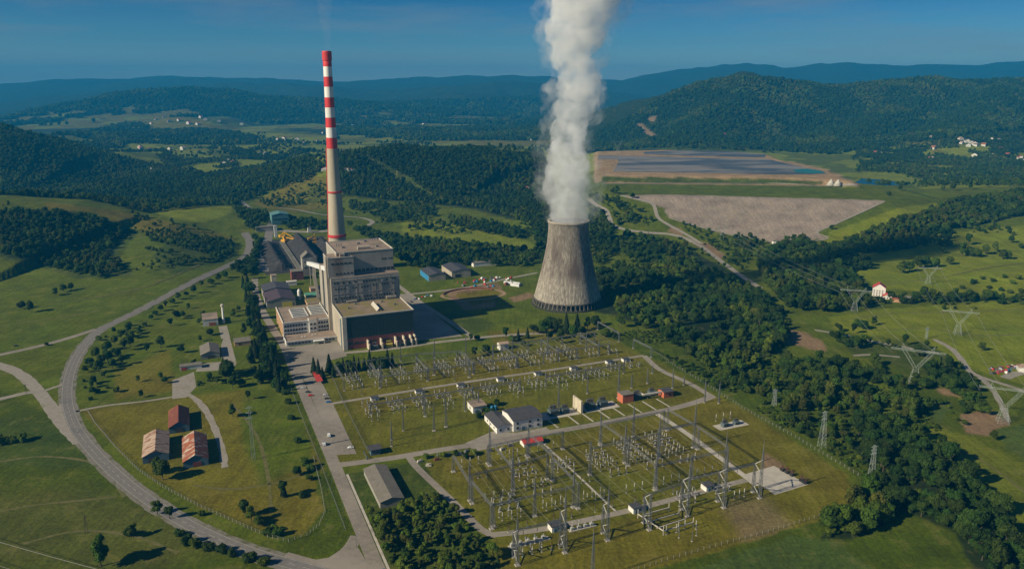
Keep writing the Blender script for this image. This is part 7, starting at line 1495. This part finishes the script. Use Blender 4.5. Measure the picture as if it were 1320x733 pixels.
for i, (u, v) in enumerate([(534, 386), (537, 385), (540, 385.5), (544, 383), (548, 383), (551, 381), (530, 389), (556, 382)]):
    x, y = G(u, v); c_ = ['blue', 'dark', 'white', 'red', 'silver', 'blue', 'dark', 'white'][i]; car(c_, f'{c_} car, number {["one","two","three","four","five","six","seven","eight"][i]} from the left in the jumbled row by the works lot' if False else f'{c_} car in the jumbled row of cars right of the boiler house', Vector((x, y, 0)), TH + 1.4 + 0.2 * (i % 3), i == 7, 'cars right of the boiler house')
p = at(21, 446); car('dark', 'dark car driving along the side road at the far left', p, rad(20))
p = at(205, 445); 
for c_, u, v, lb in [('red', 641, 603, ''), ]: pass
pc = W(-52, 300); q = thing('carport', 'long red roofed carport at the top right of the car park', 'carport', W(-60, 286), TH)
b = MB(); b.box(0, 0, 2.7, 5.6, 26, 2.95); b.obj('roof', M['redroof'], q)
for x in (0.3, 5.3):
    for y in (0.5, 9, 17, 25.5): b = MB(); b.bar((x, y, 0), (x, y, 2.7), 0.2); b.obj('post', M['steel'], q)
# junk beside the yard road
for i, (x, y, c_) in enumerate([(0, 112, 'steel'), (6, 110, 'darksteel'), (13, 108, 'coping'), (20, 110, 'steel'), (-4, 106, 'rust'), (36, 104, 'darksteel'), (45, 103, 'coping'), (53, 106, 'darksteel'), (-16, 108, 'slabc'), (-12, 100, 'slabc')]):
    b = MB(); b.box(-2, -1, 0, 2, 1, 0.9); b.box(-1.6, -0.8, 0.92, 0.6, 0.8, 1.7); b.bar((-1.5, 0, 1.7), (1.8, 0.4, 1.9), 0.4)
    nm_ = dict(steel='grey', darksteel='dark', coping='pale', rust='rusty', slabc='beige')[c_]
    tag(b.obj('stored_equipment', M[c_], None, False, W(x, y), TH + R.uniform(-.5, .5)), f'{nm_} equipment crate below the yard road, {where(*W(x, y)[:2])}', 'equipment', 'equipment stored along the yard road')
# lamp posts along the plant road
lp = MB(); lp.bar((0, 0, 0), (0, 0, 9), 0.22, 0, 0.14); lp.bar((0, 0, 9), (1.8, 0, 9.5), 0.14); LPm = lp.mesh('pole', M['steel']); lh = MB(); lh.box(1.5, -0.2, 9.4, 2.5, 0.2, 9.6); LHm = lh.mesh('lamp_head', M['coping'])
for i, y in enumerate((20, 60, 100, 150, 200, 250, 300, 350)):
    q = thing('street_lamp', f'{["first","second","third","fourth","fifth","sixth","seventh","eighth"][i]} street lamp from the near end of the plant road', 'street lamp', W(-79.5, y), TH, 'street lamps along the plant road'); link('pole', LPm, q); link('lamp_head', LHm, q)
q = thing('notice_board', 'blue notice board beside the plant road junction at the bottom edge', 'sign', W(-72, -12), TH); b = MB(); b.box(-1.6, -0.1, 1.2, 1.6, 0.1, 4.2); b.obj('panel', M['blue'], q)
for x in (-1.4, 1.4): b = MB(); b.bar((x, 0, 0), (x, 0, 1.3), 0.2); b.obj('post', M['steel'], q)
q = thing('utility_cabinet', 'small pale blue cabinet on the grass strip below the long shed', 'cabinet', W(-56, 20), TH); b = MB(); b.box(-1, -0.8, 0, 1, 0.8, 2.0); b.box(-1.1, -0.9, 2.0, 1.1, 0.9, 2.2); b.obj('box', M['bluewall'], q)
# ------------------------------------------------------------------ houses
def house(label, u, v, w, d, h, rh, roof='tiles', wall='housewall', rz=0.3, group=None, wins=True):
    p = at(u, v); rows = int(h // 2.9)
    ws = [('f', x, 1.6 + 2.8 * r, 1.3, 1.4) for x in np.arange(2, w - 1, 3.2) for r in range(rows)] + [('l', y, 1.6 + 2.8 * r, 1.3, 1.4) for y in np.arange(2, d - 1, 3.2) for r in range(rows)] if wins else None
    return building('house', label, 'house', 0, 0, w, d, h, wall, roof, rh, 'y', rz - TH, base=p, wins=ws, group=group)
house('tall white house with red roof standing alone at the edge of the fields', 1124, 381, 15, 13, 11, 5, 'redroof', 'whitewall', rad(-25))
house('small white outbuilding with red roof beside the tall white house', 1138, 385, 10, 8, 3.4, 3, 'redroof', 'whitewall', rad(-20))
house('low brown shed right of the small red roofed outbuilding', 1150, 389, 10, 7, 3, 1, 'tiles', 'orange', rad(-20), wins=False)
house('brown and white barn by the field hedge', 1166, 388, 12, 7, 4, 1.5, 'greyroof', 'housewall', rad(-15), wins=False)
house('pale house with brown red roof hidden in the trees below the dam', 1058, 327, 11, 10, 7, 4, 'tiles', 'whitewall', rad(-15))
house('low grey roofed house left of the brown roofed one below the dam', 1040, 331, 14, 9, 4, 2, 'teal', 'whitewall', rad(-15))
house('tiny white pump house at the lowest corner of the dam', 997, 315, 9, 7, 5, 1.5, 'greyroof', 'whitewall', 0.1, wins=False)
house('dark roofed hut beside the valley road', 958, 313, 9, 7, 3, 1.5, 'darkroof', 'rust', 0.1, wins=False)
house('pale farmhouse with red roof in the wood behind the cooling tower', 676, 246, 16, 12, 6, 4, 'tiles', 'housewall', 0.1)
house('white hillside house with red roof just left of the steam', 682, 244, 12, 10, 6, 4, 'tiles', 'whitewall', 0.2)
house('long house with orange roof right behind the chimney shaft', 441, 222, 26, 12, 6, 4, 'tiles', 'housewall', 0.1)
house('orange roofed cottage beside the long house behind the chimney', 451, 222, 14, 10, 6, 4, 'tiles', 'housewall', 0.3)
house('pale house with red roof left of the chimney on the dry hillside', 414, 221, 22, 12, 7, 4, 'tiles', 'housewall', 0.1)
for i, (u, v) in enumerate(((1071, 239), (1080, 239.4))):
    p = at(u, v); b = MB(); b.lathe([(10.5, 0), (0.4, 14)], 18); tag(b.obj('stone_pile', M['coping'], None, True, p), ['pale conical stone pile, left of two on the dam terrace', 'smaller pale conical stone pile, right of two on the dam terrace'][i], 'stone pile', 'pale piles on the dam')
VIL = [('scattered village on the slope at the far right', [(1237, 181), (1240, 186), (1244, 184), (1250, 185), (1253, 187), (1259, 189), (1275, 181), (1287, 183), (1290, 194), (1300, 202), (1286, 206), (1312, 206), (1277, 203), (1252, 202), (1220, 175), (1202, 179), (1198, 206), (1270, 189), (1204, 193), (1245, 189)], 17),
       ('hamlet on the lowland beyond the dam', [(1128, 198), (1135, 198), (934, 176), (940, 178), (817, 183)], 16),
       ('village on the hill in the hazy left distance', [(200, 155), (210, 152), (216, 158), (228, 156), (240, 160), (252, 161), (256, 152), (262, 155), (280, 157), (193, 160), (268, 150), (309, 161), (325, 155)], 19),
       ('village at the valley floor on the left', [(177, 191), (180, 193), (191, 194), (216, 193), (232, 193), (186, 219), (191, 220), (198, 219), (202, 221), (208, 220), (290, 209), (298, 212), (285, 213), (305, 184), (355, 181), (363, 180), (368, 182), (380, 181), (390, 187), (408, 183), (416, 172), (332, 199), (340, 201)], 17),
       ('settlement on the hazy slope beyond the forest hill', [(544, 161), (578, 154), (512, 173), (612, 160), (620, 160), (670, 179), (684, 181), (690, 178), (452, 164)], 19)]
for vn, pts, sz in VIL:
    for i, (u, v) in enumerate(pts):
        rc = R.choice(['tiles', 'tiles', 'redroof', 'greyroof', 'rustpale']); wc = R.choice(['whitewall', 'housewall', 'whitewall']); s = R.uniform(0.75, 1.25) * sz
        nm_ = dict(tiles='terracotta', redroof='red', greyroof='grey', rustpale='tan')[rc]; p = at(u, v); szw = 'small' if s < sz * 0.9 else 'large' if s > sz * 1.1 else 'midsize'
        b = MB(); w, d, h, rh = s, s * 0.75, s * 0.42, s * 0.3
        b.box(0, 0, -1, w, d, h, 0); b.poly([(0, 0, h), (w, 0, h), (w / 2, 0, h + rh)], 0); b.poly([(w, d, h), (0, d, h), (w / 2, d, h + rh)], 0); b.gable(0, 0, w, d, h + 0.05, h + rh, 'y', 0.6, 0.3, 1)
        for x in np.arange(0.2, 0.9, 0.25): b.box(w * x, -0.06, h * 0.35, w * (x + 0.12), -0.01, h * 0.7, 2)
        tag(b.obj('house', [M[wc], M[rc], M['glass']], None, False, p, R.uniform(-0.7, 0.9)), f'{szw} house with {nm_} roof in the {vn}', 'house', f'houses of the {vn}')
# ------------------------------------------------------------------ scrapyard on the right
for i in range(46):
    u = 1276 + R.random() * 36; v = 473 + (u - 1276) * -0.06 + R.uniform(0, 9) * (1 if u < 1302 else 0.4); c_ = R.choice(['white', 'redroof', 'blue', 'darksteel', 'steel', 'darksteel', 'rust', 'tyre']); p = at(u, v); s = R.uniform(0.7, 1.15)
    nm_ = dict(white='white', redroof='red', blue='blue', darksteel='dark grey', steel='grey', rust='rusty', tyre='black')[c_]
    b = MB(); b.box(-2.1 * s, -0.9 * s, 0.2, 2.1 * s, 0.9 * s, 0.95 * s); b.prism([(-1.3 * s, -0.8 * s), (0.9 * s, -0.8 * s), (0.9 * s, 0.8 * s), (-1.3 * s, 0.8 * s)], 0.97 * s, 1.5 * s)
    for x in (-1.3, 1.3):
        for y in (-0.85, 0.85): b.box(x * s - 0.3, y * s - 0.1, 0, x * s + 0.3, y * s + 0.1, 0.55)
    tag(b.obj('scrap_car', M[c_], None, False, p, R.uniform(0, 3.1)), f'{nm_} scrap car in the scrapyard at the right edge', 'scrap car', 'scrap cars in the scrapyard')
house('low white workshop with rusty roof at the scrapyard edge', 1313, 479, 16, 10, 4, 1.5, 'rustpale', 'whitewall', rad(-20), wins=False)
# ------------------------------------------------------------------ haze
print('MAXZ', float(GZ.max()), float(GZ.min()))
hb_ = MB(); hb_.box(-16000, -3000, float(GZ.min()) - 1, 16000, 16200, max(460.0, float(GZ.max()) + 15)); hm = bpy.data.materials.new('valley haze'); hm.use_nodes = True; t = hm.node_tree; t.nodes.clear()
ho = t.nodes.new('ShaderNodeOutputMaterial'); hv = t.nodes.new('ShaderNodeVolumePrincipled'); hv.inputs['Density'].default_value = HAZE_DENSITY; hv.inputs['Color'].default_value = HAZE_COLOR; hv.inputs['Anisotropy'].default_value = 0.0
t.links.new(hv.outputs[0], ho.inputs['Volume']); hz_ = kind(hb_.obj('haze', hm), 'stuff'); hz_['label'] = 'blue haze filling the valley air'; hz_['category'] = 'haze'
